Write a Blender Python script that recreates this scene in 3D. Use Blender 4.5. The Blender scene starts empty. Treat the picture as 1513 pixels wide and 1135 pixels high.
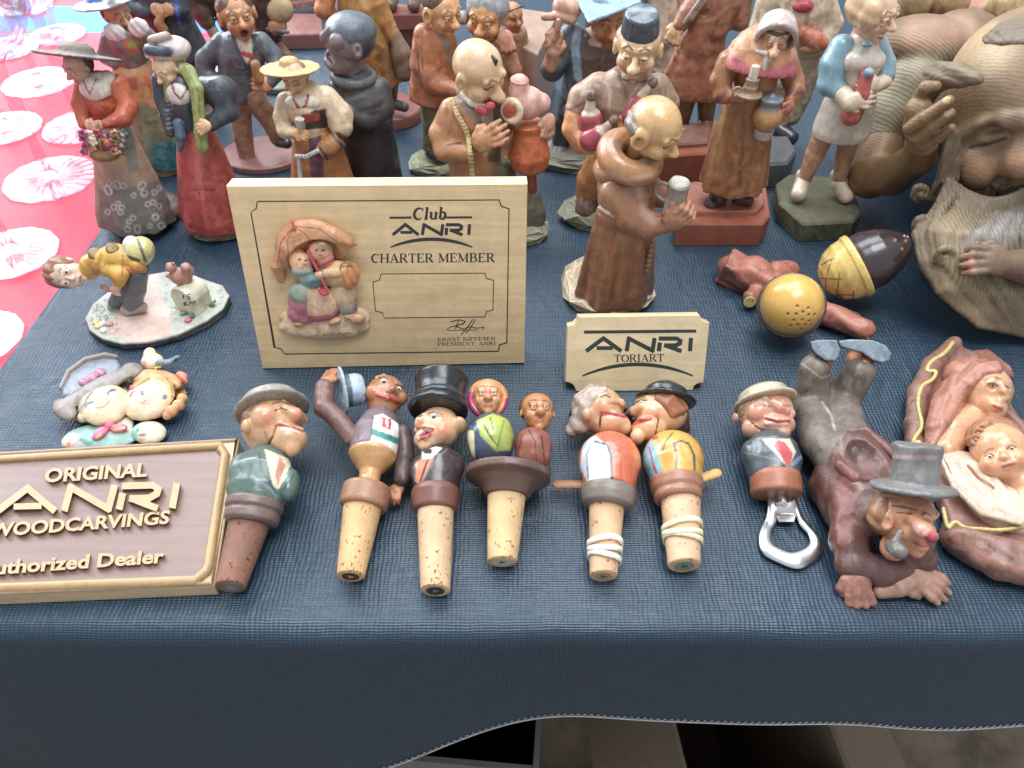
import bpy, math, random
import numpy as np
from mathutils import Vector

# ------------------------------------------------------------------ camera, world, lamps, exposure
CM = 0.01
FPX = 28.0/36.0*1513.0          # focal length in photo pixels
CX, CY = 756.5, 567.5
CAMH = 32.0                      # camera height above the table top, cm
PITCH = math.radians(45.0)
SP, CP = math.sin(PITCH), math.cos(PITCH)

scene = bpy.context.scene
COL = scene.collection
cam_d = bpy.data.cameras.new('camera')
cam_d.sensor_width = 36.0
cam_d.lens = 28.0
cam_d.clip_start = 0.01
cam_d.clip_end = 50.0
cam_d.dof.use_dof = True
cam_d.dof.focus_distance = 0.44
cam_d.dof.aperture_fstop = 18.0
cam = bpy.data.objects.new('camera', cam_d)
cam.location = (0, 0, CAMH*CM)
cam.rotation_euler = (math.pi/2 - PITCH, 0, 0)
COL.objects.link(cam)
scene.camera = cam

world = bpy.data.worlds.new('World')
scene.world = world
world.use_nodes = True
wn = world.node_tree.nodes
wn['Background'].inputs[0].default_value = (0.88, 0.94, 1.0, 1)
wn['Background'].inputs[1].default_value = 0.8

def area_light(name, loc, target, size, power, color):
    d = bpy.data.lights.new(name, 'AREA')
    d.shape = 'RECTANGLE'
    d.size, d.size_y = size
    d.energy = power
    d.color = color
    o = bpy.data.objects.new(name, d)
    o.location = loc
    o.rotation_euler = (Vector(target) - Vector(loc)).to_track_quat('-Z', 'Y').to_euler()
    COL.objects.link(o)
    return o
# a bright opening behind the table to the left, and soft daylight from above and behind
area_light('daylight_opening', (-1.15, 1.45, 0.85), (-0.25, 0.45, 0.0), (1.3, 1.0), 52.0, (0.86, 0.94, 1.0))
area_light('overhead_daylight', (0.2, 0.12, 1.75), (0.05, 0.45, 0.0), (1.0, 0.7), 26.0, (0.97, 0.98, 1.0))
area_light('tent_roof_daylight', (-0.1, 1.35, 2.1), (0.0, 0.4, 0.0), (1.9, 1.0), 48.0, (0.88, 0.95, 1.0))

scene.view_settings.view_transform = 'Standard'
scene.view_settings.look = 'None'
scene.view_settings.gamma = 1.0
scene.view_settings.exposure = -0.16
scene.cycles.max_bounces = 8
scene.cycles.transparent_max_bounces = 8
scene.cycles.caustics_refractive = False
scene.cycles.caustics_reflective = False
scene.cycles.use_denoising = True

# ------------------------------------------------------------------ small maths helpers
def A(*p): return np.array(p, dtype=float)
def nrm(v):
    v = np.asarray(v, float); return v/np.linalg.norm(v)
def C_(h):
    """sRGB hex to linear rgb"""
    if not isinstance(h, str): return tuple(h)[:3]
    v = [int(h[i:i+2], 16)/255 for i in (0, 2, 4)]
    return tuple(x/12.92 if x <= .04045 else ((x+.055)/1.055)**2.4 for x in v)
def ray(px, py):
    u, w = px-CX, py-CY
    return A(u, FPX*CP - w*SP, -FPX*SP - w*CP)
CAMP = A(0, 0, CAMH)
def proj(P):
    q = np.asarray(P, float) - CAMP
    f = q[..., 1]*CP - q[..., 2]*SP
    return CX + FPX*q[..., 0]/f, CY - FPX*(q[..., 1]*SP + q[..., 2]*CP)/f
def rotm(rx=0, ry=0, rz=0):
    rx, ry, rz = map(math.radians, (rx, ry, rz))
    X = np.array([[1,0,0],[0,math.cos(rx),-math.sin(rx)],[0,math.sin(rx),math.cos(rx)]])
    Y = np.array([[math.cos(ry),0,math.sin(ry)],[0,1,0],[-math.sin(ry),0,math.cos(ry)]])
    Z = np.array([[math.cos(rz),-math.sin(rz),0],[math.sin(rz),math.cos(rz),0],[0,0,1]])
    return Z@Y@X

# ------------------------------------------------------------------ implicit primitives (world cm)
def flat(l):
    out = []
    for x in l:
        if x is None: continue
        if isinstance(x, (list, tuple)): out += flat(x)
        else: out.append(x)
    return out
def pr(t, lo, hi, **kw):
    d = dict(t=t, lo=np.array(lo, float), hi=np.array(hi, float)); d.update(kw); return d
def wS(c, r, **k):
    c = np.array(c, float); return pr('S', c-r, c+r, c=c, r=r, **k)
def wE(c, rad, M=None, **k):
    c = np.array(c, float); rad = np.array(rad, float)
    M = np.eye(3) if M is None else M       # rows = local axes
    ext = np.sqrt(((M.T*rad)**2).sum(1))
    return pr('E', c-ext, c+ext, c=c, rad=rad, M=M, **k)
def wB(c, hs, M=None, rnd=.05, **k):
    c = np.array(c, float); hs = np.array(hs, float)
    M = np.eye(3) if M is None else M
    ext = (np.abs(M.T)*hs).sum(1)
    return pr('B', c-ext, c+ext, c=c, hs=hs, M=M, rnd=rnd, **k)
def wC(a, ra, b, rb, fl=None, **k):
    a = np.array(a, float); b = np.array(b, float)
    m = max(ra, rb)
    return pr('C', np.minimum(a, b)-m, np.maximum(a, b)+m, a=a, b=b, ra=ra, rb=rb, fl=fl, **k)
def wP(pts, **k):
    return [wC(pts[i][0], pts[i][1], pts[i+1][0], pts[i+1][1], **k) for i in range(len(pts)-1)]
def wL(a, b, prof, rip=None, fl=1.0, side=None, wall=None, **k):
    """lathe about a->b; prof [(t, r)...] radius along the axis; rip (n, amp, phase[, t0]) folds; fl flattens along 'side' cross axis; wall>0 makes it a shell open at the far end"""
    a = np.array(a, float); b = np.array(b, float)
    ax = b-a; Ln = np.linalg.norm(ax); w = ax/Ln
    s = np.array(side if side is not None else (1, 0, 0), float)
    s = s - w*s.dot(w)
    if np.linalg.norm(s) < 1e-3: s = np.array((0, 1, 0.)) - w*w[1]
    s = nrm(s); q = np.cross(w, s)
    m = max(p[1] for p in prof)*1.15*max(1, fl)
    t0, t1 = min(p[0] for p in prof), max(p[0] for p in prof)
    e0, e1 = a+ax*t0, a+ax*t1
    return pr('L', np.minimum(e0, e1)-m, np.maximum(e0, e1)+m, a=a, w=w, s=s, q=q, Ln=Ln, prof=prof, rip=rip, fll=fl, wall=wall, **k)
def wT(c, n, R, r, **k):
    c = np.array(c, float); n = nrm(n)
    return pr('T', c-R-r, c+R+r, c=c, n=n, R=R, r=r, **k)
def wX(poly, z0, z1, n=(0, 0, 1), e=(1, 0, 0), o=(0, 0, 0), rnd=.05, **k):
    """extruded polygon: poly = world points projected on the plane frame (o, e, n); from z0 to z1 along n"""
    n = nrm(n); e = nrm(np.array(e, float)-n*(np.array(e, float)@n)); f = np.cross(n, e); o = np.array(o, float)
    P = np.array(poly, float)-o; P2 = np.stack([P@e, P@f], 1)
    W = np.concatenate([o+P2[:, :1]*e+P2[:, 1:]*f+n*z for z in (z0, z1)])
    return pr('X', W.min(0)-.1, W.max(0)+.1, o=o, e=e, f=f, n=n, P=P2, z0=z0, z1=z1, rnd=rnd, **k)
def neg(p, k=None):
    if isinstance(p, (list, tuple)): return [neg(x, k) for x in p]
    q = dict(p); q['sub'] = True
    if k is not None: q['k'] = k
    return q
def grv(p, dirv, freq, amp):
    """carved grooves on one primitive: amp*sin(freq * p.dir)"""
    if isinstance(p, (list, tuple)): return [grv(x, dirv, freq, amp) for x in p]
    q = dict(p); q['grv'] = (np.array(dirv, float), freq, amp); return q

def dist(p, X):
    t = p['t']
    if t == 'S':
        d = np.sqrt(((X-p['c'])**2).sum(-1)) - p['r']
    elif t == 'E':
        q = (X-p['c'])@p['M'].T
        k0 = np.sqrt(((q/p['rad'])**2).sum(-1)); k1 = np.sqrt(((q/p['rad']**2)**2).sum(-1))
        d = np.where(k1 > 1e-9, k0*(k0-1)/np.maximum(k1, 1e-9), -p['rad'].min())
    elif t == 'B':
        q = np.abs((X-p['c'])@p['M'].T) - p['hs'] + p['rnd']
        d = np.sqrt((np.maximum(q, 0)**2).sum(-1)) + np.minimum(q.max(-1), 0) - p['rnd']
    elif t == 'C':
        a, b = p['a'], p['b']; ba = b-a
        f = p['fl']
        if f is not None:
            S = np.array(f); X = X/S; a = a/S; b = b/S; ba = b-a
        q = X-a
        tt = np.clip((q@ba)/max(ba@ba, 1e-9), 0, 1)
        d = np.sqrt(((q-tt[..., None]*ba)**2).sum(-1)) - (p['ra']+(p['rb']-p['ra'])*tt)
    elif t == 'L':
        q = X-p['a']
        z = q@p['w']; x = q@p['s']; y = (q@p['q'])/p['fll']
        tt = z/p['Ln']
        ts = [v[0] for v in p['prof']]; rs = [v[1] for v in p['prof']]
        R = np.interp(tt, ts, rs)
        rho = np.sqrt(x*x+y*y)
        if p['rip']:
            n, am, ph = p['rip'][:3]
            wgt = 1.0
            if len(p['rip']) > 3: wgt = np.clip((p['rip'][3]-tt)/max(p['rip'][3], 1e-3), 0, 1)
            th = np.arctan2(y, x)
            R = R*(1+am*wgt*(np.sin(n*th+ph)+.45*np.sin((n*2+1)*th+ph*2.3)))
        d = (rho-R)*.85
        d = np.maximum(d, np.maximum((ts[0]-tt)*p['Ln'], (tt-ts[-1])*p['Ln']))
        if p['wall']:
            inner = np.maximum((rho-R+p['wall'])*.85, (ts[0]-tt)*p['Ln']+p['wall'])
            d = np.maximum(d, -inner)
    elif t == 'X':
        q = X-p['o']; shp = q.shape[:-1]
        d2 = polyd(np.stack([(q@p['e']).ravel(), (q@p['f']).ravel()], 1), p['P'], True).reshape(shp)+p['rnd']
        z = q@p['n']
        dz = np.abs(z-(p['z0']+p['z1'])/2)-(p['z1']-p['z0'])/2+p['rnd']
        d = np.sqrt(np.maximum(d2, 0)**2+np.maximum(dz, 0)**2)+np.minimum(np.maximum(d2, dz), 0)-p['rnd']
    elif t == 'T':
        q = X-p['c']; z = q@p['n']
        rr = np.sqrt(np.maximum((q*q).sum(-1)-z*z, 0))
        d = np.sqrt((rr-p['R'])**2+z*z)-p['r']
    if 'grv' in p:
        dv, fr, am = p['grv']
        w = X@dv
        d = d + am*np.sin(w*fr+.6*np.sin(w*fr*.37))
    return d

def surfnet(F, org, h):
    s = F < 0
    n = np.array(F.shape)-1
    cnt = np.zeros(n, np.int8)
    for i in (0, 1):
        for j in (0, 1):
            for k in (0, 1):
                cnt += s[i:i+n[0], j:j+n[1], k:k+n[2]]
    act = (cnt > 0) & (cnt < 8)
    ii = np.argwhere(act)
    idx = -np.ones(n, np.int64); idx[act] = np.arange(len(ii))
    acc = np.zeros((len(ii), 3)); num = np.zeros(len(ii))
    for ax in range(3):
        o = [a for a in range(3) if a != ax]
        for u in (0, 1):
            for v in (0, 1):
                ca = np.zeros(3, int); ca[o[0]] = u; ca[o[1]] = v
                cb = ca.copy(); cb[ax] = 1
                ia, ib = ii+ca, ii+cb
                fa = F[ia[:, 0], ia[:, 1], ia[:, 2]]; fb = F[ib[:, 0], ib[:, 1], ib[:, 2]]
                m = (fa < 0) != (fb < 0)
                t = np.where(m, fa/np.where(m, fa-fb, 1), 0)
                pos = np.repeat(ca[None].astype(float), len(ii), 0); pos[:, ax] = t
                acc += pos*m[:, None]; num += m
    V = org + (ii + acc/num[:, None])*h
    quads = []
    for ax in range(3):
        b, c = (ax+1) % 3, (ax+2) % 3
        sl0 = [slice(None)]*3; sl1 = [slice(None)]*3
        sl0[ax] = slice(0, -1); sl1[ax] = slice(1, None)
        s0, s1 = s[tuple(sl0)], s[tuple(sl1)]
        e = np.argwhere(s0 != s1)
        ok = (e[:, b] > 0) & (e[:, c] > 0) & (e[:, b] < n[b]) & (e[:, c] < n[c])
        e = e[ok]
        inside = s0[e[:, 0], e[:, 1], e[:, 2]]
        def cell(db, dc):
            q = e.copy(); q[:, b] += db; q[:, c] += dc
            return idx[q[:, 0], q[:, 1], q[:, 2]]
        q = np.stack([cell(-1, -1), cell(0, -1), cell(0, 0), cell(-1, 0)], 1)
        q[~inside] = q[~inside][:, ::-1]
        quads.append(q)
    return V, np.concatenate(quads)

def vnormals(V, Q):
    n = np.cross(V[Q[:, 2]]-V[Q[:, 0]], V[Q[:, 3]]-V[Q[:, 1]])
    N = np.zeros_like(V)
    for i in range(4): np.add.at(N, Q[:, i], n)
    return N/np.maximum(np.linalg.norm(N, axis=1, keepdims=True), 1e-12)

def pnoise(V, s, seed=0):
    r = np.random.RandomState(seed)
    out = 0
    for i in range(5):
        d = nrm(r.normal(size=3)); out = out + np.sin(V@d*s*(.7+.25*i)+r.rand()*6)
    return out/5

def polyd(P, pts, closed):
    """distance of 2-D points to a polyline (negative inside when closed)"""
    best = np.full(len(P), 1e9); inside = np.zeros(len(P), bool)
    n = len(pts)
    if n == 1: return np.hypot(P[:, 0]-pts[0][0], P[:, 1]-pts[0][1])
    for i in range(n if closed else n-1):
        a = np.array(pts[i][:2], float); b = np.array(pts[(i+1) % n][:2], float)
        ba = b-a; q = P-a
        t = np.clip((q@ba)/max(ba@ba, 1e-9), 0, 1)
        best = np.minimum(best, np.sqrt(((q-t[:, None]*ba)**2).sum(1)))
        if closed:
            cond = ((a[1] > P[:, 1]) != (b[1] > P[:, 1]))
            xx = a[0]+(P[:, 1]-a[1])*(b[0]-a[0])/(b[1]-a[1] if abs(b[1]-a[1]) > 1e-9 else 1e-9)
            inside ^= cond & (P[:, 0] < xx)
    return np.where(inside, -best, best) if closed else best

# paint stamps: ('p', prim, colour, soft, strength) | ('d', o, ax, ay, n, pts, r, closed, colour, soft, strength) | ('v', view, pts, r, closed, colour, soft, strength)
def paint_eval(st, V, N):
    if st[0] == 'p':
        d = dist(st[1], V); soft = st[3]
        w = np.clip(.5-d/max(soft, 1e-4), 0, 1)
    elif st[0] == 'd':
        _, o, ax, ay, n, pts, r, closed = st[:8]
        q = V-o
        P = np.stack([q@ax, q@ay], 1)
        d = polyd(P, pts, closed)-r; soft = st[9]
        w = np.clip(.5-d/max(soft, 1e-4), 0, 1)*((q@n) > 0)*((N@n) > -.05)
    else:
        _, v, pts, r, closed = st[:5]
        x, y = proj(V)
        P = np.stack([(x-v.x0)*v.sc, (y-v.y0)*v.sc], 1)
        d = polyd(P, pts, closed)-r; soft = st[6]
        toc = CAMP-V
        w = np.clip(.5-d/max(soft, 1e-4), 0, 1)*((N*toc).sum(1) > 0)
    w = w*w*(3-2*w)
    return w*st[-1]
def pp(prim, col, soft=.1, s=1.0): return ('p', prim, C_(col), soft, s)

# ------------------------------------------------------------------ views: read a place off the photograph and give it real depth
class V:
    """points are given in pixels of an enlarged crop (origin x0,y0, scale sc) and a distance d from a real plane"""
    def __init__(s, x0, y0, sc, Y=None, Z=None, plane=None):
        s.x0, s.y0, s.sc = x0, y0, sc
        if Y is not None: s.n, s.o = A(0, 1, 0), Y
        elif Z is not None: s.n, s.o = A(0, 0, 1), Z
        else: s.n = nrm(plane[1]); s.o = float(s.n@np.array(plane[0], float))
    def at(s, Y=None, Z=None): return V(s.x0, s.y0, s.sc, Y=Y, Z=Z)
    def px(s, x, y): return s.x0+x/s.sc, s.y0+y/s.sc
    def pt(s, x, y, d=0):
        r = ray(*s.px(x, y))
        t = (s.o+d-s.n@CAMP)/(s.n@r)
        return CAMP+t*r, t/s.sc           # point, cm per crop pixel
    def p(s, x, y, d=0): return s.pt(x, y, d)[0]
    def S(s, x, y, d, r, **k):
        P, m = s.pt(x, y, d); return wS(P, r*m, **k)
    def E(s, x, y, d, rx, ry, rz, rot=None, M=None, **k):
        P, m = s.pt(x, y, d)
        if rot is not None: M = rotm(*rot).T
        return wE(P, (rx*m, ry*m, rz*m), M, **k)
    def B(s, x, y, d, hx, hy, hz, rot=None, M=None, rnd=3, **k):
        P, m = s.pt(x, y, d)
        if rot is not None: M = rotm(*rot).T
        return wB(P, (hx*m, hy*m, hz*m), M, rnd*m, **k)
    def C(s, *q, **k):
        pts = []
        for (x, y, d, r) in q:
            P, m = s.pt(x, y, d); pts.append((P, r*m))
        return wP(pts, **k)
    def L(s, a, b, prof, rip=None, fl=1.0, wall=None, **k):
        Pa, m = s.pt(*a); Pb, _ = s.pt(*b)
        return wL(Pa, Pb, [(t, r*m) for t, r in prof], rip, fl, wall=None if wall is None else wall*m, **k)
    def PE(s, x, y, d, rx, ry, rz, rot=0, **k):
        """ellipsoid lying along the view's plane: rx, ry in crop px (as seen), rz cm along the normal"""
        P = s.p(x, y, d); c, q = math.cos(math.radians(rot)), math.sin(math.radians(rot))
        a1 = s.p(x+rx*c, y+rx*q, d)-P; a2 = s.p(x-ry*q, y+ry*c, d)-P
        e1 = nrm(a1); b2 = a2-e1*(a2@e1); e2 = nrm(b2)
        return wE(P, (np.linalg.norm(a1), np.linalg.norm(b2), rz), np.stack([e1, e2, np.cross(e1, e2)]), **k)
    def X(s, pts, z0, z1, rnd=.05, **k):
        n = s.n if s.n[1] < .9 else -s.n
        return wX([s.p(x, y, z1) for x, y in pts], z0, z1, n=n, o=s.p(pts[0][0], pts[0][1], 0), rnd=rnd, **k)
    def T(s, x, y, d, n, R, r, **k):
        P, m = s.pt(x, y, d); return wT(P, n, R*m, r*m, **k)
    def D(s, pts, r, col, soft=2, closed=False, st=1.0):
        return ('v', s, pts, r, closed, C_(col), soft, st)

class SV(V):
    """a view whose points lie on the surface of base shapes: d is the offset along the line of sight (negative = proud)"""
    def __init__(s, v, base):
        s.x0, s.y0, s.sc, s.n, s.o = v.x0, v.y0, v.sc, v.n, v.o
        s.base = [b for b in flat(base) if not b.get('sub')]
    def pt(s, x, y, d=0):
        r = ray(*s.px(x, y)); L = np.linalg.norm(r); r1 = r/L
        t0 = ((s.o-s.n@CAMP)/(s.n@r))*L; t = t0-9; hit = False
        for _ in range(160):
            q = CAMP+r1*t
            dd = min(float(dist(b, q[None])[0]) for b in s.base)
            if dd < .004: hit = True; break
            t += max(dd*.8, .004)
            if t > t0+9: break
        if not hit: t = t0
        t += d
        return CAMP+r1*t, t/L/s.sc
def smooth_path(pts, n=2):
    P = [np.array(p, float) for p in pts]
    for _ in range(n):
        Q = [P[0]]
        for a, b in zip(P[:-1], P[1:]): Q += [a*.75+b*.25, a*.25+b*.75]
        P = Q+[P[-1]]
    return [tuple(p) for p in P]
def strands(v, pa, pb, n, r, d=0, col=None, jit=0, seed=1):
    """n locks of hair or folds of cloth between two guide paths of (x, y)"""
    rg = random.Random(seed); out = []
    pa, pb = np.array(pa, float), np.array(pb, float)
    for i in range(n):
        a = i/max(n-1, 1); P = pa*(1-a)+pb*a
        rr = r*(1+rg.uniform(-.2, .2))
        k = {} if col is None else {'col': col}
        out += v.C(*[(x+rg.uniform(-jit, jit), y+rg.uniform(-jit, jit), d, rr*(1 if 0 < j < len(P)-1 else .6)) for j, (x, y) in enumerate(P)], k=.02, **k)
    return out
# ------------------------------------------------------------------ things and parts
class Thing:
    def __init__(s, name, label, cat, at, group=None, h=.09):
        o = bpy.data.objects.new(name, None)
        o.empty_display_size = .01
        o['label'] = label; o['category'] = cat
        if group: o['group'] = group
        s.o = np.array(at, float)
        o.location = s.o*CM
        COL.objects.link(o); s.root = o; s.h = h
    def link(s, name, me, mat, parent=None):
        o = bpy.data.objects.new(name, me)
        if mat: me.materials.append(MATS[mat] if isinstance(mat, str) else mat)
        o.parent = parent or s.root
        COL.objects.link(o); return o
    def mesh(s, name, Vv, F, mat, col=None, parent=None, smooth=False, cols=None, auto=None):
        me = bpy.data.meshes.new(name)
        Vv = (np.asarray(Vv, float)-s.o)*CM
        me.from_pydata(Vv.tolist(), [], [list(map(int, f)) for f in F])
        if cols is None and col is not None: cols = np.repeat(np.array([C_(col)]), len(Vv), 0)
        setcol(me, cols)
        if smooth: me.polygons.foreach_set('use_smooth', [True]*len(me.polygons))
        if auto is not None:
            me.polygons.foreach_set('use_smooth', [True]*len(me.polygons))
            me.set_sharp_from_angle(angle=math.radians(auto))
        me.update()
        return s.link(name, me, mat, parent)
    def sdf(s, name, prims, col, mat='satin', paint=(), k=.12, h=None, parent=None, carve=.012, cs=.05, blend=None):
        prims = flat(prims)
        h = h or s.h
        lo = np.min([p['lo'] for p in prims if not p.get('sub')], 0)-3*h
        hi = np.max([p['hi'] for p in prims if not p.get('sub')], 0)+3*h
        n = np.ceil((hi-lo)/h).astype(int)+1
        while n.prod() > 1.5e6:
            h *= 1.15; n = np.ceil((hi-lo)/h).astype(int)+1
        F = np.full(n, 4*h+.3, np.float32)
        gx = [lo[i]+h*np.arange(n[i]) for i in range(3)]
        for p in prims:
            kk = p.get('k', k)
            pad = kk+4*h
            i0 = np.clip(np.floor((p['lo']-pad-lo)/h).astype(int), 0, n-1)
            i1 = np.clip(np.ceil((p['hi']+pad-lo)/h).astype(int)+1, 1, n)
            if (i1 <= i0).any(): continue
            sl = tuple(slice(i0[i], i1[i]) for i in range(3))
            X = np.stack(np.meshgrid(*[gx[i][sl[i]] for i in range(3)], indexing='ij'), -1).astype(np.float32)
            d = dist(p, X)
            f = F[sl]
            if p.get('sub'):
                hh = np.clip(.5-.5*(f+d)/max(kk, 1e-4), 0, 1)
                F[sl] = f*(1-hh)-d*hh+kk*hh*(1-hh)
            else:
                hh = np.clip(.5+.5*(f-d)/max(kk, 1e-4), 0, 1)
                F[sl] = f*(1-hh)+d*hh-kk*hh*(1-hh)
        if (F >= 0).all(): raise RuntimeError('empty sdf '+name)
        if carve:
            m = np.abs(F) < 4*h
            q = np.argwhere(m)
            F[m] += carve*pnoise(lo+q*h, 5.0, len(name))
        Vv, Q = surfnet(F, lo, h)
        N = vnormals(Vv, Q)
        base = np.array(C_(col), float)
        cols = np.repeat(base[None], len(Vv), 0)
        cp = [p for p in prims if p.get('col') is not None]
        if cp:
            un = [p for p in prims if not p.get('sub')]
            ds = np.stack([dist(p, Vv) for p in un], 1)
            w = np.exp(-(ds-ds.min(1, keepdims=True))/cs); w /= w.sum(1, keepdims=True)
            cc = np.array([C_(p['col']) if p.get('col') is not None else base for p in un])
            cols = w@cc
        for st in flat_paint(paint):
            w = paint_eval(st, Vv, N)[:, None]
            cols = cols*(1-w)+np.array(st[-3] if st[0] != 'p' else st[2])*w
        me = bpy.data.meshes.new(name)
        me.vertices.add(len(Vv)); me.loops.add(Q.size); me.polygons.add(len(Q))
        me.vertices.foreach_set('co', ((Vv-s.o)*CM).ravel())
        me.loops.foreach_set('vertex_index', Q.ravel().astype(np.int32))
        me.polygons.foreach_set('loop_start', np.arange(0, Q.size, 4, dtype=np.int32))
        me.polygons.foreach_set('use_smooth', np.ones(len(Q), bool))
        me.update(calc_edges=True)
        setcol(me, cols)
        return s.link(name, me, mat, parent)
def flat_paint(l):
    out = []
    for x in l:
        if isinstance(x, list): out += flat_paint(x)
        elif x is not None: out.append(x)
    return out
def setcol(me, cols):
    if cols is None: return
    cols = np.asarray(cols, float)[:, :3]
    lum = cols.mean(1, keepdims=True)
    cols = np.clip((cols*.91+lum*.09), 0, 1)**.9
    a = me.color_attributes.new('col', 'FLOAT_COLOR', 'POINT')
    a.data.foreach_set('color', np.concatenate([np.asarray(cols, float), np.ones((len(cols), 1))], 1).ravel().astype(np.float32))

# ------------------------------------------------------------------ plain mesh builders
def lathe_mesh(a, b, prof, seg=40, rip=None):
    """prof [(t, r)]; closed at ends"""
    a = np.array(a, float); b = np.array(b, float); ax = b-a; w = nrm(ax)
    s = np.array((1, 0, 0.)); s = s-w*s@w
    if np.linalg.norm(s) < .1: s = np.array((0, 1, 0.))-w*w[1]
    s = nrm(s); q = np.cross(w, s)
    Vv, F = [], []
    for (t, r) in prof:
        for j in range(seg):
            th = 2*math.pi*j/seg
            rr = r*(1+(rip(t, th) if rip else 0))
            Vv.append(a+ax*t+rr*(math.cos(th)*s+math.sin(th)*q))
    for i in range(len(prof)-1):
        for j in range(seg):
            k = (j+1) % seg
            F.append((i*seg+j, i*seg+k, (i+1)*seg+k, (i+1)*seg+j))
    F.append(tuple(reversed(range(seg)))); F.append(tuple(range((len(prof)-1)*seg, len(prof)*seg)))
    return np.array(Vv), F
def prism_mesh(bot, top, bev=0.0):
    """polygon prism between two loops of points, with a chamfered top edge"""
    bot = np.array(bot, float); top = np.array(top, float); n = len(bot)
    c = top.mean(0)
    loops = [bot]
    if bev:
        d = top-bot; L = np.linalg.norm(d, axis=1, keepdims=True)
        loops.append(top-d/L*bev)
        inn = c-top; inn /= np.linalg.norm(inn, axis=1, keepdims=True)
        loops.append(top+inn*bev)
    else: loops.append(top)
    Vv = np.concatenate(loops); F = [tuple(reversed(range(n)))]
    for i in range(len(loops)-1):
        for j in range(n):
            k = (j+1) % n
            F.append((i*n+j, i*n+k, (i+1)*n+k, (i+1)*n+j))
    F.append(tuple(range((len(loops)-1)*n, len(loops)*n)))
    # make outward
    P = Vv[list(F[-1])]
    nn = np.cross(P[1]-P[0], P[2]-P[1])
    if nn@(top.mean(0)-bot.mean(0)) < 0: F = [tuple(reversed(f)) for f in F]
    return Vv, F
def uvsphere(c, r, pole, rings, seg=16, M=None, scl=(1, 1, 1)):
    pole = nrm(pole)
    s = np.cross(pole, (0.3, .5, .9)); s = nrm(s); q = np.cross(pole, s)
    Vv = [np.array(c)+r*pole]; F = []
    for a in rings:
        for j in range(seg):
            th = 2*math.pi*j/seg
            Vv.append(np.array(c)+r*(math.cos(a)*pole+math.sin(a)*(math.cos(th)*s+math.sin(th)*q)))
    Vv.append(np.array(c)-r*pole)
    for j in range(seg): F.append((0, 1+j, 1+(j+1) % seg))
    for i in range(len(rings)-1):
        for j in range(seg):
            k = (j+1) % seg
            F.append((1+i*seg+j, 1+(i+1)*seg+j, 1+(i+1)*seg+k, 1+i*seg+k))
    b = 1+(len(rings)-1)*seg
    for j in range(seg): F.append((b+j, len(Vv)-1, b+(j+1) % seg))
    return np.array(Vv), F
def eyeball(t, parent, c, r, gaze, iris='4a6a7c', white='efe9dc', pupil='15120f', ir=.42, name='eye'):
    rings = [ir*.45, ir*.5, ir, ir+.06, 1.1, 1.6, 2.1, 2.7]
    Vv, F = uvsphere(c, r, gaze, rings, 16)
    cl = [C_(pupil)]+[C_(pupil)]*16+[C_(iris)]*32+[C_(white)]*(16*5)+[C_(white)]
    return t.mesh(name, Vv, F, 'gloss', parent=parent, smooth=True, cols=np.array(cl))
def tube_mesh(pts, rs, seg=10):
    pts = [np.array(p, float) for p in pts]
    if not hasattr(rs, '__len__'): rs = [rs]*len(pts)
    Vv, F = [], []
    up = None
    for i, p in enumerate(pts):
        d = nrm(pts[min(i+1, len(pts)-1)]-pts[max(i-1, 0)])
        if up is None:
            up = np.cross(d, (0, 0, 1.)); up = np.cross(d, (1., 0, 0)) if np.linalg.norm(up) < .1 else up
        s = nrm(up-d*(up@d)); up = s; q = np.cross(d, s)
        for j in range(seg):
            th = 2*math.pi*j/seg
            Vv.append(p+rs[i]*(math.cos(th)*s+math.sin(th)*q))
    for i in range(len(pts)-1):
        for j in range(seg):
            k = (j+1) % seg
            F.append((i*seg+j, i*seg+k, (i+1)*seg+k, (i+1)*seg+j))
    F.append(tuple(reversed(range(seg)))); F.append(tuple(range((len(pts)-1)*seg, len(pts)*seg)))
    return np.array(Vv), F
def join(*ms):
    Vv, F, o = [], [], 0
    for (v, f) in ms:
        Vv.append(np.asarray(v)); F += [tuple(i+o for i in q) for q in f]; o += len(v)
    return np.concatenate(Vv), F

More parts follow.
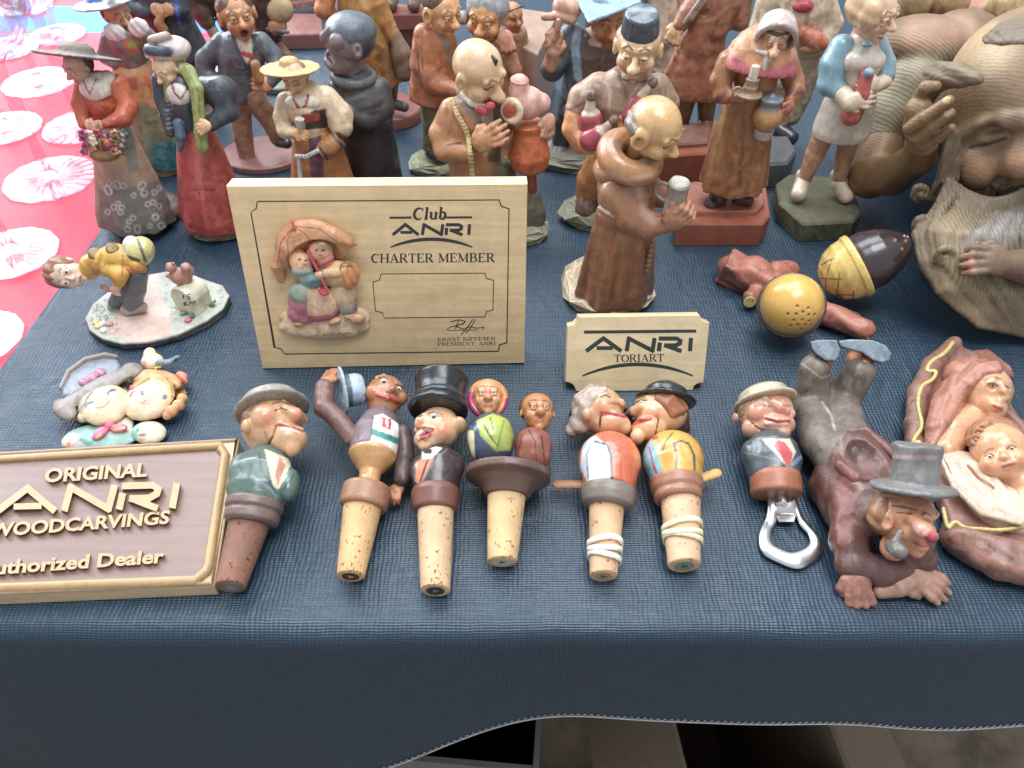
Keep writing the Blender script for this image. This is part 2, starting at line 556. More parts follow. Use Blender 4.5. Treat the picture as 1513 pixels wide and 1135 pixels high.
# ------------------------------------------------------------------ materials
MATS = {}
def paint_mat(name, rough=.42, coat=.15, bump=.25, var=.22, grain=.5, spec=.5, fine=900, metal=0.0, streak=(1, 1, .12), dirt=.12, rvar=.18, facet=0.0):
    m = bpy.data.materials.new(name); m.use_nodes = True
    nt = m.node_tree; N = nt.nodes; K = nt.links
    b = N['Principled BSDF']
    at = N.new('ShaderNodeAttribute'); at.attribute_name = 'col'
    tc = N.new('ShaderNodeTexCoord')
    mp = N.new('ShaderNodeMapping'); mp.inputs['Scale'].default_value = streak
    K.new(tc.outputs['Object'], mp.inputs[0])
    n1 = N.new('ShaderNodeTexNoise'); n1.inputs['Scale'].default_value = fine; n1.inputs['Detail'].default_value = 4
    K.new(mp.outputs[0], n1.inputs[0])
    n2 = N.new('ShaderNodeTexNoise'); n2.inputs['Scale'].default_value = 110; n2.inputs['Detail'].default_value = 5; n2.inputs['Roughness'].default_value = .65
    K.new(tc.outputs['Object'], n2.inputs[0])
    r1 = N.new('ShaderNodeMapRange'); r1.inputs[1].default_value = .3; r1.inputs[2].default_value = .7
    r1.inputs[3].default_value = 1-var*grain; r1.inputs[4].default_value = 1+var*grain
    K.new(n1.outputs[0], r1.inputs[0])
    r2 = N.new('ShaderNodeMapRange'); r2.inputs[1].default_value = .3; r2.inputs[2].default_value = .7
    r2.inputs[3].default_value = 1-var; r2.inputs[4].default_value = 1+var*.8
    K.new(n2.outputs[0], r2.inputs[0])
    mu = N.new('ShaderNodeMath'); mu.operation = 'MULTIPLY'
    K.new(r1.outputs[0], mu.inputs[0]); K.new(r2.outputs[0], mu.inputs[1])
    vm = N.new('ShaderNodeVectorMath'); vm.operation = 'SCALE'
    K.new(at.outputs['Color'], vm.inputs[0]); K.new(mu.outputs[0], vm.inputs['Scale'])
    # worn patches of brown stain
    n3 = N.new('ShaderNodeTexNoise'); n3.inputs['Scale'].default_value = 260; n3.inputs['Detail'].default_value = 6; n3.inputs['Roughness'].default_value = .7
    K.new(tc.outputs['Object'], n3.inputs[0])
    r3 = N.new('ShaderNodeMapRange'); r3.inputs[1].default_value = .56; r3.inputs[2].default_value = .72
    r3.inputs[3].default_value = 0; r3.inputs[4].default_value = dirt*2.2
    K.new(n3.outputs[0], r3.inputs[0])
    mx = N.new('ShaderNodeMix'); mx.data_type = 'RGBA'; mx.blend_type = 'MULTIPLY'
    K.new(r3.outputs[0], mx.inputs['Factor']); K.new(vm.outputs[0], mx.inputs['A']); mx.inputs['B'].default_value = (.50, .40, .30, 1)
    K.new(mx.outputs['Result'], b.inputs['Base Color'])
    rr = N.new('ShaderNodeMapRange'); rr.inputs[1].default_value = .3; rr.inputs[2].default_value = .7
    rr.inputs[3].default_value = rough-rvar*.5; rr.inputs[4].default_value = rough+rvar*.5
    K.new(n2.outputs[0], rr.inputs[0]); K.new(rr.outputs[0], b.inputs['Roughness'])
    b.inputs['Specular IOR Level'].default_value = spec
    b.inputs['Metallic'].default_value = metal
    b.inputs['Coat Weight'].default_value = coat; b.inputs['Coat Roughness'].default_value = .22
    bp = N.new('ShaderNodeBump'); bp.inputs['Strength'].default_value = bump; bp.inputs['Distance'].default_value = .0006
    ad = N.new('ShaderNodeMath'); ad.operation = 'ADD'
    K.new(n1.outputs[0], ad.inputs[0]); K.new(n3.outputs[0], ad.inputs[1])
    if facet:
        vo = N.new('ShaderNodeTexVoronoi'); vo.inputs['Scale'].default_value = 240
        dm = N.new('ShaderNodeVectorMath'); dm.operation = 'MULTIPLY_ADD'; dm.inputs[1].default_value = (.004, .004, .004)
        K.new(n2.outputs['Color'], dm.inputs[0]); K.new(tc.outputs['Object'], dm.inputs[2]); K.new(dm.outputs[0], vo.inputs[0])
        # each knife cut is a small plane with its own tilt
        sb = N.new('ShaderNodeVectorMath'); sb.operation = 'SUBTRACT'; sb.inputs[1].default_value = (.5, .5, .5); K.new(vo.outputs['Color'], sb.inputs[0])
        sc_ = N.new('ShaderNodeVectorMath'); sc_.operation = 'SCALE'; sc_.inputs['Scale'].default_value = facet; K.new(sb.outputs[0], sc_.inputs[0])
        ge = N.new('ShaderNodeNewGeometry'); av = N.new('ShaderNodeVectorMath'); av.operation = 'ADD'; K.new(ge.outputs['Normal'], av.inputs[0]); K.new(sc_.outputs[0], av.inputs[1])
        nn = N.new('ShaderNodeVectorMath'); nn.operation = 'NORMALIZE'; K.new(av.outputs[0], nn.inputs[0]); K.new(nn.outputs[0], bp.inputs['Normal'])
    K.new(ad.outputs[0], bp.inputs['Height']); K.new(bp.outputs[0], b.inputs['Normal'])
    MATS[name] = m; return m
paint_mat('satin', facet=.34)
paint_mat('flat_satin', var=.16, dirt=.1)
paint_mat('gloss', rough=.22, coat=.5, bump=.06, var=.08, dirt=.03)
paint_mat('lacquer', rough=.26, coat=.45, bump=.12, var=.16, dirt=.06, facet=.16)
paint_mat('matte', rough=.62, coat=.0, bump=.35, var=.2, dirt=.14, facet=.2)
paint_mat('bronze', rough=.4, coat=.1, bump=.4, var=.35, dirt=.3)
paint_mat('ink', rough=.6, coat=0, bump=0, var=.1, dirt=.0)
paint_mat('plain_wood', rough=.42, coat=.12, bump=.15, var=.1, grain=1.0, fine=260, streak=(.06, 1, 1), dirt=.06)
paint_mat('rough_rock', rough=.6, coat=.05, bump=.5, var=.3, dirt=.25)
paint_mat('card', rough=.85, coat=0, bump=.2, var=.12, dirt=.1)

# ------------------------------------------------------------------ heads and hands
def head(c, R, front, up, skin='d9a077', lip='b5483c', brow='5a3a22', blush='d0604a', wide=1.0, nose=1.0, nlen=1.0, jaw=1.0, chin=1.0,
         ears=1.0, mouth='smile', cheek=1.0, eyes=True, eye_r=.13, neck=1.15, neck_r=.36, bl=.55, browz=.36, lid=.0, mw=.3, longf=1.0):
    c = np.array(c, float)
    fr = nrm(front); rt = nrm(np.cross(up, fr)); u = np.cross(fr, rt)
    M = np.stack([rt, fr, u])
    def Lp(x, y, z): return c+R*(x*rt+y*fr+z*u)
    def e(x, y, z, a, b, d, **k): return wE(Lp(x, y, z), (a*R, b*R, d*R), M, **k)
    def s(x, y, z, r, **k): return wS(Lp(x, y, z), r*R, **k)
    def cap(p, rp, q, rq, **k): return wC(Lp(*p), rp*R, Lp(*q), rq*R, **k)
    W = wide
    pr_ = [e(0, -.1, .28, .76*W, .84, .72), e(0, .1, -.28*longf, .62*W*jaw, .66, .66*longf), s(0, .5, -.76*longf, .2*chin)]
    if cheek:
        for sx in (-1, 1): pr_.append(s(sx*.36*W, .46, -.2, .26*cheek))
    pr_ += [cap((0, .72, .16), .09*nose, (0, .78+.22*nose*nlen, -.16), .155*nose), s(-.12*nose, .78+.1*nose*nlen, -.2, .095*nose), s(.12*nose, .78+.1*nose*nlen, -.2, .095*nose)]
    pr_ += [cap((-.42*W, .62, browz-.02), .1, (-.1, .72, browz-.04), .1), cap((.42*W, .62, browz-.02), .1, (.1, .72, browz-.04), .1)]
    if neck: pr_.append(cap((0, -.1, -.5), neck_r, (0, -.2, -neck), neck_r*1.1))
    if ears:
        for sx in (-1, 1):
            pr_.append(e(sx*.78*W, -.08, -.02, .11*ears, .2*ears, .28*ears))
            pr_.append(neg(e(sx*.88*W, .0, -.02, .07*ears, .1*ears, .16*ears), .03*R))
    for sx in (-1, 1): pr_.append(neg(s(sx*.29*W, .95, .12, .2), .06*R))
    D = lambda pts, r, col, soft=.05, closed=False, st=1.0: ('d', c, rt, u, fr, [(x*R, y*R) for x, y in pts], r*R, closed, C_(col), soft*R, st)
    paint = []
    for sx in (-1, 1):
        if bl: paint.append(D([(sx*.4*W, -.2)], .02, blush, .5, st=bl))
        paint.append(D([(sx*.46*W, browz+.02), (sx*.28*W, browz+.1), (sx*.12, browz+.03)], .028, brow, .05))
        if not eyes: paint.append(D([(sx*.42*W, .1), (sx*.29*W, .05), (sx*.16*W, .1)], .03, '2c1c14', .04))
        
    mz = -.52*longf
    if mouth == 'smile':
        paint.append(D([(-mw, mz+.1), (-mw*.5, mz), (0, mz-.03), (mw*.5, mz), (mw, mz+.1)], .035, lip, .05))
        pr_.append(neg(wP([(Lp(-mw, .66, mz+.1), .02*R), (Lp(0, .78, mz-.01), .03*R), (Lp(mw, .66, mz+.1), .02*R)]), .03*R))
        pr_ += [cap((-.12, .66, mz-.1), .07, (.12, .66, mz-.1), .07)]
    elif mouth == 'flat':
        paint.append(D([(-mw*.7, mz), (0, mz+.02), (mw*.7, mz)], .045, lip, .05))
        pr_.append(cap((-.1, .68, mz), .08, (.1, .68, mz), .08))
    elif mouth == 'open':
        pr_.append(neg(e(0, .82, mz-.05, .17, .24, .2), .04*R))
        paint.append(D([(0, mz-.05)], .17, '4a1c18', .04))
        paint.append(('d', c, rt, u, fr, [(.2*R*math.cos(a), R*(mz-.05)+.22*R*math.sin(a)) for a in np.linspace(0, 6.28, 14)], .03*R, False, C_(lip), .05*R, .9))
    elif mouth == 'grin':
        pts = [(-mw, mz+.14), (-mw*.5, mz-.08), (0, mz-.14), (mw*.5, mz-.08), (mw, mz+.14), (mw*.5, mz+.07), (0, mz+.05), (-mw*.5, mz+.07)]
        pr_.append(neg(wP([(Lp(-mw*.8, .66, mz+.06), .05*R), (Lp(0, .8, mz-.03), .09*R), (Lp(mw*.8, .66, mz+.06), .05*R)]), .03*R))
        paint.append(D(pts, .05, lip, .05, True))
        paint.append(D([(-mw*.6, mz+.02), (0, mz-.03), (mw*.6, mz+.02)], .045, 'efe6d2', .03))
    ey = []
    if eyes:
        er = eye_r*1.0
        for sx in (-1, 1):
            ey.append((Lp(sx*.29*W, .70, .12), er*R))
            pr_.append(e(sx*.29*W, .69, .12+er*(.62-.3*lid), er*1.45, er*1.12, er*.62, k=.02*R))
            pr_.append(e(sx*.29*W, .67, .12-er*.85, er*1.45, er*1.12, er*.5, k=.02*R))
            paint.append(D([(sx*.29*W-er*1.2, .12), (sx*.29*W, .12+er*.35), (sx*.29*W+er*1.2, .12)], .016, '3a2218', .04))
    return dict(prims=pr_, paint=paint, eyes=ey, M=M, L=Lp, e=e, s=s, cap=cap, D=D, fr=fr, rt=rt, u=u, R=R, c=c, skin=skin)
def put_head(t, H, extra=(), xpaint=(), gaze=None, iris='4a6a7c', mat='satin', h=None, parent=None, k=None, name='head', ir=.5, white='ddd3c2'):
    o = t.sdf(name, [H['prims'], list(extra)], H['skin'], mat, H['paint']+list(xpaint), k=k or .11*H['R'], h=h or max(.045, H['R']*.05), parent=parent, carve=.006)
    for (p, r) in H['eyes']:
        g = nrm(H['fr']+.3*np.array(gaze)) if gaze is not None else H['fr']
        eyeball(t, o if parent is None else parent, p, r, g, iris, ir=ir, white=white)
    return o
def px_head(t, v, base, skin, feats=None, paint=(), eyes=(), mat='lacquer', name='head', h=.05, k=.1, iris='3c5a74', parent=None):
    """a head whose features are set on the surface of its base shapes"""
    sv = SV(v, base)
    o = t.sdf(name, [base, feats(sv) if feats else []], skin, mat, list(paint), k=k, h=h, carve=.005, parent=parent)
    for (x, y, r) in eyes:
        P, m = sv.pt(x, y, 0)
        eyeball(t, o if parent is None else parent, P+nrm(P-CAMP)*r*m*.7, r*m, CAMP-P, iris, ir=.62, white='ddd3c2')
    return o
def hand(p, d, nrmv, sz, curl=.6, thumb=1, spread=.22):
    """palm at p, fingers leaving along d, back of the hand along nrmv; sz = palm half width in cm"""
    p = np.array(p, float); d = nrm(d); n = np.array(nrmv, float); n = nrm(n-d*(n@d)); s = np.cross(d, n)
    M = np.stack([s, d, n]); o = [wE(p, (sz, sz*1.05, sz*.5), M)]
    for i, (x, ln) in enumerate(((-.72, 1.25), (-.25, 1.5), (.24, 1.42), (.7, 1.1))):
        b = p+s*x*sz+d*sz*.75
        q = b+(d+s*x*spread)*sz*ln*.55-n*sz*curl*.25
        e = q+nrm(d*(1-curl)-n*curl*1.1)*sz*ln*.6
        o += wP([(b, sz*.27), (q, sz*.26), (e, sz*.21)], k=sz*.12)
    b = p+s*thumb*sz*.7-d*sz*.35
    q = b+(s*thumb*.6+d*.75-n*.25)*sz*.75
    e = q+(d*.8-n*.35-s*thumb*.15)*sz*.6
    o += wP([(b, sz*.36), (q, sz*.29), (e, sz*.22)], k=sz*.15)
    return o

# ------------------------------------------------------------------ writing
def ribbon(v, strokes, d0, th):
    """strokes [(pts [(x,y)], halfwidth px)] in a view's crop pixels -> thin solid marks standing d0..d0+th proud of the view's plane"""
    ms = []
    cut = []
    for pts, hw in strokes:                    # break strokes at sharp corners
        hws = list(hw) if hasattr(hw, '__len__') else [hw]*len(pts)
        i0 = 0
        P = np.array(pts, float)
        for i in range(1, len(P)-1):
            u, w = P[i]-P[i-1], P[i+1]-P[i]
            if (u@w)/max(np.linalg.norm(u)*np.linalg.norm(w), 1e-9) < .35:
                cut.append([P[i0:i+1].copy(), hws[i0:i+1], i0 > 0, True]); i0 = i
        cut.append([P[i0:].copy(), hws[i0:], i0 > 0, False])
    for q in cut:                              # let broken strokes overlap at the corner
        if q[2]: q[0][0] -= (q[0][1]-q[0][0])/max(np.linalg.norm(q[0][1]-q[0][0]), 1e-9)*q[1][0]*.75
        if q[3]: q[0][-1] += (q[0][-1]-q[0][-2])/max(np.linalg.norm(q[0][-1]-q[0][-2]), 1e-9)*q[1][-1]*.75
    cut = [(q[0], q[1]) for q in cut]
    strokes = cut
    n = len(strokes)
    for si, (pts, hws) in enumerate(strokes):
        P = np.array(pts, float)
        Lf, Rt = [], []
        for i in range(len(P)):
            a, b = P[max(i-1, 0)], P[min(i+1, len(P)-1)]
            t = b-a; t = t/max(np.linalg.norm(t), 1e-9); nn = np.array((-t[1], t[0]))
            if 0 < i < len(P)-1:
                t1 = P[i]-a; t1 = t1/max(np.linalg.norm(t1), 1e-9)
                co = abs(np.array((-t1[1], t1[0]))@nn); m = min(1/max(co, .35), 2.0)
            else: m = 1
            Lf.append(P[i]+nn*hws[i]*m); Rt.append(P[i]-nn*hws[i]*m)
        top = d0+th*(1+.06*si/max(n, 1))
        Vv = []
        for q, dd in ((Lf, top), (Rt, top), (Lf, d0), (Rt, d0)):
            Vv += [v.p(x, y, dd) for x, y in q]
        k = len(P); F = []
        for i in range(k-1):
            F += [(i, i+1, k+i+1, k+i), (2*k+i+1, 2*k+i, 3*k+i, 3*k+i+1), (i+1, i, 2*k+i, 2*k+i+1), (k+i, k+i+1, 3*k+i+1, 3*k+i)]
        F += [(0, k, 3*k, 2*k), (2*k-1, k-1, 3*k-1, 4*k-1)]
        ms.append((np.array(Vv), F))
    return join(*ms)
def arc(cx, cy, rx, ry, a0, a1, n=10):
    return [(cx+rx*math.cos(math.radians(a0+(a1-a0)*i/n)), cy+ry*math.sin(math.radians(a0+(a1-a0)*i/n))) for i in range(n+1)]
TK, TN = .095, .035
# serif capitals: unit height, strokes (pts, halfwidth); y up
def G(w, *st): return (w, st)
SERIF = {
 'C': G(.78, (arc(.42, .5, .34, .46, 50, 310, 14), [.03, .045, .06, .08, .09, .1, .1, .1, .1, .1, .09, .08, .06, .045, .03]), ([(.66, .98), (.66, .7)], TN)),
 'O': G(.84, (arc(.42, .5, .34, .46, 90, 270), [.035, .05, .07, .09, .1, .1, .1, .09, .07, .05, .035]), (arc(.42, .5, .34, .46, -90, 90), [.035, .05, .07, .09, .1, .1, .1, .09, .07, .05, .035])),
 'D': G(.84, ([(.18, .03), (.18, .97)], TK), ([(.02, .97), (.4, .97)], TN), ([(.02, .03), (.4, .03)], TN), (arc(.4, .5, .32, .46, -90, 90), [.035, .05, .07, .09, .1, .1, .1, .09, .07, .05, .035])),
 'H': G(.92, ([(.18, .03), (.18, .97)], TK), ([(.74, .03), (.74, .97)], TK), ([(.2, .5), (.72, .5)], TN), ([(.03, .97), (.34, .97)], TN), ([(.03, .03), (.34, .03)], TN), ([(.58, .97), (.89, .97)], TN), ([(.58, .03), (.89, .03)], TN)),
 'A': G(.88, ([(.14, .03), (.42, .97)], TN), ([(.42, .97), (.74, .03)], TK), ([(.22, .34), (.6, .34)], TN), ([(.02, .03), (.28, .03)], TN), ([(.56, .03), (.88, .03)], TN)),
 'R': G(.84, ([(.18, .03), (.18, .97)], TK), ([(.03, .97), (.4, .97)], TN), ([(.03, .03), (.33, .03)], TN), (arc(.4, .74, .22, .23, 90, -90), [.035, .04, .06, .08, .09, .09, .09, .08, .06, .04, .035]), ([(.2, .51), (.42, .51)], TN), ([(.4, .5), (.7, .04)], TK), ([(.66, .03), (.84, .03)], TN)),
 'T': G(.78, ([(.39, .03), (.39, .97)], TK), ([(.04, .96), (.74, .96)], .045), ([(.05, .97), (.05, .74)], TN), ([(.73, .97), (.73, .74)], TN), ([(.24, .03), (.54, .03)], TN)),
 'E': G(.76, ([(.18, .03), (.18, .97)], TK), ([(.03, .96), (.66, .96)], .045), ([(.03, .04), (.68, .04)], .045), ([(.2, .52), (.5, .52)], TN), ([(.65, .97), (.65, .76)], TN), ([(.67, .03), (.67, .26)], TN), ([(.5, .62), (.5, .42)], TN)),
 'M': G(1.06, ([(.16, .03), (.16, .97)], TN), ([(.16, .97), (.5, .1)], TK), ([(.5, .1), (.84, .97)], TN), ([(.86, .03), (.86, .97)], TK), ([(.02, .03), (.3, .03)], TN), ([(.7, .03), (1.02, .03)], TN), ([(.02, .97), (.2, .97)], TN), ([(.84, .97), (1.02, .97)], TN)),
 'B': G(.8, ([(.18, .03), (.18, .97)], TK), ([(.03, .97), (.4, .97)], TN), ([(.03, .03), (.4, .03)], TN), ([(.2, .52), (.42, .52)], TN), (arc(.4, .745, .2, .225, 90, -90, 8), [.035, .05, .07, .085, .09, .085, .07, .05, .035]), (arc(.42, .275, .25, .245, 90, -90, 8), [.035, .05, .075, .09, .1, .09, .075, .05, .035])),
 'I': G(.4, ([(.2, .03), (.2, .97)], TK), ([(.04, .97), (.36, .97)], TN), ([(.04, .03), (.36, .03)], TN)),
 'N': G(.92, ([(.17, .03), (.17, .97)], TN), ([(.17, .97), (.75, .05)], TK), ([(.75, .03), (.75, .97)], TN), ([(.03, .03), (.31, .03)], TN), ([(.61, .97), (.89, .97)], TN)),
 'S': G(.66, ([(.56, .78), (.48, .93), (.32, .97), (.16, .9), (.12, .74), (.22, .6), (.42, .48), (.54, .34), (.5, .14), (.34, .03), (.17, .06), (.09, .24)], [.03, .035, .045, .06, .075, .09, .1, .09, .07, .05, .035, .03])),
 'F': G(.7, ([(.18, .03), (.18, .97)], TK), ([(.03, .96), (.64, .96)], .045), ([(.2, .5), (.48, .5)], TN), ([(.63, .97), (.63, .74)], TN), ([(.48, .6), (.48, .4)], TN), ([(.03, .03), (.36, .03)], TN)),
 'P': G(.76, ([(.18, .03), (.18, .97)], TK), ([(.03, .97), (.4, .97)], TN), ([(.03, .03), (.34, .03)], TN), ([(.2, .48), (.4, .48)], TN), (arc(.4, .725, .25, .245, 90, -90), [.035, .05, .07, .085, .09, .1, .09, .085, .07, .05, .035])),
 ',': G(.3, ([(.14, .08), (.17, .0), (.08, -.16)], [.08, .07, .02])),
 'l': G(.36, ([(.18, .04), (.18, 1.02)], TK), ([(.04, 1.02), (.2, 1.02)], TN), ([(.06, .03), (.32, .03)], TN)),
 'u': G(.66, ([(.16, .62), (.16, .2), (.26, .06), (.4, .08), (.48, .2)], [TK, TK, .07, .05, .05]), ([(.5, .02), (.5, .64)], TK), ([(.03, .63), (.18, .63)], TN), ([(.38, .63), (.52, .63)], TN), ([(.5, .03), (.62, .05)], TN)),
 'b': G(.62, ([(.16, .06), (.16, 1.02)], TK), ([(.03, 1.02), (.18, 1.02)], TN), (arc(.3, .33, .22, .3, 130, -140), [.035, .05, .07, .09, .1, .1, .1, .09, .07, .05, .035])),
 ' ': (.4, ()),
}
def serif_text(v, s, p0, p1, hgt, slant=0.0, bold=1.0):
    """baseline from p0 to p1 (crop px), cap height hgt px"""
    W = sum(SERIF[ch][0] for ch in s)
    p0 = np.array(p0, float); p1 = np.array(p1, float); ux = (p1-p0)/W
    up = np.array((0, -hgt)); x = 0; out = []; sx = np.linalg.norm(ux)
    for ch in s:
        w, st = SERIF[ch]
        for pts, hw in st:
            hh = [q*hgt*bold for q in hw] if hasattr(hw, '__len__') else hw*hgt*bold
            out.append(([tuple(p0+ux*(x+a+slant*b*hgt/sx)+up*b) for a, b in pts], hh))
        x += w
    return out
def logo(x0, x1, yb, yt, hw):
    """the wide four letter mark ANRI: slanted A, N, open R, I; px, baseline yb, top yt"""
    W = x1-x0; H_ = yb-yt
    X = lambda a: x0+a*W
    Yv = lambda b: yb-b*H_
    return [([(X(0), Yv(0)), (X(.165), Yv(.97)), (X(.335), Yv(0))], hw), ([(X(.1), Yv(.24)), (X(.255), Yv(.24))], hw*.9),
            ([(X(.385), Yv(0)), (X(.405), Yv(.96)), (X(.63), Yv(.04)), (X(.65), Yv(1))], hw),
            ([(X(.69), Yv(0)), (X(.7), Yv(.66))], hw), ([(X(.69), Yv(.95)), (X(.86), Yv(.95)), (X(.895), Yv(.78)), (X(.89), Yv(.6)), (X(.85), Yv(.43)), (X(.755), Yv(.43)), (X(.905), Yv(0))], hw),
            ([(X(.985), Yv(0)), (X(.995), Yv(1))], hw)]
def font_text(v, s, p0, p1, hgt, d0, d1, slant=0.0, weight=0.0):
    """raised sans lettering from the built-in font, mapped on a view's plane"""
    cu = bpy.data.curves.new('lettering', 'FONT'); cu.body = s; cu.size = 1.0; cu.offset = weight; cu.extrude = .5; cu.bevel_depth = 0
    cu.resolution_u = 3
    ob = bpy.data.objects.new('tmp', cu); COL.objects.link(ob)
    dg = bpy.context.evaluated_depsgraph_get()
    me = bpy.data.meshes.new_from_object(ob.evaluated_get(dg))
    co = np.zeros(len(me.vertices)*3); me.vertices.foreach_get('co', co); co = co.reshape(-1, 3)
    F = [tuple(p.vertices) for p in me.polygons]
    bpy.data.objects.remove(ob); bpy.data.curves.remove(cu); bpy.data.meshes.remove(me)
    w0, w1 = co[:, 0].min(), co[:, 0].max()
    p0 = np.array(p0, float); p1 = np.array(p1, float)
    out = []
    cap = .73
    for x, y, z in co:
        q = p0+(p1-p0)*((x-w0)/(w1-w0))+np.array((slant*y/cap*hgt, -y/cap*hgt))
        out.append(v.p(q[0], q[1], d1 if z > 0 else d0))
    return np.array(out), F

# ------------------------------------------------------------------ the setting
def struct(o, label=None): o['kind'] = 'structure'; return o
def grid_obj(name, xs, ys, zf, mat):
    me = bpy.data.meshes.new(name)
    Vv = [(x*CM, y*CM, zf(x, y)*CM) for y in ys for x in xs]; nx = len(xs)
    F = [(j*nx+i, j*nx+i+1, (j+1)*nx+i+1, (j+1)*nx+i) for j in range(len(ys)-1) for i in range(nx-1)]
    me.from_pydata(Vv, [], F); me.polygons.foreach_set('use_smooth', [True]*len(F))
    me.materials.append(mat); o = bpy.data.objects.new(name, me); COL.objects.link(o); return o

def vinyl_mat():
    m = bpy.data.materials.new('navy_vinyl'); m.use_nodes = True
    nt = m.node_tree; N = nt.nodes; K = nt.links; b = N['Principled BSDF']
    uv = N.new('ShaderNodeUVMap'); uv.uv_map = 'UVMap'
    def noise(sc, det, mapping, dist=0.0):
        mp = N.new('ShaderNodeMapping'); mp.inputs['Scale'].default_value = mapping; K.new(uv.outputs[0], mp.inputs[0])
        n = N.new('ShaderNodeTexNoise'); n.inputs['Scale'].default_value = sc; n.inputs['Detail'].default_value = det; n.inputs['Distortion'].default_value = dist
        K.new(mp.outputs[0], n.inputs[0]); return n.outputs[0]
    def wave(direction, sc, dist):
        w = N.new('ShaderNodeTexWave'); w.wave_type = 'BANDS'; w.bands_direction = direction; w.inputs['Scale'].default_value = sc
        w.inputs['Distortion'].default_value = dist; w.inputs['Detail'].default_value = 2; w.inputs['Detail Scale'].default_value = .35
        K.new(uv.outputs[0], w.inputs[0]); return w.outputs['Fac']
    def mth(op, a, c):
        n = N.new('ShaderNodeMath'); n.operation = op
        for i, q in enumerate((a, c)):
            if isinstance(q, (int, float)): n.inputs[i].default_value = q
            else: K.new(q, n.inputs[i])
        return n.outputs[0]
    # uv is in cm: fine cross ribs, long horizontal threads broken by irregular vertical ones
    wy = wave('Y', 2.6, 2.6); wx = wave('X', 1.5, 6.0)
    lx = noise(1.0, 3, (.7, 9, 1)); ly = noise(1.0, 3, (7.0, .5, 1))
    hgt = mth('ADD', mth('MULTIPLY', mth('MULTIPLY', wy, .75), lx), mth('MULTIPLY', mth('MULTIPLY', wx, .42), ly))
    hgt = mth('ADD', hgt, mth('MULTIPLY', noise(11, 2, (1, 1, 1)), .25))
    fine = hgt
    hgt = mth('ADD', hgt, mth('MULTIPLY', noise(.5, 3, (1, .6, 1), 1.5), 2.2))
    big = noise(.22, 4, (1, 1, 1))
    bp = N.new('ShaderNodeBump'); bp.inputs['Strength'].default_value = .6; bp.inputs['Distance'].default_value = .0007
    K.new(hgt, bp.inputs['Height'])
    K.new(bp.outputs[0], b.inputs['Normal'])
    cr = N.new('ShaderNodeValToRGB'); cr.color_ramp.elements[0].position = .15; cr.color_ramp.elements[1].position = .85
    cr.color_ramp.elements[0].color = (.008, .022, .040, 1); cr.color_ramp.elements[1].color = (.028, .070, .118, 1)
    K.new(fine, cr.inputs[0])
    K.new(cr.outputs[0], b.inputs['Base Color'])
    rr = N.new('ShaderNodeMapRange'); rr.inputs[1].default_value = .3; rr.inputs[2].default_value = .7; rr.inputs[3].default_value = .3; rr.inputs[4].default_value = .48
    K.new(big, rr.inputs[0]); K.new(rr.outputs[0], b.inputs['Roughness'])
    b.inputs['Specular IOR Level'].default_value = .62
    return m
VINYL = vinyl_mat()
EDGE_Y = 16.6
HEM_Z = lambda x: -8.3-.6*(1/(1+math.exp(-(x-30)/3)))*0-(7.5*(1/(1+math.exp((x+4.6)/2.2))))+.1*math.sin(x*.5)
def cloth():
    """navy vinyl: flat top, soft front edge, hanging front with a hem"""
    prof = []                      # (s, y, z-drop fraction)
    xs = np.arange(-62, 62.01, .5)
    rows = []
    for y in list(np.arange(150, 60, -3.0))+list(np.arange(60, EDGE_Y+1.2, -.5)): rows.append(('t', y))
    for a in range(0, 91, 15): rows.append(('r', a))
    for q in np.linspace(.08, 1, 22): rows.append(('d', q))
    rng = np.random.RandomState(3)
    Vv, UV = [], []
    R = 1.0
    for kind, q in rows:
        for x in xs:
            wr = .045*math.sin(x*.21+1.0)*math.sin(q*.13 if kind == 't' else 2.0)
            wav = .12*math.sin(x*.23+.4)+.05*math.sin(x*.83)
            if kind == 't':
                xx = max(x, -29.4+.35*math.sin(q*.16)) if q > 31.5 else x
                y, z, s = q, -.03+wr*.4-.03, q
                if q < 31.5 and q > 29: xx = x if x > -29.4 else -29.4+(x+29.4)*max(0, (31.5-q)/2.5)
            else:
                xx = x
                hem = HEM_Z(x)
                if kind == 'r':
                    a = math.radians(q); y = EDGE_Y+R-math.sin(a)*R+wav*math.sin(a)*.6; z = -.06-R+math.cos(a)*R; s = EDGE_Y+R-a*R
                else:
                    z0 = -1.06; z = z0+(hem-z0)*q
                    fold = (.22*math.sin(x*.17+.8+.7*math.sin(x*.09))+.1*math.sin(x*.41+1.3))*q
                    y = EDGE_Y+wav*.6-.3*q+fold; s = EDGE_Y-.57+z-z0
            Vv.append((xx*CM, y*CM, z*CM)); UV.append((xx, s))
    nx = len(xs); F = []
    for j in range(len(rows)-1):
        for i in range(nx-1):
            f = (j*nx+i+1, j*nx+i, (j+1)*nx+i, (j+1)*nx+i+1)
            if abs(Vv[f[0]][0]-Vv[f[1]][0]) < 1e-6 and abs(Vv[f[3]][0]-Vv[f[2]][0]) < 1e-6: continue
            F.append(f)
    me = bpy.data.meshes.new('tablecloth'); me.from_pydata(Vv, [], F); me.polygons.foreach_set('use_smooth', [True]*len(F))
    ul = me.uv_layers.new(name='UVMap')
    ul.data.foreach_set('uv', np.array([UV[l.vertex_index] for l in me.loops]).ravel())
    me.materials.append(VINYL)
    o = bpy.data.objects.new('tablecloth', me); COL.objects.link(o)
    o['label'] = 'navy blue woven vinyl cloth covering the table top and hanging at the front'; o['category'] = 'tablecloth'
    sol = o.modifiers.new('thickness', 'SOLIDIFY'); sol.thickness = .0006; sol.offset = -1
    return o, [Vv[(len(rows)-1)*nx+i] for i in range(nx)]
CLOTH, HEM = cloth()
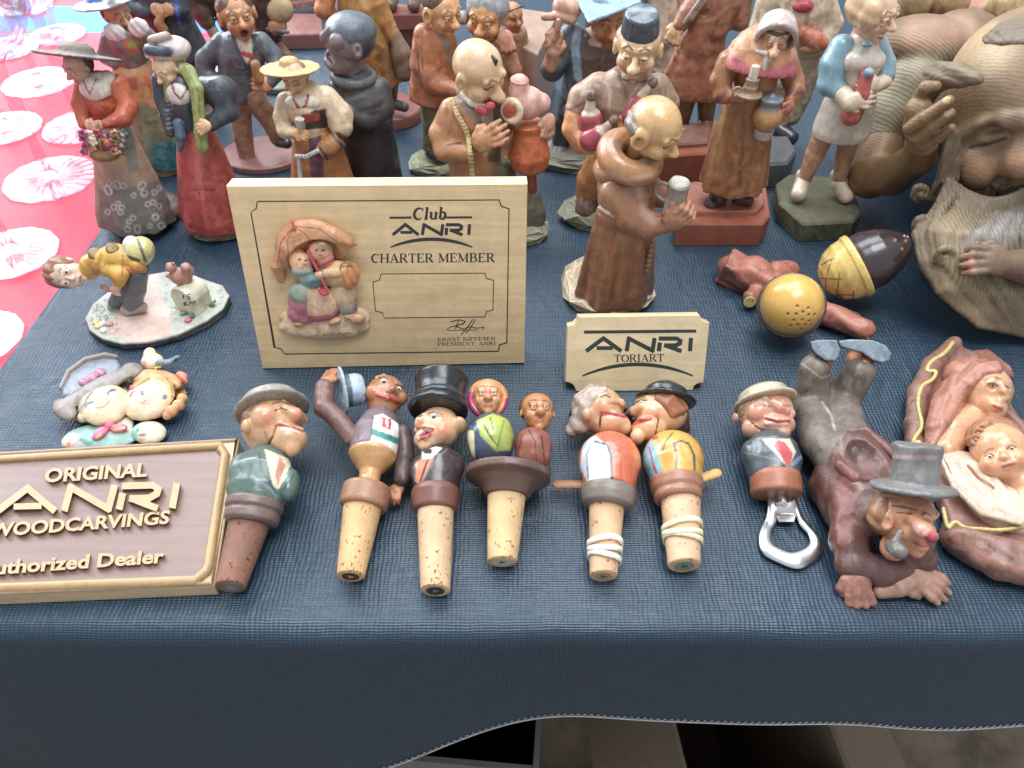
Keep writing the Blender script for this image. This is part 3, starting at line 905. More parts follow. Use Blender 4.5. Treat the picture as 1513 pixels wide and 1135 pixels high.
def hem_stitch():
    """white overlock thread along the hem: a zigzag tube"""
    pts = []
    for i, p in enumerate(HEM):
        P = np.array(p)/CM
        if not -12 < P[0] < 44: continue
        pts.append(P)
    dense = []
    for a, b in zip(pts[:-1], pts[1:]):
        for q in (0, .33, .66): dense.append(a+(b-a)*q)
    zz = [p+A(0, -.07, .05+(.34 if i % 2 else 0)) for i, p in enumerate(dense)]
    m1 = tube_mesh(zz, .02, 5); m2 = tube_mesh([p+A(0, -.06, .06) for p in dense], .03, 5)
    Vv, F = join(m1, m2)
    me = bpy.data.meshes.new('hem_stitching'); me.from_pydata((Vv*CM).tolist(), [], F)
    setcol(me, np.repeat([C_('b9bcc0')], len(Vv), 0)); me.materials.append(MATS['card'])
    o = bpy.data.objects.new('hem_stitching', me); o.parent = CLOTH; COL.objects.link(o)
hem_stitch()

def simple_mat(name, c1, c2, scale, rough=.8, bump=.3, detail=8):
    m = bpy.data.materials.new(name); m.use_nodes = True
    nt = m.node_tree; N = nt.nodes; K = nt.links; b = N['Principled BSDF']
    tc = N.new('ShaderNodeTexCoord'); n = N.new('ShaderNodeTexNoise'); n.inputs['Scale'].default_value = scale; n.inputs['Detail'].default_value = detail; n.inputs['Roughness'].default_value = .7
    K.new(tc.outputs['Object'], n.inputs[0])
    cr = N.new('ShaderNodeValToRGB'); cr.color_ramp.elements[0].position = .32; cr.color_ramp.elements[1].position = .7
    cr.color_ramp.elements[0].color = (*C_(c1), 1); cr.color_ramp.elements[1].color = (*C_(c2), 1)
    K.new(n.outputs[0], cr.inputs[0]); K.new(cr.outputs[0], b.inputs['Base Color']); b.inputs['Roughness'].default_value = rough
    bp = N.new('ShaderNodeBump'); bp.inputs['Strength'].default_value = bump; bp.inputs['Distance'].default_value = .002
    K.new(n.outputs[0], bp.inputs['Height']); K.new(bp.outputs[0], b.inputs['Normal'])
    return m
# the wooden table under the cloths
def table():
    me = bpy.data.meshes.new('table')
    lo, hi = A(-110, EDGE_Y+1.1, -3.2), A(75, 165, -.62)
    Vv = [(x*CM, y*CM, z*CM) for z in (lo[2], hi[2]) for x, y in ((lo[0], lo[1]), (hi[0], lo[1]), (hi[0], hi[1]), (lo[0], hi[1]))]
    F = [(3, 2, 1, 0), (4, 5, 6, 7), (0, 1, 5, 4), (1, 2, 6, 5), (2, 3, 7, 6), (3, 0, 4, 7)]
    me.from_pydata(Vv, [], F); me.materials.append(simple_mat('table_board', '5a4636', '7a6048', 40))
    o = bpy.data.objects.new('table', me); COL.objects.link(o); struct(o)
table()
def red_cloth():
    m = bpy.data.materials.new('red_cloth'); m.use_nodes = True
    nt = m.node_tree; N = nt.nodes; K = nt.links; b = N['Principled BSDF']
    tc = N.new('ShaderNodeTexCoord'); sp = N.new('ShaderNodeSeparateXYZ'); K.new(tc.outputs['Object'], sp.inputs[0])
    # printed blue blocks far back on the red cloth
    def band(sock, lo, hi):
        a = N.new('ShaderNodeMath'); a.operation = 'GREATER_THAN'; a.inputs[1].default_value = lo; K.new(sock, a.inputs[0])
        c = N.new('ShaderNodeMath'); c.operation = 'LESS_THAN'; c.inputs[1].default_value = hi; K.new(sock, c.inputs[0])
        d = N.new('ShaderNodeMath'); d.operation = 'MULTIPLY'; K.new(a.outputs[0], d.inputs[0]); K.new(c.outputs[0], d.inputs[1]); return d.outputs[0]
    def mul(a, c):
        d = N.new('ShaderNodeMath'); d.operation = 'MULTIPLY'; K.new(a, d.inputs[0]); K.new(c, d.inputs[1]); return d.outputs[0]
    def mx(a, c):
        d = N.new('ShaderNodeMath'); d.operation = 'MAXIMUM'; K.new(a, d.inputs[0]); K.new(c, d.inputs[1]); return d.outputs[0]
    x, y = sp.outputs[0], sp.outputs[1]
    f = mx(mul(band(y, .835, .905), band(x, -.575, -.2)), mul(band(y, .775, .83), band(x, -.60, -.485)))
    f = mx(f, mul(band(y, .95, 1.03), band(x, -.7, -.2)))
    mix = N.new('ShaderNodeMix'); mix.data_type = 'RGBA'
    mix.inputs['A'].default_value = (*C_('d5203f'), 1); mix.inputs['B'].default_value = (*C_('2f7fd0'), 1)
    K.new(f, mix.inputs['Factor']); K.new(mix.outputs['Result'], b.inputs['Base Color'])
    b.inputs['Roughness'].default_value = .5; b.inputs['Specular IOR Level'].default_value = .4
    n = N.new('ShaderNodeTexNoise'); n.inputs['Scale'].default_value = 9; n.inputs['Detail'].default_value = 5; K.new(tc.outputs['Object'], n.inputs[0])
    bp = N.new('ShaderNodeBump'); bp.inputs['Strength'].default_value = .35; bp.inputs['Distance'].default_value = .01
    K.new(n.outputs[0], bp.inputs['Height']); K.new(bp.outputs[0], b.inputs['Normal'])
    xs = np.arange(-112, -27.4, .8); ys = np.arange(14, 166, 2.0)
    o = grid_obj('red_tablecloth', xs, ys, lambda x, y: -.30+.1*math.sin(x*.5+y*.05)*math.sin(y*.2)-(.25 if x > -28.2 else 0), m)
    o['label'] = 'red cloth with blue printed blocks under the glass goblets'; o['category'] = 'tablecloth'
red_cloth()
# floor and what lies under the table
fl = grid_obj('floor', np.linspace(-300, 300, 3), np.linspace(-200, 400, 3), lambda x, y: -76, simple_mat('concrete', '5f5346', '9c8a76', 14))
struct(fl)
def carton(name, c, hs, rz, col, label, flaps=True):
    t = Thing(name, label, 'box', A(c[0], c[1], -76))
    M = rotm(0, 0, rz)
    w, d, hh = hs
    def box(cc, h2, MM=None):
        MM = M if MM is None else MM
        sg = [(-1, -1, -1), (1, -1, -1), (1, 1, -1), (-1, 1, -1), (-1, -1, 1), (1, -1, 1), (1, 1, 1), (-1, 1, 1)]
        Vv = np.array([np.array(cc)+MM@(np.array(q)*h2) for q in sg])
        return Vv, [(3, 2, 1, 0), (4, 5, 6, 7), (0, 1, 5, 4), (1, 2, 6, 5), (2, 3, 7, 6), (3, 0, 4, 7)]
    base = A(c[0], c[1], -76)
    for nm, off, h2 in (('side_panel', (-w, 0, hh), (.2, d, hh)), ('side_panel', (w, 0, hh), (.2, d, hh)), ('end_panel', (0, -d, hh), (w-.25, .2, hh)), ('end_panel', (0, d, hh), (w-.25, .2, hh)), ('bottom_panel', (0, 0, .25), (w-.25, d-.25, .2))):
        Vv, F = box(base+M@A(*off), A(*h2)); t.mesh(nm, Vv, F, 'card', col)
    if flaps:
        for sx in (-1, 1):
            MM = M@rotm(0, sx*32, 0)
            Vv, F = box(base+M@A(sx*(w+d*.36), 0, 2*hh-d*.24), A(d*.42, d-.4, .15), MM); t.mesh('flap', Vv, F, 'card', col)
    return t
carton('cardboard_box', (21, 34, 0), (7, 10, 18), 6, '86735f', 'open brown cardboard box on the floor under the table')
carton('paper_box', (-3.6, 29, 0), (6, 9, 26), -5, '6f6c68', 'pale box on the floor below the dipping cloth hem', flaps=False)

# ------------------------------------------------------------------ cork stoppers lying on the cloth
def cork_mat():
    m = bpy.data.materials.new('cork'); m.use_nodes = True
    nt = m.node_tree; N = nt.nodes; K = nt.links; b = N['Principled BSDF']
    at = N.new('ShaderNodeAttribute'); at.attribute_name = 'col'
    tc = N.new('ShaderNodeTexCoord')
    mp = N.new('ShaderNodeMapping'); mp.inputs['Scale'].default_value = (1, .8, 1); K.new(tc.outputs['Object'], mp.inputs[0])
    n1 = N.new('ShaderNodeTexNoise'); n1.inputs['Scale'].default_value = 330; n1.inputs['Detail'].default_value = 3; K.new(mp.outputs[0], n1.inputs[0])
    n2 = N.new('ShaderNodeTexNoise'); n2.inputs['Scale'].default_value = 90; n2.inputs['Detail'].default_value = 6; K.new(tc.outputs['Object'], n2.inputs[0])
    v = N.new('ShaderNodeTexVoronoi'); v.inputs['Scale'].default_value = 210; v.inputs['Randomness'].default_value = 1
    md = N.new('ShaderNodeMix'); md.data_type = 'VECTOR'; md.inputs['Factor'].default_value = .02
    K.new(mp.outputs[0], md.inputs['A']); K.new(n1.outputs['Color'], md.inputs['B']); K.new(md.outputs['Result'], v.inputs[0])
    lt = N.new('ShaderNodeMath'); lt.operation = 'LESS_THAN'; lt.inputs[1].default_value = .26; K.new(v.outputs['Distance'], lt.inputs[0])
    gt = N.new('ShaderNodeMath'); gt.operation = 'GREATER_THAN'; gt.inputs[1].default_value = .6
    sp = N.new('ShaderNodeSeparateColor'); K.new(v.outputs['Color'], sp.inputs[0]); K.new(sp.outputs[0], gt.inputs[0])
    pt = N.new('ShaderNodeMath'); pt.operation = 'MULTIPLY'; K.new(lt.outputs[0], pt.inputs[0]); K.new(gt.outputs[0], pt.inputs[1])
    r2 = N.new('ShaderNodeMapRange'); r2.inputs[1].default_value = .3; r2.inputs[2].default_value = .7; r2.inputs[3].default_value = .78; r2.inputs[4].default_value = 1.12; K.new(n2.outputs[0], r2.inputs[0])
    vm = N.new('ShaderNodeVectorMath'); vm.operation = 'SCALE'; K.new(at.outputs['Color'], vm.inputs[0]); K.new(r2.outputs[0], vm.inputs['Scale'])
    mx = N.new('ShaderNodeMix'); mx.data_type = 'RGBA'; mx.blend_type = 'MULTIPLY'; mx.inputs['B'].default_value = (.42, .24, .14, 1)
    K.new(pt.outputs[0], mx.inputs['Factor']); K.new(vm.outputs[0], mx.inputs['A']); K.new(mx.outputs['Result'], b.inputs['Base Color'])
    b.inputs['Roughness'].default_value = .75
    sb = N.new('ShaderNodeMath'); sb.operation = 'SUBTRACT'; K.new(n1.outputs[0], sb.inputs[0]); K.new(pt.outputs[0], sb.inputs[1])
    bp = N.new('ShaderNodeBump'); bp.inputs['Strength'].default_value = .5; bp.inputs['Distance'].default_value = .0007; K.new(sb.outputs[0], bp.inputs['Height']); K.new(bp.outputs[0], b.inputs['Normal'])
    MATS['cork'] = m
cork_mat()
def cork(t, v, a, b, ra, rb, col='c9a06c', disc=None, print_=None):
    """a = free end (x,y,h), b = collar end"""
    Pa, m = v.pt(*a); Pb, _ = v.pt(*b)
    L = np.linalg.norm(Pb-Pa); e = .05/L
    V_, F = lathe_mesh(Pa, Pb, [(0, ra*m-.06), (e, ra*m), (.2, (ra*.8+rb*.2)*m), (.6, (ra*.4+rb*.6)*m), (1, rb*m)], 44, rip=lambda t_, th: .006*math.sin(5*th+t_*9)+.004*math.sin(11*th-t_*23))
    o = t.mesh('cork', V_, F, 'cork', col, auto=40)
    if disc:
        w = nrm(Pa-Pb)
        V_, F = lathe_mesh(Pa-w*.02, Pa+w*.015, [(0, ra*m*.62), (1, ra*m*.62)], 28)
        q = t.mesh('end_label', V_, F, 'ink', disc, parent=o)
        V_, F = lathe_mesh(Pa+w*.014, Pa+w*.022, [(0, ra*m*.3), (1, ra*m*.3)], 3)
        t.mesh('end_mark', V_, F, 'ink', print_ or '2f4f6a', parent=q)
    return o

# --- the man tipping his hat
v = V(450, 520, 2.9875, Z=0)
P0 = v.p(255, 760, 0)
t = Thing('bottle_stopper', 'cork stopper with a bald brown man raising his pale blue hat', 'bottle stopper', P0, 'carved bottle stoppers', .07)
cork(t, v, (203, 992, .72), (262, 655, 1.25), 62, 93, 'd0a26a', '3b2c22', 'b08d5e')
t.sdf('collar', [v.L((258, 690, 1.2), (280, 590, 1.5), [(0, 100), (.12, 108), (.88, 108), (1, 96)])], '9a6b4c', 'flat_satin', carve=.004, k=.03)
t.sdf('turned_neck', [v.L((280, 600, 1.5), (308, 430, 1.9), [(0, 62), (.2, 46), (.4, 50), (.6, 85), (.8, 112), (1, 108)])], 'c08a50', 'lacquer', carve=.004, k=.03)
body = t.sdf('coat', [v.L((300, 480, 1.85), (338, 268, 2.2), [(0, 92), (.15, 112), (.55, 112), (.85, 86), (1, 60)], fl=.95)], '6e5a62', 'satin',
      paint=[v.D([(305, 285), (345, 275), (425, 325), (398, 488), (280, 445)], 2, 'e6e6dc', 3, True), v.D([(300, 352), (412, 395)], 14, '1f7a6c', 3), v.D([(345, 290), (380, 300), (378, 340), (345, 328)], 3, 'c02a34', 3, True), v.D([(362, 300), (366, 328)], 6, 'f0d8d0', 3), v.D([(305, 285), (280, 445)], 2, '4a3a3a', 2)], carve=.02)
H = head(v.p(352, 200, 2.35), 1.22, (.12, -.42, .9), (.18, .9, .4), skin='a8683f', lip='b8322c', brow='3a1f14', blush='c0503a', mouth='smile', ears=0, nose=.85, neck=.9, eye_r=.15, mw=.42, browz=.42, bl=.5, wide=1.16)
bs = [v.E(356, 192, 2.35, 86, 96, 84), v.E(345, 250, 2.2, 62, 50, 56)]
px_head(t, v, bs, 'a96c46', lambda q: [q.C((385, 140, 0, 10), (388, 165, -.06, 17)), q.S(372, 172, 0, 10), q.S(402, 178, 0, 10), q.S(308, 180, .36, 42), q.S(425, 205, .25, 30), q.C((325, 190, 0, 9), (368, 205, -.02, 10), (408, 220, 0, 8)), q.C((320, 112, 0, 8), (350, 106, 0, 9), (378, 122, 0, 7)), q.C((405, 140, 0, 7), (430, 150, 0, 7))],
    [v.D([(322, 188), (345, 192), (368, 200), (408, 220)], 9, 'b8322c', 4), v.D([(322, 190), (368, 206), (408, 221)], 2, '7a1a18', 2), v.D([(326, 116), (350, 108), (376, 124)], 3, '4a2418', 3), v.D([(404, 144), (432, 156)], 3, '4a2418', 3), v.D([(310, 185)], 26, 'c0543c', 36, st=.6), v.D([(388, 165)], 14, '9a3f34', 16, st=.6)], [(350, 134, 17), (415, 166, 14)], iris='5a6a70')
arm = t.sdf('raised_arm', [v.C((215, 385, 2.2, 42), (150, 300, 2.6, 44), (85, 245, 2.8, 44), (90, 165, 2.9, 46), k=.05)], '6d4a42', 'satin', carve=.03)
Pb, m = v.pt(95, 130, 2.95)
t.sdf('hand', [hand(Pb, (.3, .9, .2), (-.5, 0, .8), 42*m, curl=.8, thumb=1)], 'b06a42', 'satin', k=.05)
hp, m = v.pt(165, 175, 2.9)
ax = nrm((.82, .3, -.12))
hatp = [wL(hp-ax*.05, hp+ax*1.15, [(0, 1.22), (.08, 1.32), (.14, 1.22), (.17, .86), (.7, .84), (.95, .72), (1, .5)], fl=1.0)]
hatp += [neg(wS(hp-ax*.55, .82), .05)]
t.sdf('hat', hatp, '9fb4c4', 'satin', paint=[pp(wL(hp+ax*.16, hp+ax*.42, [(0, 1), (1, 1)]), '4a5a66', .06)], k=.06)
t.sdf('hanging_arm', [v.C((432, 360, 2.1, 40), (445, 470, 1.6, 42), (432, 560, 1.2, 38), k=.08)], '4f3a38', 'satin', carve=.03)
Pb, m = v.pt(412, 605, .95)
t.sdf('hand', [hand(Pb, (-.3, -.9, -.1), (0, 0, 1), 30*m, curl=.5)], 'b06a42', 'satin', k=.05)

# --- the man in the top hat
t = Thing('bottle_stopper', 'cork stopper with a laughing man in a black top hat', 'bottle stopper', v.p(578, 820, 0), 'carved bottle stoppers', .07)
cork(t, v, (577, 1055, .72), (578, 700, 1.2), 66, 86, 'cda47a', '2b2a2a', '5a7a6a')
t.sdf('collar', [v.L((576, 705, 1.15), (580, 600, 1.5), [(0, 88), (.1, 100), (.75, 110), (1, 100)])], '6f4438', 'flat_satin', carve=.004, k=.03)
t.sdf('jacket', [v.L((580, 620, 1.5), (592, 415, 2.0), [(0, 96), (.3, 108), (.6, 112), (.8, 85), (1, 45)], fl=.9), v.E(665, 500, 1.9, 42, 62, 45), v.E(505, 520, 1.9, 38, 62, 45)], '3a2a2c', 'lacquer',
      paint=[v.D([(530, 462), (575, 455), (510, 590), (488, 570), (495, 490)], 2, 'cf7a55', 3, True), v.D([(548, 462), (508, 580)], 4, '2a2426', 3), v.D([(520, 440), (580, 420), (605, 425), (555, 470), (520, 470)], 2, 'e8e2d8', 3, True),
             v.D([(535, 437), (552, 440)], 13, '1c1a1e', 3), v.D([(592, 455), (630, 430), (575, 480), (515, 585)], 4, '4d5a68', 3), v.D([(485, 500), (478, 590)], 3, '4d5a68', 3), v.D([(570, 585), (640, 520)], 3, '1a1416', 3)], carve=.025)
H = head(v.p(592, 330, 2.35), 1.26, (-.42, -.45, .8), (.02, .93, .36), skin='dba77c', lip='b5231e', brow='3a241a', blush='d2593f', mouth='none', ears=1.25, nose=1.15, neck=.9, eye_r=.15, cheek=1.05)
bs = [v.E(592, 335, 2.4, 94, 100, 92), v.E(548, 388, 2.35, 66, 48, 58)]
px_head(t, v, bs, 'd6a47a', lambda q: [q.C((528, 282, .05, 14), (512, 305, -.05, 22), (508, 318, -.03, 22)), q.S(605, 352, .42, 48), q.S(500, 345, .15, 18), neg(q.C((510, 360, 0, 11), (532, 352, 0, 15), (556, 350, 0, 9)), .03), q.C((508, 384, .02, 9), (535, 380, 0, 9), (562, 360, .02, 8)), q.C((500, 340, .02, 7), (530, 332, 0, 8), (566, 338, .02, 7)), q.S(532, 412, .2, 30), q.E(682, 326, .1, 34, 28, 52), neg(q.E(690, 326, -.3, 14, 18, 28), .04), q.C((545, 272, 0, 8), (575, 266, 0, 9), (602, 280, 0, 7)), q.C((505, 286, 0, 7), (520, 280, 0, 7))],
    [v.D([(500, 358), (530, 338), (564, 342), (550, 372), (512, 386)], 2, '7a1a18', 3, True), v.D([(506, 357), (532, 344), (558, 346)], 6, 'efe8d6', 2), v.D([(500, 340), (530, 332), (568, 340), (552, 372), (512, 388)], 4, 'b5231e', 3), v.D([(545, 272), (575, 262), (604, 278)], 3, '3a241a', 3), v.D([(503, 288), (520, 280)], 3, '3a241a', 3), v.D([(548, 286), (570, 276), (594, 286)], 2.5, '3a241a', 2), v.D([(612, 345)], 30, 'd2603f', 44, st=.7), v.D([(510, 315)], 16, 'd0704c', 22, st=.6)], [(571, 288, 17), (521, 297, 12)], iris='4a6a8a')
t.sdf('hair', [v.C((648, 290, 2.5, 20), (655, 330, 2.5, 18)), v.C((640, 285, 2.9, 14), (600, 272, 3.1, 12))], '5a3c2c', 'satin', k=.05)
ht = t.sdf('top_hat', [v.L((588, 268, 2.75), (606, 118, 3.1), [(0, 120), (.06, 134), (.2, 130), (.27, 108), (.6, 110), (.92, 122), (1, 118)], fl=1.0)], '17191c', 'lacquer', carve=.01, k=.05)
Pa, m = v.pt(595, 228, 2.85); Pb, _ = v.pt(598, 205, 2.9)
V_, F = lathe_mesh(Pa, Pb, [(0, 113*m), (1, 113.5*m)], 40); t.mesh('hat_band', V_, F, 'lacquer', '2c333a', parent=ht, smooth=True)

# --- two heads on one dish
t = Thing('bottle_stopper', 'cork stopper with two peasant heads above a wide dark dish', 'bottle stopper', v.p(880, 780, 0), 'carved bottle stoppers', .07)
cork(t, v, (872, 928, .85), (895, 600, 1.6), 66, 92, 'd3ab74', 'b9b49a', '2f4f6a')
t.sdf('dish', [v.L((893, 640, 1.5), (902, 500, 2.0), [(0, 96), (.25, 118), (.45, 150), (.5, 168), (.55, 190), (.78, 192), (.82, 170), (1, 60)])], '5c4238', 'flat_satin', carve=.006, k=.05)
t.sdf('shawled_body', [v.E(822, 370, 2.6, 104, 112, 92), v.E(825, 430, 2.3, 95, 70, 80)], '3c4a62', 'lacquer',
      paint=[v.D([(760, 305), (830, 275), (900, 300), (925, 370), (905, 432), (845, 435), (780, 370)], 3, 'a5b24a', 4, True), v.D([(720, 350), (745, 350), (750, 480), (722, 500)], 3, 'e0cf9c', 3, True),
             v.D([(790, 320), (850, 425)], 4, '3f5a2a', 3), v.D([(880, 305), (850, 425)], 4, '6f8434', 3), v.D([(820, 290), (835, 350)], 3, '2a3a20', 2), v.D([(765, 320), (845, 420)], 3, 'd0d48c', 3)], carve=.03)
t.sdf('brown_body', [v.E(1008, 415, 2.3, 84, 84, 82), v.E(1010, 470, 2.1, 78, 50, 70)], '8a4a3a', 'satin', paint=[v.D([(990, 345), (1020, 400), (1022, 480)], 3, '3a1f1a', 2), v.D([(1045, 370), (1060, 480)], 3, '3a1f1a', 2), v.D([(960, 370), (945, 440)], 2, '3a1f1a', 2)], carve=.03)
H = head(v.p(808, 205, 2.75), 1.02, (.05, -.5, .85), (-.02, .88, .45), skin='dd9a62', lip='c0405a', brow='6a3a20', blush='d0402c', mouth='flat', ears=0, nose=1.2, neck=.9, eye_r=.13, mw=.25, bl=.75)
put_head(t, H, xpaint=[v.D([(805, 160), (812, 182)], 12, 'd05a6a', 6, st=.7)], mat='lacquer')
t.sdf('headscarf', [wT(H['L'](0, -.02, -.02), H['fr'], .84*H['R'], .2*H['R']), H['e'](0, -.35, .1, .9, .6, .95)], 'cf8038', 'lacquer', paint=[v.D([(730, 190), (735, 250), (770, 290), (850, 290), (890, 270), (895, 220)], 16, 'a8285a', 5)], k=.08)
H = head(v.p(1028, 272, 2.5), 1.08, (.12, -.45, .86), (.0, .9, .43), skin='bd7a48', lip='b04038', brow='4a2a1a', blush='c84a34', mouth='flat', ears=.6, nose=1.2, neck=.9, eye_r=.12, mw=.25, bl=.6)
put_head(t, H, [], mat='lacquer')
t.sdf('hair', [H['e'](0, -.3, .3, .84, .72, .74)], '7a4a2c', 'satin', k=.05)

# --- man in a grey hat on a dark cork beside the sign
v = V(0, 500, 2.769, Z=0)
t = Thing('bottle_stopper', 'cork stopper with a jowly man in a grey hat leaning on the dealer sign', 'bottle stopper', v.p(990, 860, 0), 'carved bottle stoppers', .07)
cork(t, v, (942, 1018, .75), (1028, 730, 1.2), 62, 90, '835745', '6a6a66', '8a8a84')
t.sdf('collar', [v.L((1025, 760, 1.2), (1048, 660, 1.6), [(0, 92), (.1, 110), (.4, 112), (.5, 104), (.6, 118), (.9, 118), (1, 100)])], '6f5a52', 'flat_satin', carve=.004, k=.03)
t.sdf('coat', [v.L((1045, 690, 1.6), (1095, 455, 2.1), [(0, 104), (.25, 132), (.6, 134), (.85, 95), (1, 60)], fl=.85), v.E(990, 540, 2.2, 55, 80, 60), v.E(1185, 600, 2.1, 40, 75, 50)], '4d6258', 'lacquer',
      paint=[v.D([(1085, 455), (1195, 500), (1140, 615), (1120, 610)], 2, 'd8cfae', 3, True), v.D([(1145, 490), (1165, 520), (1140, 600), (1128, 560)], 3, 'c4806a', 3, True), v.D([(1060, 470), (1070, 540), (1120, 615)], 4, '2c3c42', 3), v.D([(1030, 560), (1110, 620), (1130, 650)], 4, '6a8296', 3), v.D([(1160, 620), (1200, 560)], 4, '2c4434', 3), v.D([(950, 600), (1100, 660)], 4, '3c5a4a', 3)], carve=.03)
H = head(v.p(1122, 378, 2.55), 1.58, (.66, -.45, .62), (-.02, .93, .38), skin='cf9a6c', lip='b03c34', brow='5a3a26', blush='c85a44', mouth='none', ears=.9, nose=1.05, nlen=.8, neck=.8, eye_r=.12, wide=1.02, jaw=1.2)
bs = [v.E(1112, 352, 2.5, 122, 118, 112), v.E(1175, 415, 2.5, 84, 62, 72), v.E(1085, 420, 2.2, 70, 60, 60)]
px_head(t, v, bs, 'c9966a', lambda q: [q.C((1165, 290, 0, 22), (1205, 312, -.08, 30), (1228, 325, -.05, 26)), q.S(1085, 325, .5, 60), q.S(1245, 335, .1, 16), neg(q.C((1132, 356, 0, 5), (1116, 400, 0, 6), (1096, 446, 0, 6)), .02), neg(q.C((1140, 360, 0, 5), (1190, 366, 0, 6), (1238, 386, 0, 5)), .02), q.C((1150, 348, 0, 8), (1235, 372, 0, 8)), q.S(1195, 445, .3, 40), q.C((1110, 268, 0, 9), (1160, 262, 0, 10), (1195, 278, 0, 7)), q.E(1012, 360, .0, 22, 30, 32)],
    [v.D([(1140, 354), (1190, 358), (1240, 380)], 5, 'b04a44', 3), v.D([(1150, 366), (1195, 373), (1225, 384)], 4, 'e6dac4', 3), v.D([(1131, 356), (1116, 400), (1097, 446)], 3, '54301e', 3), v.D([(1110, 268), (1150, 258), (1195, 272)], 4, '6a4630', 4), v.D([(1125, 296), (1145, 284), (1172, 292)], 3, '4a2a1c', 2), v.D([(1090, 330)], 34, 'cf6a58', 50, st=.6), v.D([(1215, 318)], 24, 'd07060', 30, st=.7), v.D([(1080, 380), (1100, 420)], 3, 'a06a44', 4)], [(1148, 293, 15)], iris='38586c')
hq = SV(v, bs)
t.sdf('hair', [strands(hq, [(1035, 270), (1000, 310), (995, 380)], [(1070, 275), (1035, 310), (1025, 350)], 5, 14, .08)], '8a6a52', 'satin', k=.05)
t.sdf('hat', [wL(H['L'](-.05, -.3, .62), H['L'](-.1, -.62, 1.18), [(0, 1.78), (.1, 1.86), (.18, 1.8), (.28, 1.5), (.7, 1.42), (1, 1.0)], fl=1.0)], '8f877b', 'satin', carve=.01, k=.06)

# --- kissing couple
v = V(800, 440, 2.579, Z=0)
def rubber_bands(t, v, a, b, ra, rb, ts, col='ece0bc'):
    Pa, m = v.pt(*a); Pb, _ = v.pt(*b); w = nrm(Pb-Pa); s = nrm(np.cross(w, (0, 0, 1.))); q = np.cross(s, w)
    for i, (tt, tilt) in enumerate(ts):
        c = Pa+(Pb-Pa)*tt; r = (ra+(rb-ra)*tt)*m+.07
        Vv, F = [], []; n = 48
        for j in range(n):
            th = 2*math.pi*j/n
            o = c+r*(math.cos(th)*s+math.sin(th)*q)+w*(tilt*math.cos(th+i*1.3)+.05*math.sin(2*th+i))
            rad = nrm(o-c)
            for dx, dz in ((-.13, -.05), (.13, -.05), (.13, .05), (-.13, .05)): Vv.append(o+w*dx+rad*dz)
        for j in range(n):
            k = (j+1) % n
            for e in range(4): F.append((j*4+e, j*4+(e+1) % 4, k*4+(e+1) % 4, k*4+e))
        ob = t_rb(t, i, np.array(Vv), F, col)
def t_rb(t, i, Vv, F, col): return t.mesh('rubber_band', Vv, F, 'matte', col, smooth=True)
t = Thing('bottle_stopper', 'kissing stopper with a grey haired man in a red and white jersey', 'bottle stopper', v.p(245, 850, 0), 'carved bottle stoppers', .07)
cork(t, v, (236, 1062, .66), (250, 770, 1.15), 53, 74, 'cfa277', 'a48a5a')
rubber_bands(t, v, (236, 1062, .66), (250, 770, 1.15), 53, 74, [(.40, .06), (.31, .12), (.22, .1)], 'e9e4d6')
t.sdf('collar', [v.L((252, 800, 1.15), (258, 722, 1.45), [(0, 84), (.1, 98), (.5, 106), (.9, 106), (1, 90)])], '76685e', 'flat_satin', carve=.004, k=.03)
t.sdf('jersey', [v.E(260, 625, 1.75, 119, 122, 112), v.L((258, 735, 1.45), (260, 640, 1.7), [(0, 96), (1, 116)])], 'cf5f3c', 'lacquer',
      paint=[v.D([(160, 555), (205, 528), (262, 580), (270, 705), (190, 720), (150, 650)], 3, 'cdd3da', 4, True), v.D([(185, 570), (250, 555), (268, 600), (270, 705), (180, 712)], 2, 'e8e2d4', 4, True), v.D([(205, 548), (250, 560), (265, 600), (270, 705)], 5, '26323c', 3), v.D([(190, 555), (172, 600), (178, 690)], 2, '6a7480', 2), v.D([(275, 545), (300, 580), (305, 700)], 3, 'b04a30', 4), v.D([(350, 560), (372, 640)], 10, 'd8702c', 10)], carve=.012)
Pa, m = v.pt(60, 712, .75); Pb, _ = v.pt(180, 712, 1.0)
t.sdf('lever', [wC(Pa, .27, Pb, .27, fl=(1, 1, .45))], '96603a', 'flat_satin', k=.02)
H = head(v.p(212, 442, 2.0), 1.2, (.86, -.3, .42), (-.1, .88, .45), skin='d0996c', lip='b23a48', brow='9a8a7a', blush='d0604a', mouth='none', ears=.9, nose=1.25, nlen=1.1, neck=.75, eye_r=.13, jaw=1.05)
bs = [v.E(212, 425, 1.95, 100, 92, 88), v.E(262, 482, 1.95, 76, 42, 58), v.E(318, 496, 1.9, 26, 28, 30)]
px_head(t, v, bs, 'cf9c70', lambda q: [q.C((268, 388, 0, 13), (300, 402, -.05, 17), (316, 412, -.03, 14)), q.S(235, 415, .4, 46), q.C((232, 432, 0, 8), (280, 440, 0, 9), (322, 448, 0, 8)), neg(q.C((232, 446, 0, 4), (322, 460, 0, 4)), .015), neg(q.C((226, 450, 0, 5), (221, 498, 0, 5)), .02), q.C((215, 372, 0, 8), (250, 366, 0, 9)), q.E(172, 445, 0, 18, 26, 28)],
    [v.D([(228, 436), (275, 444), (322, 454)], 6, 'b23a48', 4), v.D([(226, 452), (221, 498)], 3, '4a2a1c', 3), v.D([(262, 402), (290, 404), (308, 416)], 5, 'b06a44', 4), v.D([(225, 378), (245, 370), (262, 380)], 3, '5a4030', 3), v.D([(225, 412)], 26, 'd87a60', 40, st=.6), v.D([(212, 365), (250, 358)], 4, '9a8a7a', 4)], [(242, 388, 11)], iris='3c6a94')
hq = SV(v, bs)
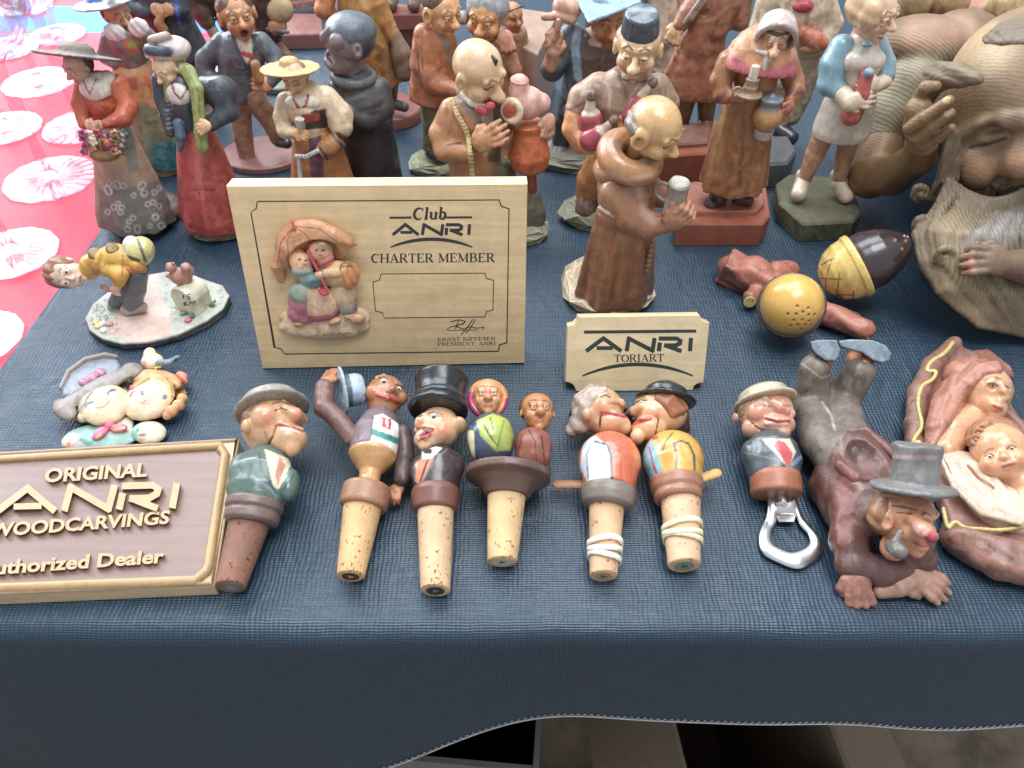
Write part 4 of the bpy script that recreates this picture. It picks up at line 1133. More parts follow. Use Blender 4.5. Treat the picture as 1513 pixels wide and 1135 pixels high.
t.sdf('hair', [strands(hq, [(250, 340), (190, 340), (135, 380), (112, 440)], [(225, 372), (195, 385), (172, 420), (160, 470)], 7, 15, .05), v.E(145, 480, 1.6, 42, 48, 42), v.E(120, 505, 1.3, 30, 30, 30)], 'b9a494', 'satin', paint=[v.D([(120, 520), (180, 520)], 14, '8a5a52', 12, st=.5)], k=.06)
t = Thing('bottle_stopper', 'kissing stopper with a black hatted woman in a yellow bodice', 'bottle stopper', v.p(540, 850, 0), 'carved bottle stoppers', .07)
ck = cork(t, v, (544, 1022, .8), (528, 745, 1.25), 62, 82, 'd6aa80', '7d8a66')
rubber_bands(t, v, (544, 1022, .8), (528, 745, 1.25), 62, 82, [(.5, .12), (.4, .16), (.33, .1)], 'e4d8ae')
t.sdf('collar', [v.L((522, 775, 1.25), (512, 690, 1.5), [(0, 86), (.15, 94), (.35, 90), (.5, 100), (.9, 104), (1, 88)])], 'a06a50', 'flat_satin', carve=.004, k=.03)
t.sdf('bodice', [v.E(502, 612, 1.75, 114, 112, 105), v.L((514, 705, 1.45), (504, 630, 1.7), [(0, 94), (1, 112)])], 'd39a38', 'lacquer',
      paint=[v.D([(385, 610), (420, 535), (445, 560), (470, 690), (425, 715)], 3, '7fb4c8', 4, True), v.D([(410, 570), (418, 600), (430, 655), (450, 690), (425, 630)], 3, 'b03a44', 4), v.D([(425, 540), (442, 580), (475, 690)], 5, 'c9b24a', 4),
             v.D([(512, 680), (515, 600), (505, 555), (530, 545), (560, 555), (582, 600), (584, 680)], 4, '4a4a3c', 3), v.D([(460, 585), (475, 545), (500, 515)], 3, '6a5a2c', 3), v.D([(425, 535), (438, 530)], 7, 'b03a34', 3), v.D([(540, 560), (565, 610)], 8, 'dcae58', 10)], carve=.012)
Pa, m = v.pt(590, 695, 1.2); Pb, _ = v.pt(668, 668, 1.25)
t.sdf('lever', [wC(Pa, .27, Pb, .27, fl=(1, 1, .45))], 'cf9a48', 'flat_satin', k=.02)
H = head(v.p(455, 440, 2.05), 1.2, (-.88, -.28, .38), (.12, .9, .42), skin='d8a272', lip='c02f2c', brow='4a3020', blush='d0604a', mouth='none', ears=0, nose=1.3, nlen=1.15, neck=.75, eye_r=.13, jaw=1.0)
bs = [v.E(455, 430, 2.0, 102, 92, 88), v.E(410, 500, 1.95, 68, 44, 56), v.E(365, 530, 1.9, 28, 28, 32)]
px_head(t, v, bs, 'd6a272', lambda q: [q.C((385, 415, 0, 15), (355, 432, -.05, 19), (335, 445, -.02, 14)), q.S(425, 440, .42, 46), q.C((350, 476, -.02, 11), (385, 464, 0, 11), (412, 460, 0, 8)), neg(q.C((446, 462, 0, 5), (432, 532, 0, 5)), .02), q.C((365, 388, 0, 8), (400, 378, 0, 9))],
    [v.D([(350, 480), (385, 466), (412, 460)], 9, 'c02f2c', 4), v.D([(446, 462), (432, 532)], 3, '4a2a1c', 3), v.D([(362, 398), (382, 390), (402, 392)], 3, '4a2a1c', 3), v.D([(430, 440)], 26, 'd87a60', 40, st=.5), v.D([(440, 452)], 8, 'b0764c', 8), v.D([(360, 385), (400, 372)], 4, '5a4030', 4)], [(382, 402, 11)], iris='3c5a74')
hq = SV(v, bs)
t.sdf('hair', [strands(hq, [(450, 350), (510, 370), (545, 420), (560, 500)], [(440, 385), (475, 405), (500, 440), (520, 510)], 6, 17, .05)], '9a5a38', 'satin', k=.05)
t.sdf('hat', [wL(H['L'](0, -.3, .5), H['L'](0, -.5, 1.3), [(0, 1.5), (.1, 1.58), (.2, 1.52), (.3, 1.16), (.7, 1.06), (1, .65)], fl=1.0)], '1b1e22', 'lacquer', carve=.006, k=.06)

# --- bottle opener with a man in a pale hat
v = V(1040, 490, 2.768, Z=0)
t = Thing('bottle_opener', 'steel bottle opener with a grinning man in a cream hat for its handle', 'bottle opener', v.p(310, 800, 0), None, .07)
t.sdf('collar', [v.L((298, 672, .95), (290, 580, 1.35), [(0, 92), (.1, 102), (.8, 104), (1, 96)])], '9a5a3c', 'flat_satin', carve=.004, k=.03)
t.sdf('jacket', [v.L((290, 605, 1.3), (270, 415, 1.8), [(0, 100), (.35, 114), (.7, 108), (.9, 75), (1, 50)], fl=.85), v.E(195, 500, 1.6, 42, 60, 50), v.E(362, 520, 1.55, 38, 55, 45)], '3e474c', 'lacquer',
      paint=[v.D([(240, 440), (350, 440), (375, 490), (345, 560), (300, 500)], 2, 'd8cbb0', 3, True), v.D([(300, 445), (330, 455), (362, 500), (348, 560), (318, 510), (288, 470)], 3, 'c4484a', 3, True), v.D([(220, 440), (340, 560)], 4, '22282c', 3), v.D([(160, 495), (290, 520), (360, 560)], 3, '5f6c78', 3), v.D([(360, 545), (395, 515)], 8, '6a86a4', 4)], carve=.02)
H = head(v.p(258, 338, 2.05), 1.32, (.12, -.5, .85), (-.05, .92, .4), skin='cf9274', lip='b03c34', brow='5a3a26', blush='d0604a', mouth='smile', ears=1.1, nose=1.25, neck=.8, eyes=False, wide=1.0, jaw=1.1, mw=.45)
bs = [v.E(252, 325, 2.05, 112, 100, 98), v.E(290, 385, 2.1, 84, 46, 64), v.E(215, 395, 1.8, 60, 45, 50)]
px_head(t, v, bs, 'cf9478', lambda q: [q.C((280, 288, 0, 16), (312, 308, -.08, 24), (332, 322, -.05, 24)), q.S(222, 330, .42, 50), q.S(352, 335, .2, 22), q.C((250, 350, 0, 8), (300, 362, 0, 9), (348, 362, 0, 7)), neg(q.C((252, 358, 0, 4), (300, 372, 0, 4), (345, 370, 0, 4)), .015), q.C((255, 376, 0, 8), (335, 380, 0, 8)), q.S(318, 408, .25, 36), neg(q.C((190, 368, 0, 4), (225, 400, 0, 5), (262, 410, 0, 4)), .02), q.C((205, 285, 0, 8), (245, 268, 0, 10), (275, 280, 0, 8)), q.C((325, 282, 0, 7), (348, 298, 0, 7)), q.E(132, 360, .3, 20, 26, 32)],
    [v.D([(252, 354), (300, 367), (348, 364)], 6, 'b8524c', 4), v.D([(255, 359), (300, 371), (345, 368)], 2, '7a2a24', 2), v.D([(205, 305), (240, 298), (270, 308)], 3, '4a2c20', 2), v.D([(205, 283), (245, 264), (276, 276)], 3, '7a5238', 3), v.D([(325, 300), (345, 306)], 3, '4a2c20', 2), v.D([(190, 368), (225, 400), (262, 410)], 2.5, '7a4a36', 3), v.D([(185, 310), (170, 325)], 2.5, '9a6a50', 3), v.D([(225, 335)], 30, 'd8705c', 44, st=.6), v.D([(325, 318)], 22, 'd27462', 26, st=.7)])
hq = SV(v, bs)
t.sdf('hair', [strands(hq, [(170, 280), (150, 310), (145, 350)], [(195, 275), (178, 300), (168, 335)], 4, 11, .05)], '9a7a5a', 'satin', k=.05)
t.sdf('hat', [wL(H['L'](0, -.02, .42), H['L'](-.05, -.16, 1.05), [(0, 1.55), (.12, 1.64), (.22, 1.58), (.3, 1.32), (.75, 1.24), (1, .9)], fl=1.0)], 'b5a587', 'satin', carve=.01, k=.06)
def steel():
    m = bpy.data.materials.new('steel'); m.use_nodes = True; b = m.node_tree.nodes['Principled BSDF']
    b.inputs['Base Color'].default_value = (.72, .72, .72, 1); b.inputs['Metallic'].default_value = 1; b.inputs['Roughness'].default_value = .3
    MATS['steel'] = m
steel()
out = [(258, 650), (372, 650), (392, 740), (440, 800), (488, 850), (494, 900), (470, 935), (430, 955), (400, 978), (350, 968), (300, 945), (245, 920), (220, 880), (222, 820), (250, 770), (262, 720)]
inn = [(300, 752), (378, 752), (400, 790), (440, 830), (448, 870), (420, 895), (390, 905), (360, 915), (330, 905), (300, 890), (268, 872), (262, 840), (270, 800), (288, 780)]
def opener(out, inn):
    n = 64
    inn = [(345+(x-345)*.86, 826+(y-826)*.84 if y > 770 else y) for x, y in inn]
    def res(P):
        P = np.array(P+[P[0]], float); s = np.r_[0, np.cumsum(np.hypot(*(P[1:]-P[:-1]).T))]
        q = np.linspace(0, s[-1], n, endpoint=False); return np.stack([np.interp(q, s, P[:, 0]), np.interp(q, s, P[:, 1])], 1)
    def smooth(P):
        for _ in range(3): P = .5*P+.25*np.roll(P, 1, 0)+.25*np.roll(P, -1, 0)
        return P
    o, i = smooth(res(out)), smooth(res(inn))
    c = np.array([340, 840])
    so = np.argmin(np.arctan2(*(o-c).T)); si = np.argmin(np.arctan2(*(i-c).T))
    o = np.roll(o, -so, 0); i = np.roll(i, -si, 0)
    mid = lambda a: o*(1-a)+i*a
    Vv = []
    hz = lambda p: .12+.5*max(0, (760-p[1])/110)
    for P, d in ((o, .14), (mid(.1), .26), (mid(.9), .26), (i, .18), (i, 0), (o, 0)):
        Vv += [v.p(p[0], p[1], hz(p)-.12+d+.02) for p in P]
    F = []
    for a in range(6):
        b = (a+1) % 6
        for j in range(n):
            k = (j+1) % n; F.append((a*n+j, a*n+k, b*n+k, b*n+j))
    return np.array(Vv), F
V_, F = opener(out, inn)
bl_ = t.mesh('steel_loop', V_, F, 'steel', None, smooth=True)
V_, F = tube_mesh([v.p(305, 640, 1.0), v.p(318, 660, .92), v.p(322, 705, .78)], [.3, .3, .3], 16); t.mesh('shank', V_, F, 'steel', None, auto=40)
Pq, m = v.pt(340, 768, .36)
V_, F = prism_mesh([v.p(298, 752, .26), v.p(378, 752, .26), v.p(372, 782, .26), v.p(304, 782, .26)], [v.p(302, 754, .42), v.p(376, 754, .42), v.p(370, 778, .42), v.p(308, 778, .42)], .03); t.mesh('cap_tooth', V_, F, 'steel', None, parent=bl_)

# ------------------------------------------------------------------ leaning plaque
def lean_plane(pxl, pxr, lean):
    """plane of a slab standing on the table on the line between two photo pixels, leaning back"""
    def T(px):
        r = ray(*px); return CAMP+r*(-CAMH/r[2])
    a, b = T(pxl), T(pxr); e = nrm(b-a); f = nrm(np.cross((0, 0, 1.), e))      # f points away from the viewer
    L = math.radians(lean); up = f*math.sin(L)+A(0, 0, 1)*math.cos(L)
    n = np.cross(e, up); n = n if n[1] < 0 else -n
    return a, n, e, up
a, n, e, up = lean_plane((388, 545), (775, 537), 12.6)
v = V(320, 240, 3.152, plane=(a, n))
t = Thing('wooden_plaque', 'large pale wood charter member plaque with a couple under an umbrella', 'plaque', (a+v.p(1435, 935))/2, None, .07)
cr = [v.p(212, 960), v.p(1434, 935), v.p(1448, 66+34), v.p(44, 76+34)]
cr[0] = a
V_, F = prism_mesh([p-n*1.2 for p in cr], cr, .05)
board = t.mesh('board', V_, F, 'plain_wood', 'dcbc88')
fr_ = [(190, 182), (1316, 175), (1326, 205), (1362, 216), (1352, 840), (1318, 850), (1312, 880), (318, 893), (300, 868), (270, 862), (160, 232), (184, 216), (190, 182)]
V_, F = ribbon(v, [(fr_, 2.6)], .001, .006); t.mesh('border_line', V_, F, 'ink', '2b2620', parent=board)
bx_ = [(766, 520), (1250, 516), (1256, 540), (1290, 550), (1287, 688), (1258, 694), (1250, 720), (782, 725), (772, 700), (740, 692), (728, 558), (758, 548), (766, 520)]
V_, F = ribbon(v, [(bx_, 2.0)], .001, .006); t.mesh('name_box_line', V_, F, 'ink', '2b2620', parent=board)
st = serif_text(v, 'Club', (912, 268), (1070, 266), 56, slant=.12, bold=1.1)
V_, F = ribbon(v, st, .001, .006); t.mesh('lettering', V_, F, 'ink', '2b2620', parent=board)
st = [([(805, 258), (908, 257)], 5), ([(1070, 257), (1190, 256)], 5)]+logo(820, 1180, 338, 288, 7.5)+[(arc(1001, 700, 420, 342, 243, 297, 14), [3, 5, 6, 7, 7.5, 8, 8, 8, 8, 8, 7.5, 7, 6, 5, 3])]
V_, F = ribbon(v, st, .001, .006); t.mesh('logo', V_, F, 'ink', '2a2a2e', parent=board)
V_, F = ribbon(v, serif_text(v, 'CHARTER MEMBER', (720, 468), (1297, 464), 42, bold=1.0), .001, .006); t.mesh('lettering', V_, F, 'ink', '2b2620', parent=board)
V_, F = ribbon(v, serif_text(v, 'ERNST RIFFESER', (1028, 832), (1300, 828), 15, bold=1.15)+serif_text(v, 'PRESIDENT, ANRI', (1028, 854), (1300, 850), 15, bold=1.15), .001, .006); t.mesh('lettering', V_, F, 'ink', '2b2620', parent=board)
sg = [([(1070, 782), (1090, 766), (1112, 762)], 2), ([(1090, 742), (1128, 733), (1158, 740), (1148, 752), (1112, 762), (1150, 778)], 2.2), ([(1128, 735), (1112, 776)], 2), ([(1194, 730), (1164, 775), (1138, 803)], 2.2), ([(1206, 732), (1178, 778), (1160, 796)], 2), ([(1150, 774), (1180, 766), (1212, 772), (1246, 768), (1240, 776)], 1.8), ([(1080, 783), (1215, 780)], 1.4)]
V_, F = ribbon(v, sg, .001, .006); t.mesh('signature', V_, F, 'ink', '2b2620', parent=board)
# relief couple
t.h = .055
rel = t.sdf('relief_ground', [v.PE(500, 765, .12, 212, 58, .34), v.PE(420, 720, .1, 130, 40, .3), v.PE(640, 720, .1, 75, 50, .3)], 'd9b994', 'satin', k=.15)
V_, F = ribbon(v, [([(490, 808), (505, 796), (500, 812)], 2), ([(512, 804), (525, 800)], 2), ([(532, 806), (545, 796), (560, 804), (575, 794), (590, 803), (605, 793), (625, 798)], 2)], .42, .02); t.mesh('signature', V_, F, 'ink', '8a5a44', parent=rel)
t.sdf('woman', [v.PE(455, 655, .4, 122, 88, .42), v.PE(400, 705, .35, 72, 48, .35), v.PE(400, 610, .5, 66, 48, .38, col='8fa088'), v.PE(440, 545, .55, 60, 36, .3, rot=10, col='6f948c'), v.C((440, 545, .7, 22), (500, 522, .8, 18), col='6f948c'),
    v.PE(393, 465, .5, 52, 50, .4, col='e3b08a'), v.PE(400, 502, .6, 52, 22, .32, col='88a0a4'), v.PE(375, 440, .42, 45, 40, .38, col='d9a05c')], 'b56a78', 'satin', k=.08,
    paint=[v.D([(425, 595), (535, 590), (560, 690), (540, 715), (425, 725)], 3, 'dfb48c', 4, True), v.D([(425, 725), (540, 718), (562, 690), (580, 710)], 9, 'c86a74', 5), v.D([(382, 455), (390, 452)], 4, '4a3024', 3), v.D([(412, 458), (420, 455)], 4, '4a3024', 3), v.D([(405, 478), (418, 476)], 3, 'b04a40', 3), v.D([(372, 475)], 8, 'd88068', 10, st=.6)]+[v.D([(445+25*i, 665+18*(i % 2))], 3, 'b05a4a', 2) for i in range(5)])
t.sdf('man', [v.PE(590, 610, .35, 62, 70, .38, col='d8b488'), v.PE(610, 665, .3, 48, 52, .32, col='8f8482'), v.PE(560, 520, .45, 90, 62, .4, col='d6ae74'), v.C((600, 500, .6, 30), (520, 515, .8, 26), col='dcae78'), v.PE(485, 412, .55, 56, 52, .42, col='dfa47c'), v.PE(505, 458, .62, 46, 20, .34, rot=-25, col='b8525a'), v.PE(497, 385, .5, 48, 26, .42, rot=10, col='6f5a44')], 'd8b07c', 'satin', k=.07,
    paint=[v.D([(462, 410), (472, 407)], 4, '4a3024', 3), v.D([(490, 412), (500, 409)], 4, '4a3024', 3), v.D([(478, 432), (492, 430)], 3, 'b04a40', 3)])
t.sdf('shoes', [v.PE(385, 748, .4, 28, 18, .22, rot=-15), v.PE(550, 740, .45, 32, 18, .25, rot=-25), v.PE(655, 728, .45, 34, 26, .28), v.PE(620, 715, .35, 30, 18, .25)], 'c99a6c', 'satin', k=.04)
t.sdf('basket', [grv(v.PE(625, 530, .65, 42, 62, .4, rot=15), (1, 0, .4), 18, .02), v.T(608, 495, .9, n, 32, 6)], 'c27c48', 'satin', k=.05)
t.sdf('umbrella', [v.PE(438, 400, .35, 165, 132, .62, rot=-8), v.C((330, 400, .5, 40), (285, 480, .35, 34), (300, 545, .3, 18)), v.C((540, 340, .5, 42), (610, 372, .4, 30), (645, 382, .35, 10)), v.C((590, 360, .4, 30), (598, 398, .35, 12)),
    neg(v.PE(475, 480, .85, 140, 118, .9, rot=-15), .06), neg(v.PE(345, 500, .9, 22, 60, .6), .05), neg(v.PE(570, 420, .9, 60, 40, .6), .05)], 'c88a5e', 'satin', k=.1,
    paint=[v.D([(360, 300), (330, 360), (335, 450)], 2.5, '8a4a36', 3), v.D([(365, 300), (420, 340), (440, 380)], 2.5, '8a4a36', 3), v.D([(370, 298), (480, 310), (560, 370)], 2.5, '8a4a36', 3), v.D([(355, 305), (300, 370), (285, 470)], 2.5, '8a4a36', 3)]+[v.D([(300-i*3, 400+i*14), (318-i*3, 396+i*14)], 1.6, '9a4a3a', 2) for i in range(8)]+[v.D([(335+i*9, 345-i*2), (330+i*9, 372)], 1.4, '9a5a3a', 2) for i in range(8)])
hd = t.sdf('umbrella_handle', [v.C((425, 415, .85, 7), (470, 500, .95, 8)), v.C((492, 545, .95, 8), (512, 590, .95, 9), (518, 605, .95, 9), (502, 615, .95, 9), (484, 603, .95, 9), (478, 588, .95, 8))], 'c23848', 'lacquer', k=.04, h=.045)
t.sdf('umbrella_tip', [v.C((352, 272, .75, 6), (362, 310, .75, 9))], 'c84a4a', 'lacquer', k=.03, h=.045)
t.sdf('hands', [v.PE(478, 524, .9, 22, 18, .18), v.PE(510, 512, .88, 20, 16, .18)], 'e0ac84', 'satin', k=.05, h=.045)

# ------------------------------------------------------------------ small sign
a, n, e, up = lean_plane((800+130/2.579, 440+357/2.579), (800+578/2.579, 440+353/2.579), 27)
v = V(800, 440, 2.579, plane=(a, n))
t = Thing('wooden_sign', 'small pale wood sign with notched corners beside the monk figurine', 'sign', v.p(350, 355), None, .07)
pl = [(132, 357), (576, 353), (582, 338), (594, 328), (618, 322), (641, 96), (622, 90), (609, 80), (603, 66), (140, 73), (135, 90), (122, 102), (99, 108), (91, 320), (112, 326), (124, 336)]
V_, F = prism_mesh([v.p(x, y)-n*.75 for x, y in reversed(pl)], [v.p(x, y) for x, y in reversed(pl)], .04)
board = t.mesh('board', V_, F, 'plain_wood', 'dfc596')
V_, F = ribbon(v, [([(162, 131), (590, 127)], 6)]+logo(170, 572, 204, 153, 8)+[(arc(367, 690, 480, 436, 244, 296, 14), [3, 4, 5, 6, 6.5, 7, 7, 7, 7, 7, 6.5, 6, 5, 4, 3])], .001, .006); t.mesh('logo', V_, F, 'ink', '26302c', parent=board)
V_, F = ribbon(v, serif_text(v, 'TORIART', (276, 246), (468, 243), 29, bold=1.0), .001, .006); t.mesh('lettering', V_, F, 'ink', '26302c', parent=board)
V_, F = prism_mesh([v.p(300, 300)-n*.75, v.p(420, 298)-n*.75, v.p(420, 298)*A(1, 1, 0)-A(0, -3.2, 0)*-1*-1+A(0, 0, 0), v.p(300, 300)*A(1, 1, 0)+A(0, 3.2, 0)], [q-n*.001+up*.2 for q in (v.p(300, 300)-n*.75, v.p(420, 298)-n*.75, v.p(420, 298)*A(1, 1, 0)+A(0, 3.2, 0), v.p(300, 300)*A(1, 1, 0)+A(0, 3.2, 0))])
t.mesh('back_strut', V_, F, 'plain_wood', 'cdb283')

# ------------------------------------------------------------------ dealer sign lying on the cloth
v = V(0, 500, 2.769, Z=.75)
t = Thing('dealer_sign', 'tan and mauve carved dealer sign with raised lettering and two children', 'sign', v.p(450, 760, -.75), None, .07)
co = [(-240, 1062), (876, 1012), (978, 410), (-240, 482)]
V_, F = prism_mesh([v.p(x, y)*A(1, 1, 0)+A(0, 0, .0) for x, y in co], [v.p(x, y) for x, y in co], .05)
# split: body cream edge, field mauve
slab = t.mesh('slab', V_, F, 'plain_wood', 'c9a97c')
inner = [(-205, 1030), (800, 992), (818, 975), (845, 955), (852, 935), (922, 478), (905, 455), (905, 440), (-205, 508)]
V_, F = prism_mesh([v.p(x, y, -.1) for x, y in inner], [v.p(x, y, .012) for x, y in inner], 0)
field = t.mesh('field', V_, F, 'plain_wood', '7c6056')
bead = inner+[inner[0]]
V_, F = tube_mesh([v.p(x, y, .06) for x, y in bead], .24, 12); t.mesh('moulding', V_, F, 'flat_satin', 'a98654', auto=50)
outer = [(-232, 1052), (868, 1004), (968, 418), (-232, 488), (-232, 1052)]
V_, F = tube_mesh([v.p(x, y, -.01) for x, y in outer], .13, 10); t.mesh('rim', V_, F, 'flat_satin', '9c7c62', auto=50)
for s_, p0, p1, hg, wt in (('ORIGINAL', (180, 588), (600, 563), 56, .03), ('WOODCARVINGS', (-48, 812), (690, 756), 54, .03), ('Authorized Dealer', (-95, 970), (668, 916), 56, .03)):
    V_, F = font_text(v, s_, p0, p1, hg, 0, .24, slant=.16, weight=wt)
    t.mesh('lettering', V_, F, 'flat_satin', 'b48f5e', parent=field)
lg = [([(x+(700-y)*.12, y-.028*(x-300)-2) for x, y in pts], hw) for pts, hw in logo(-20, 716, 708, 606, 14)]
V_, F = ribbon(v, lg, 0, .3); t.mesh('logo', V_, F, 'flat_satin', 'b48f5e', parent=field)
V_, F = prism_mesh([v.p(210, 1043, -.5), v.p(232, 1042, -.5), v.p(232, 1030, -.5), v.p(210, 1031, -.5)], [v.p(210, 1043, -.3), v.p(232, 1042, -.3), v.p(232, 1030, -.3), v.p(210, 1031, -.3)]); t.mesh('edge_nick', V_, F, 'ink', '3a2c22', parent=slab)
# two children in relief above the sign
v = V(60, 510, 6.304, Z=0)
t.h = .06
SK = 'd8b890'
boy = t.sdf('boy_bust', [v.PE(560, 860, .2, 340, 130, .3, col='7fa89e'), v.PE(690, 770, .25, 190, 110, .3, rot=-25, col='d4c6b0'), v.PE(290, 900, .2, 100, 65, .3, rot=-25, col='d4c2a8'), v.PE(1010, 815, .3, 150, 110, .4, rot=15, col='d4c4ac'), v.C((400, 870, .45, 30), (470, 900, .4, 40), col='86b8b0'),
    v.C((905, 780, .7, 14), (960, 750, .7, 12), k=.03, col='efe2cc'), v.C((910, 830, .7, 14), (980, 810, .7, 12), k=.03, col='efe2cc'), v.C((250, 910, .5, 12), (300, 870, .5, 12), k=.03, col='efe0c8')], '7fa89e', 'satin', k=.1, cs=.03,
    paint=[v.D([(870, 660), (930, 680), (890, 900), (840, 900)], 4, '86b4a8', 6, True), v.D([(930, 690), (985, 670)], 16, 'd87a80', 8), v.D([(560, 860), (760, 900)], 4, '6a9a90', 5), v.D([(225, 945), (380, 915)], 12, 'd88a84', 8)]+[v.D([(915, 760+40*i), (975, 765+38*i)], 3, 'b09a7a', 4) for i in range(4)])
t.sdf('bow_tie', [v.PE(560, 815, .6, 90, 42, .2, rot=-42), v.PE(730, 775, .6, 80, 36, .2, rot=-5), v.PE(640, 745, .7, 42, 40, .2)], 'd8607c', 'satin', k=.04, paint=[v.D([(560, 830), (520, 870)], 14, 'e8a070', 12), v.D([(680, 790), (780, 770)], 10, 'e8b080', 12)], parent=boy)
hb = t.sdf('boy_head', [v.PE(600, 555, .75, 235, 182, .55, rot=-22), v.PE(480, 610, .85, 90, 70, .32, rot=-20), v.PE(700, 510, .9, 85, 70, .3, rot=-20), v.PE(560, 530, 1.22, 34, 26, .12), v.PE(500, 650, .5, 110, 60, .5), v.PE(395, 670, .65, 45, 42, .3)], SK, 'satin', k=.12,
    paint=[v.D([(515, 585), (560, 585), (610, 560), (642, 518)], 5, 'c8453c', 5), v.D([(625, 455), (650, 425), (692, 420)], 13, '4a5a6a', 5), v.D([(650, 455), (690, 440)], 10, 'f0ece2', 6), v.D([(425, 570), (440, 545), (482, 535)], 13, '4a5a6a', 5), v.D([(445, 568), (480, 555)], 9, 'f0ece2', 6), v.D([(450, 640)], 30, 'e8b090', 60, st=.5), v.D([(730, 520)], 30, 'e8a880', 60, st=.5)])
gv = (.75, .65, 0)
hq = SV(v, [v.PE(600, 555, .75, 235, 182, .55, rot=-22)])
t.sdf('boy_hair', [strands(hq, [(330, 520), (315, 600), (330, 680), (380, 720)], [(480, 440), (420, 500), (395, 570), (390, 640)], 6, 24, .02), strands(hq, [(640, 330), (720, 310), (800, 320), (870, 370)], [(640, 370), (710, 360), (770, 390), (800, 450)], 5, 22, .02)], 'a99a84', 'satin', k=.06, parent=hb)
hat = t.sdf('hat', [v.PE(525, 400, .95, 435, 74, .26, rot=-28), v.PE(850, 235, .85, 95, 74, .3, rot=20), v.PE(225, 600, .8, 100, 110, .32, rot=-28), v.X([(178, 375), (250, 250), (420, 130), (600, 85), (700, 100), (745, 180), (700, 290), (520, 380), (330, 470), (200, 470)], .2, .95, rnd=.2, col='7a7f8c'), v.C((190, 400, .95, 22), (260, 250, 1.02, 24), (420, 135, 1.05, 26), (600, 92, 1.05, 26), (705, 112, 1.0, 22), k=.05)], '83766c', 'satin', k=.1, cs=.03)
t.sdf('hat_ribbon', [v.PE(400, 345, 1.0, 48, 38, .16, rot=-30), v.PE(480, 305, 1.02, 50, 36, .16, rot=-30), v.PE(555, 255, 1.0, 50, 38, .16, rot=-30)], 'b06a86', 'satin', k=.04, parent=hat)
hg = t.sdf('girl_head', [v.PE(1010, 500, .72, 225, 195, .55), v.PE(890, 570, .72, 85, 70, .4), v.PE(1080, 590, .7, 100, 80, .4), v.PE(990, 500, 1.22, 26, 24, .1)], 'dabc94', 'satin', k=.12,
    paint=[v.D([(915, 525), (950, 545), (990, 552), (1025, 545)], 5, 'c8544a', 5), v.D([(948, 452)], 20, '4f5c6c', 6), v.D([(1155, 490)], 20, '4f5c6c', 6), v.D([(925, 440), (945, 425), (965, 432)], 4, '5a4a3a', 4), v.D([(1135, 472), (1160, 462), (1180, 480)], 4, '5a4a3a', 4), v.D([(890, 570)], 26, 'e8a890', 60, st=.5), v.D([(1090, 590)], 26, 'e8a890', 60, st=.5)])
gq = SV(v, [v.PE(1010, 500, .72, 225, 195, .55)])
t.sdf('girl_hair', [v.PE(1085, 330, .55, 235, 95, .45, rot=12), strands(gq, [(1040, 250), (960, 280), (900, 330), (850, 400)], [(1060, 300), (990, 325), (930, 355), (880, 390)], 5, 22, .02), strands(gq, [(1080, 250), (1180, 270), (1290, 340), (1350, 450)], [(1080, 310), (1150, 330), (1200, 390), (1215, 480)], 7, 22, .02), v.S(1320, 500, .6, 50), v.S(1285, 560, .7, 58), v.S(1225, 615, .7, 60), v.S(1180, 655, .6, 45)], 'cf9a60', 'satin', k=.05, paint=[v.D([(1160, 640), (1260, 620)], 50, 'cc8460', 40, st=.7)], parent=hg)
t.sdf('hair_bow', [v.PE(1315, 290, .65, 55, 32, .3, rot=15), v.PE(1335, 325, .65, 45, 26, .3, rot=40)], 'dc8068', 'satin', k=.04, parent=hg)
t.sdf('pink_bow', [v.PE(860, 410, 1.0, 34, 26, .2, rot=60), v.PE(860, 480, 1.0, 36, 28, .2, rot=-60), v.S(862, 445, 1.1, 20)], 'd85070', 'satin', k=.04, parent=hb)
brd = t.sdf('bird', [v.PE(1040, 150, .85, 95, 70, .38, rot=10), v.PE(1015, 85, .95, 55, 48, .35, col='eedfb0'), v.C((1110, 170, 1.0, 38), (1200, 160, .9, 28), (1280, 110, .8, 22), col='74839a'), v.C((970, 90, .98, 12), (955, 95, .95, 5), col='d8a850')], 'e8cfa4', 'satin', k=.07, cs=.04, paint=[v.D([(960, 170)], 30, 'd8607c', 40, st=.8), v.D([(1260, 140), (1275, 165)], 18, '3c434c', 10)])
t.sdf('bird_foot', [v.C((1050, 215, .9, 9), (1120, 205, .95, 9)), v.C((1060, 235, .9, 8), (1090, 200, .95, 9))], 'e0c050', 'satin', k=.02, parent=brd)

# ------------------------------------------------------------------ bending boy at a milestone
v = V(0, 200, 3.439, Z=.55)
t = Thing('boy_figurine', 'bending boy beside a milestone with a squirrel on a teardrop base', 'figurine', v.p(800, 880, -.55), 'carved figurines', .065)
outl = [(430, 930), (447, 985), (520, 1032), (620, 1056), (760, 1046), (900, 1010), (1050, 940), (1140, 872), (1166, 812), (1130, 760), (1000, 715), (850, 688), (700, 715), (560, 785), (470, 855)]
rnd_ = random.Random(5)
tuft = []
for _ in range(170):
    if rnd_.random() < .4: x, y = rnd_.uniform(450, 590), rnd_.uniform(830, 1020)
    else: x, y = rnd_.uniform(780, 1140), rnd_.uniform(705, 960)
    if polyd(np.array([[x, y]]), outl, True)[0] > -22: continue
    if 640 < x+(y-800)*-.2 < 830: continue
    tuft.append(v.C((x, y, 0, 7), (x+rnd_.uniform(-14, 14), y-rnd_.uniform(4, 16), .07, 4), k=.03))
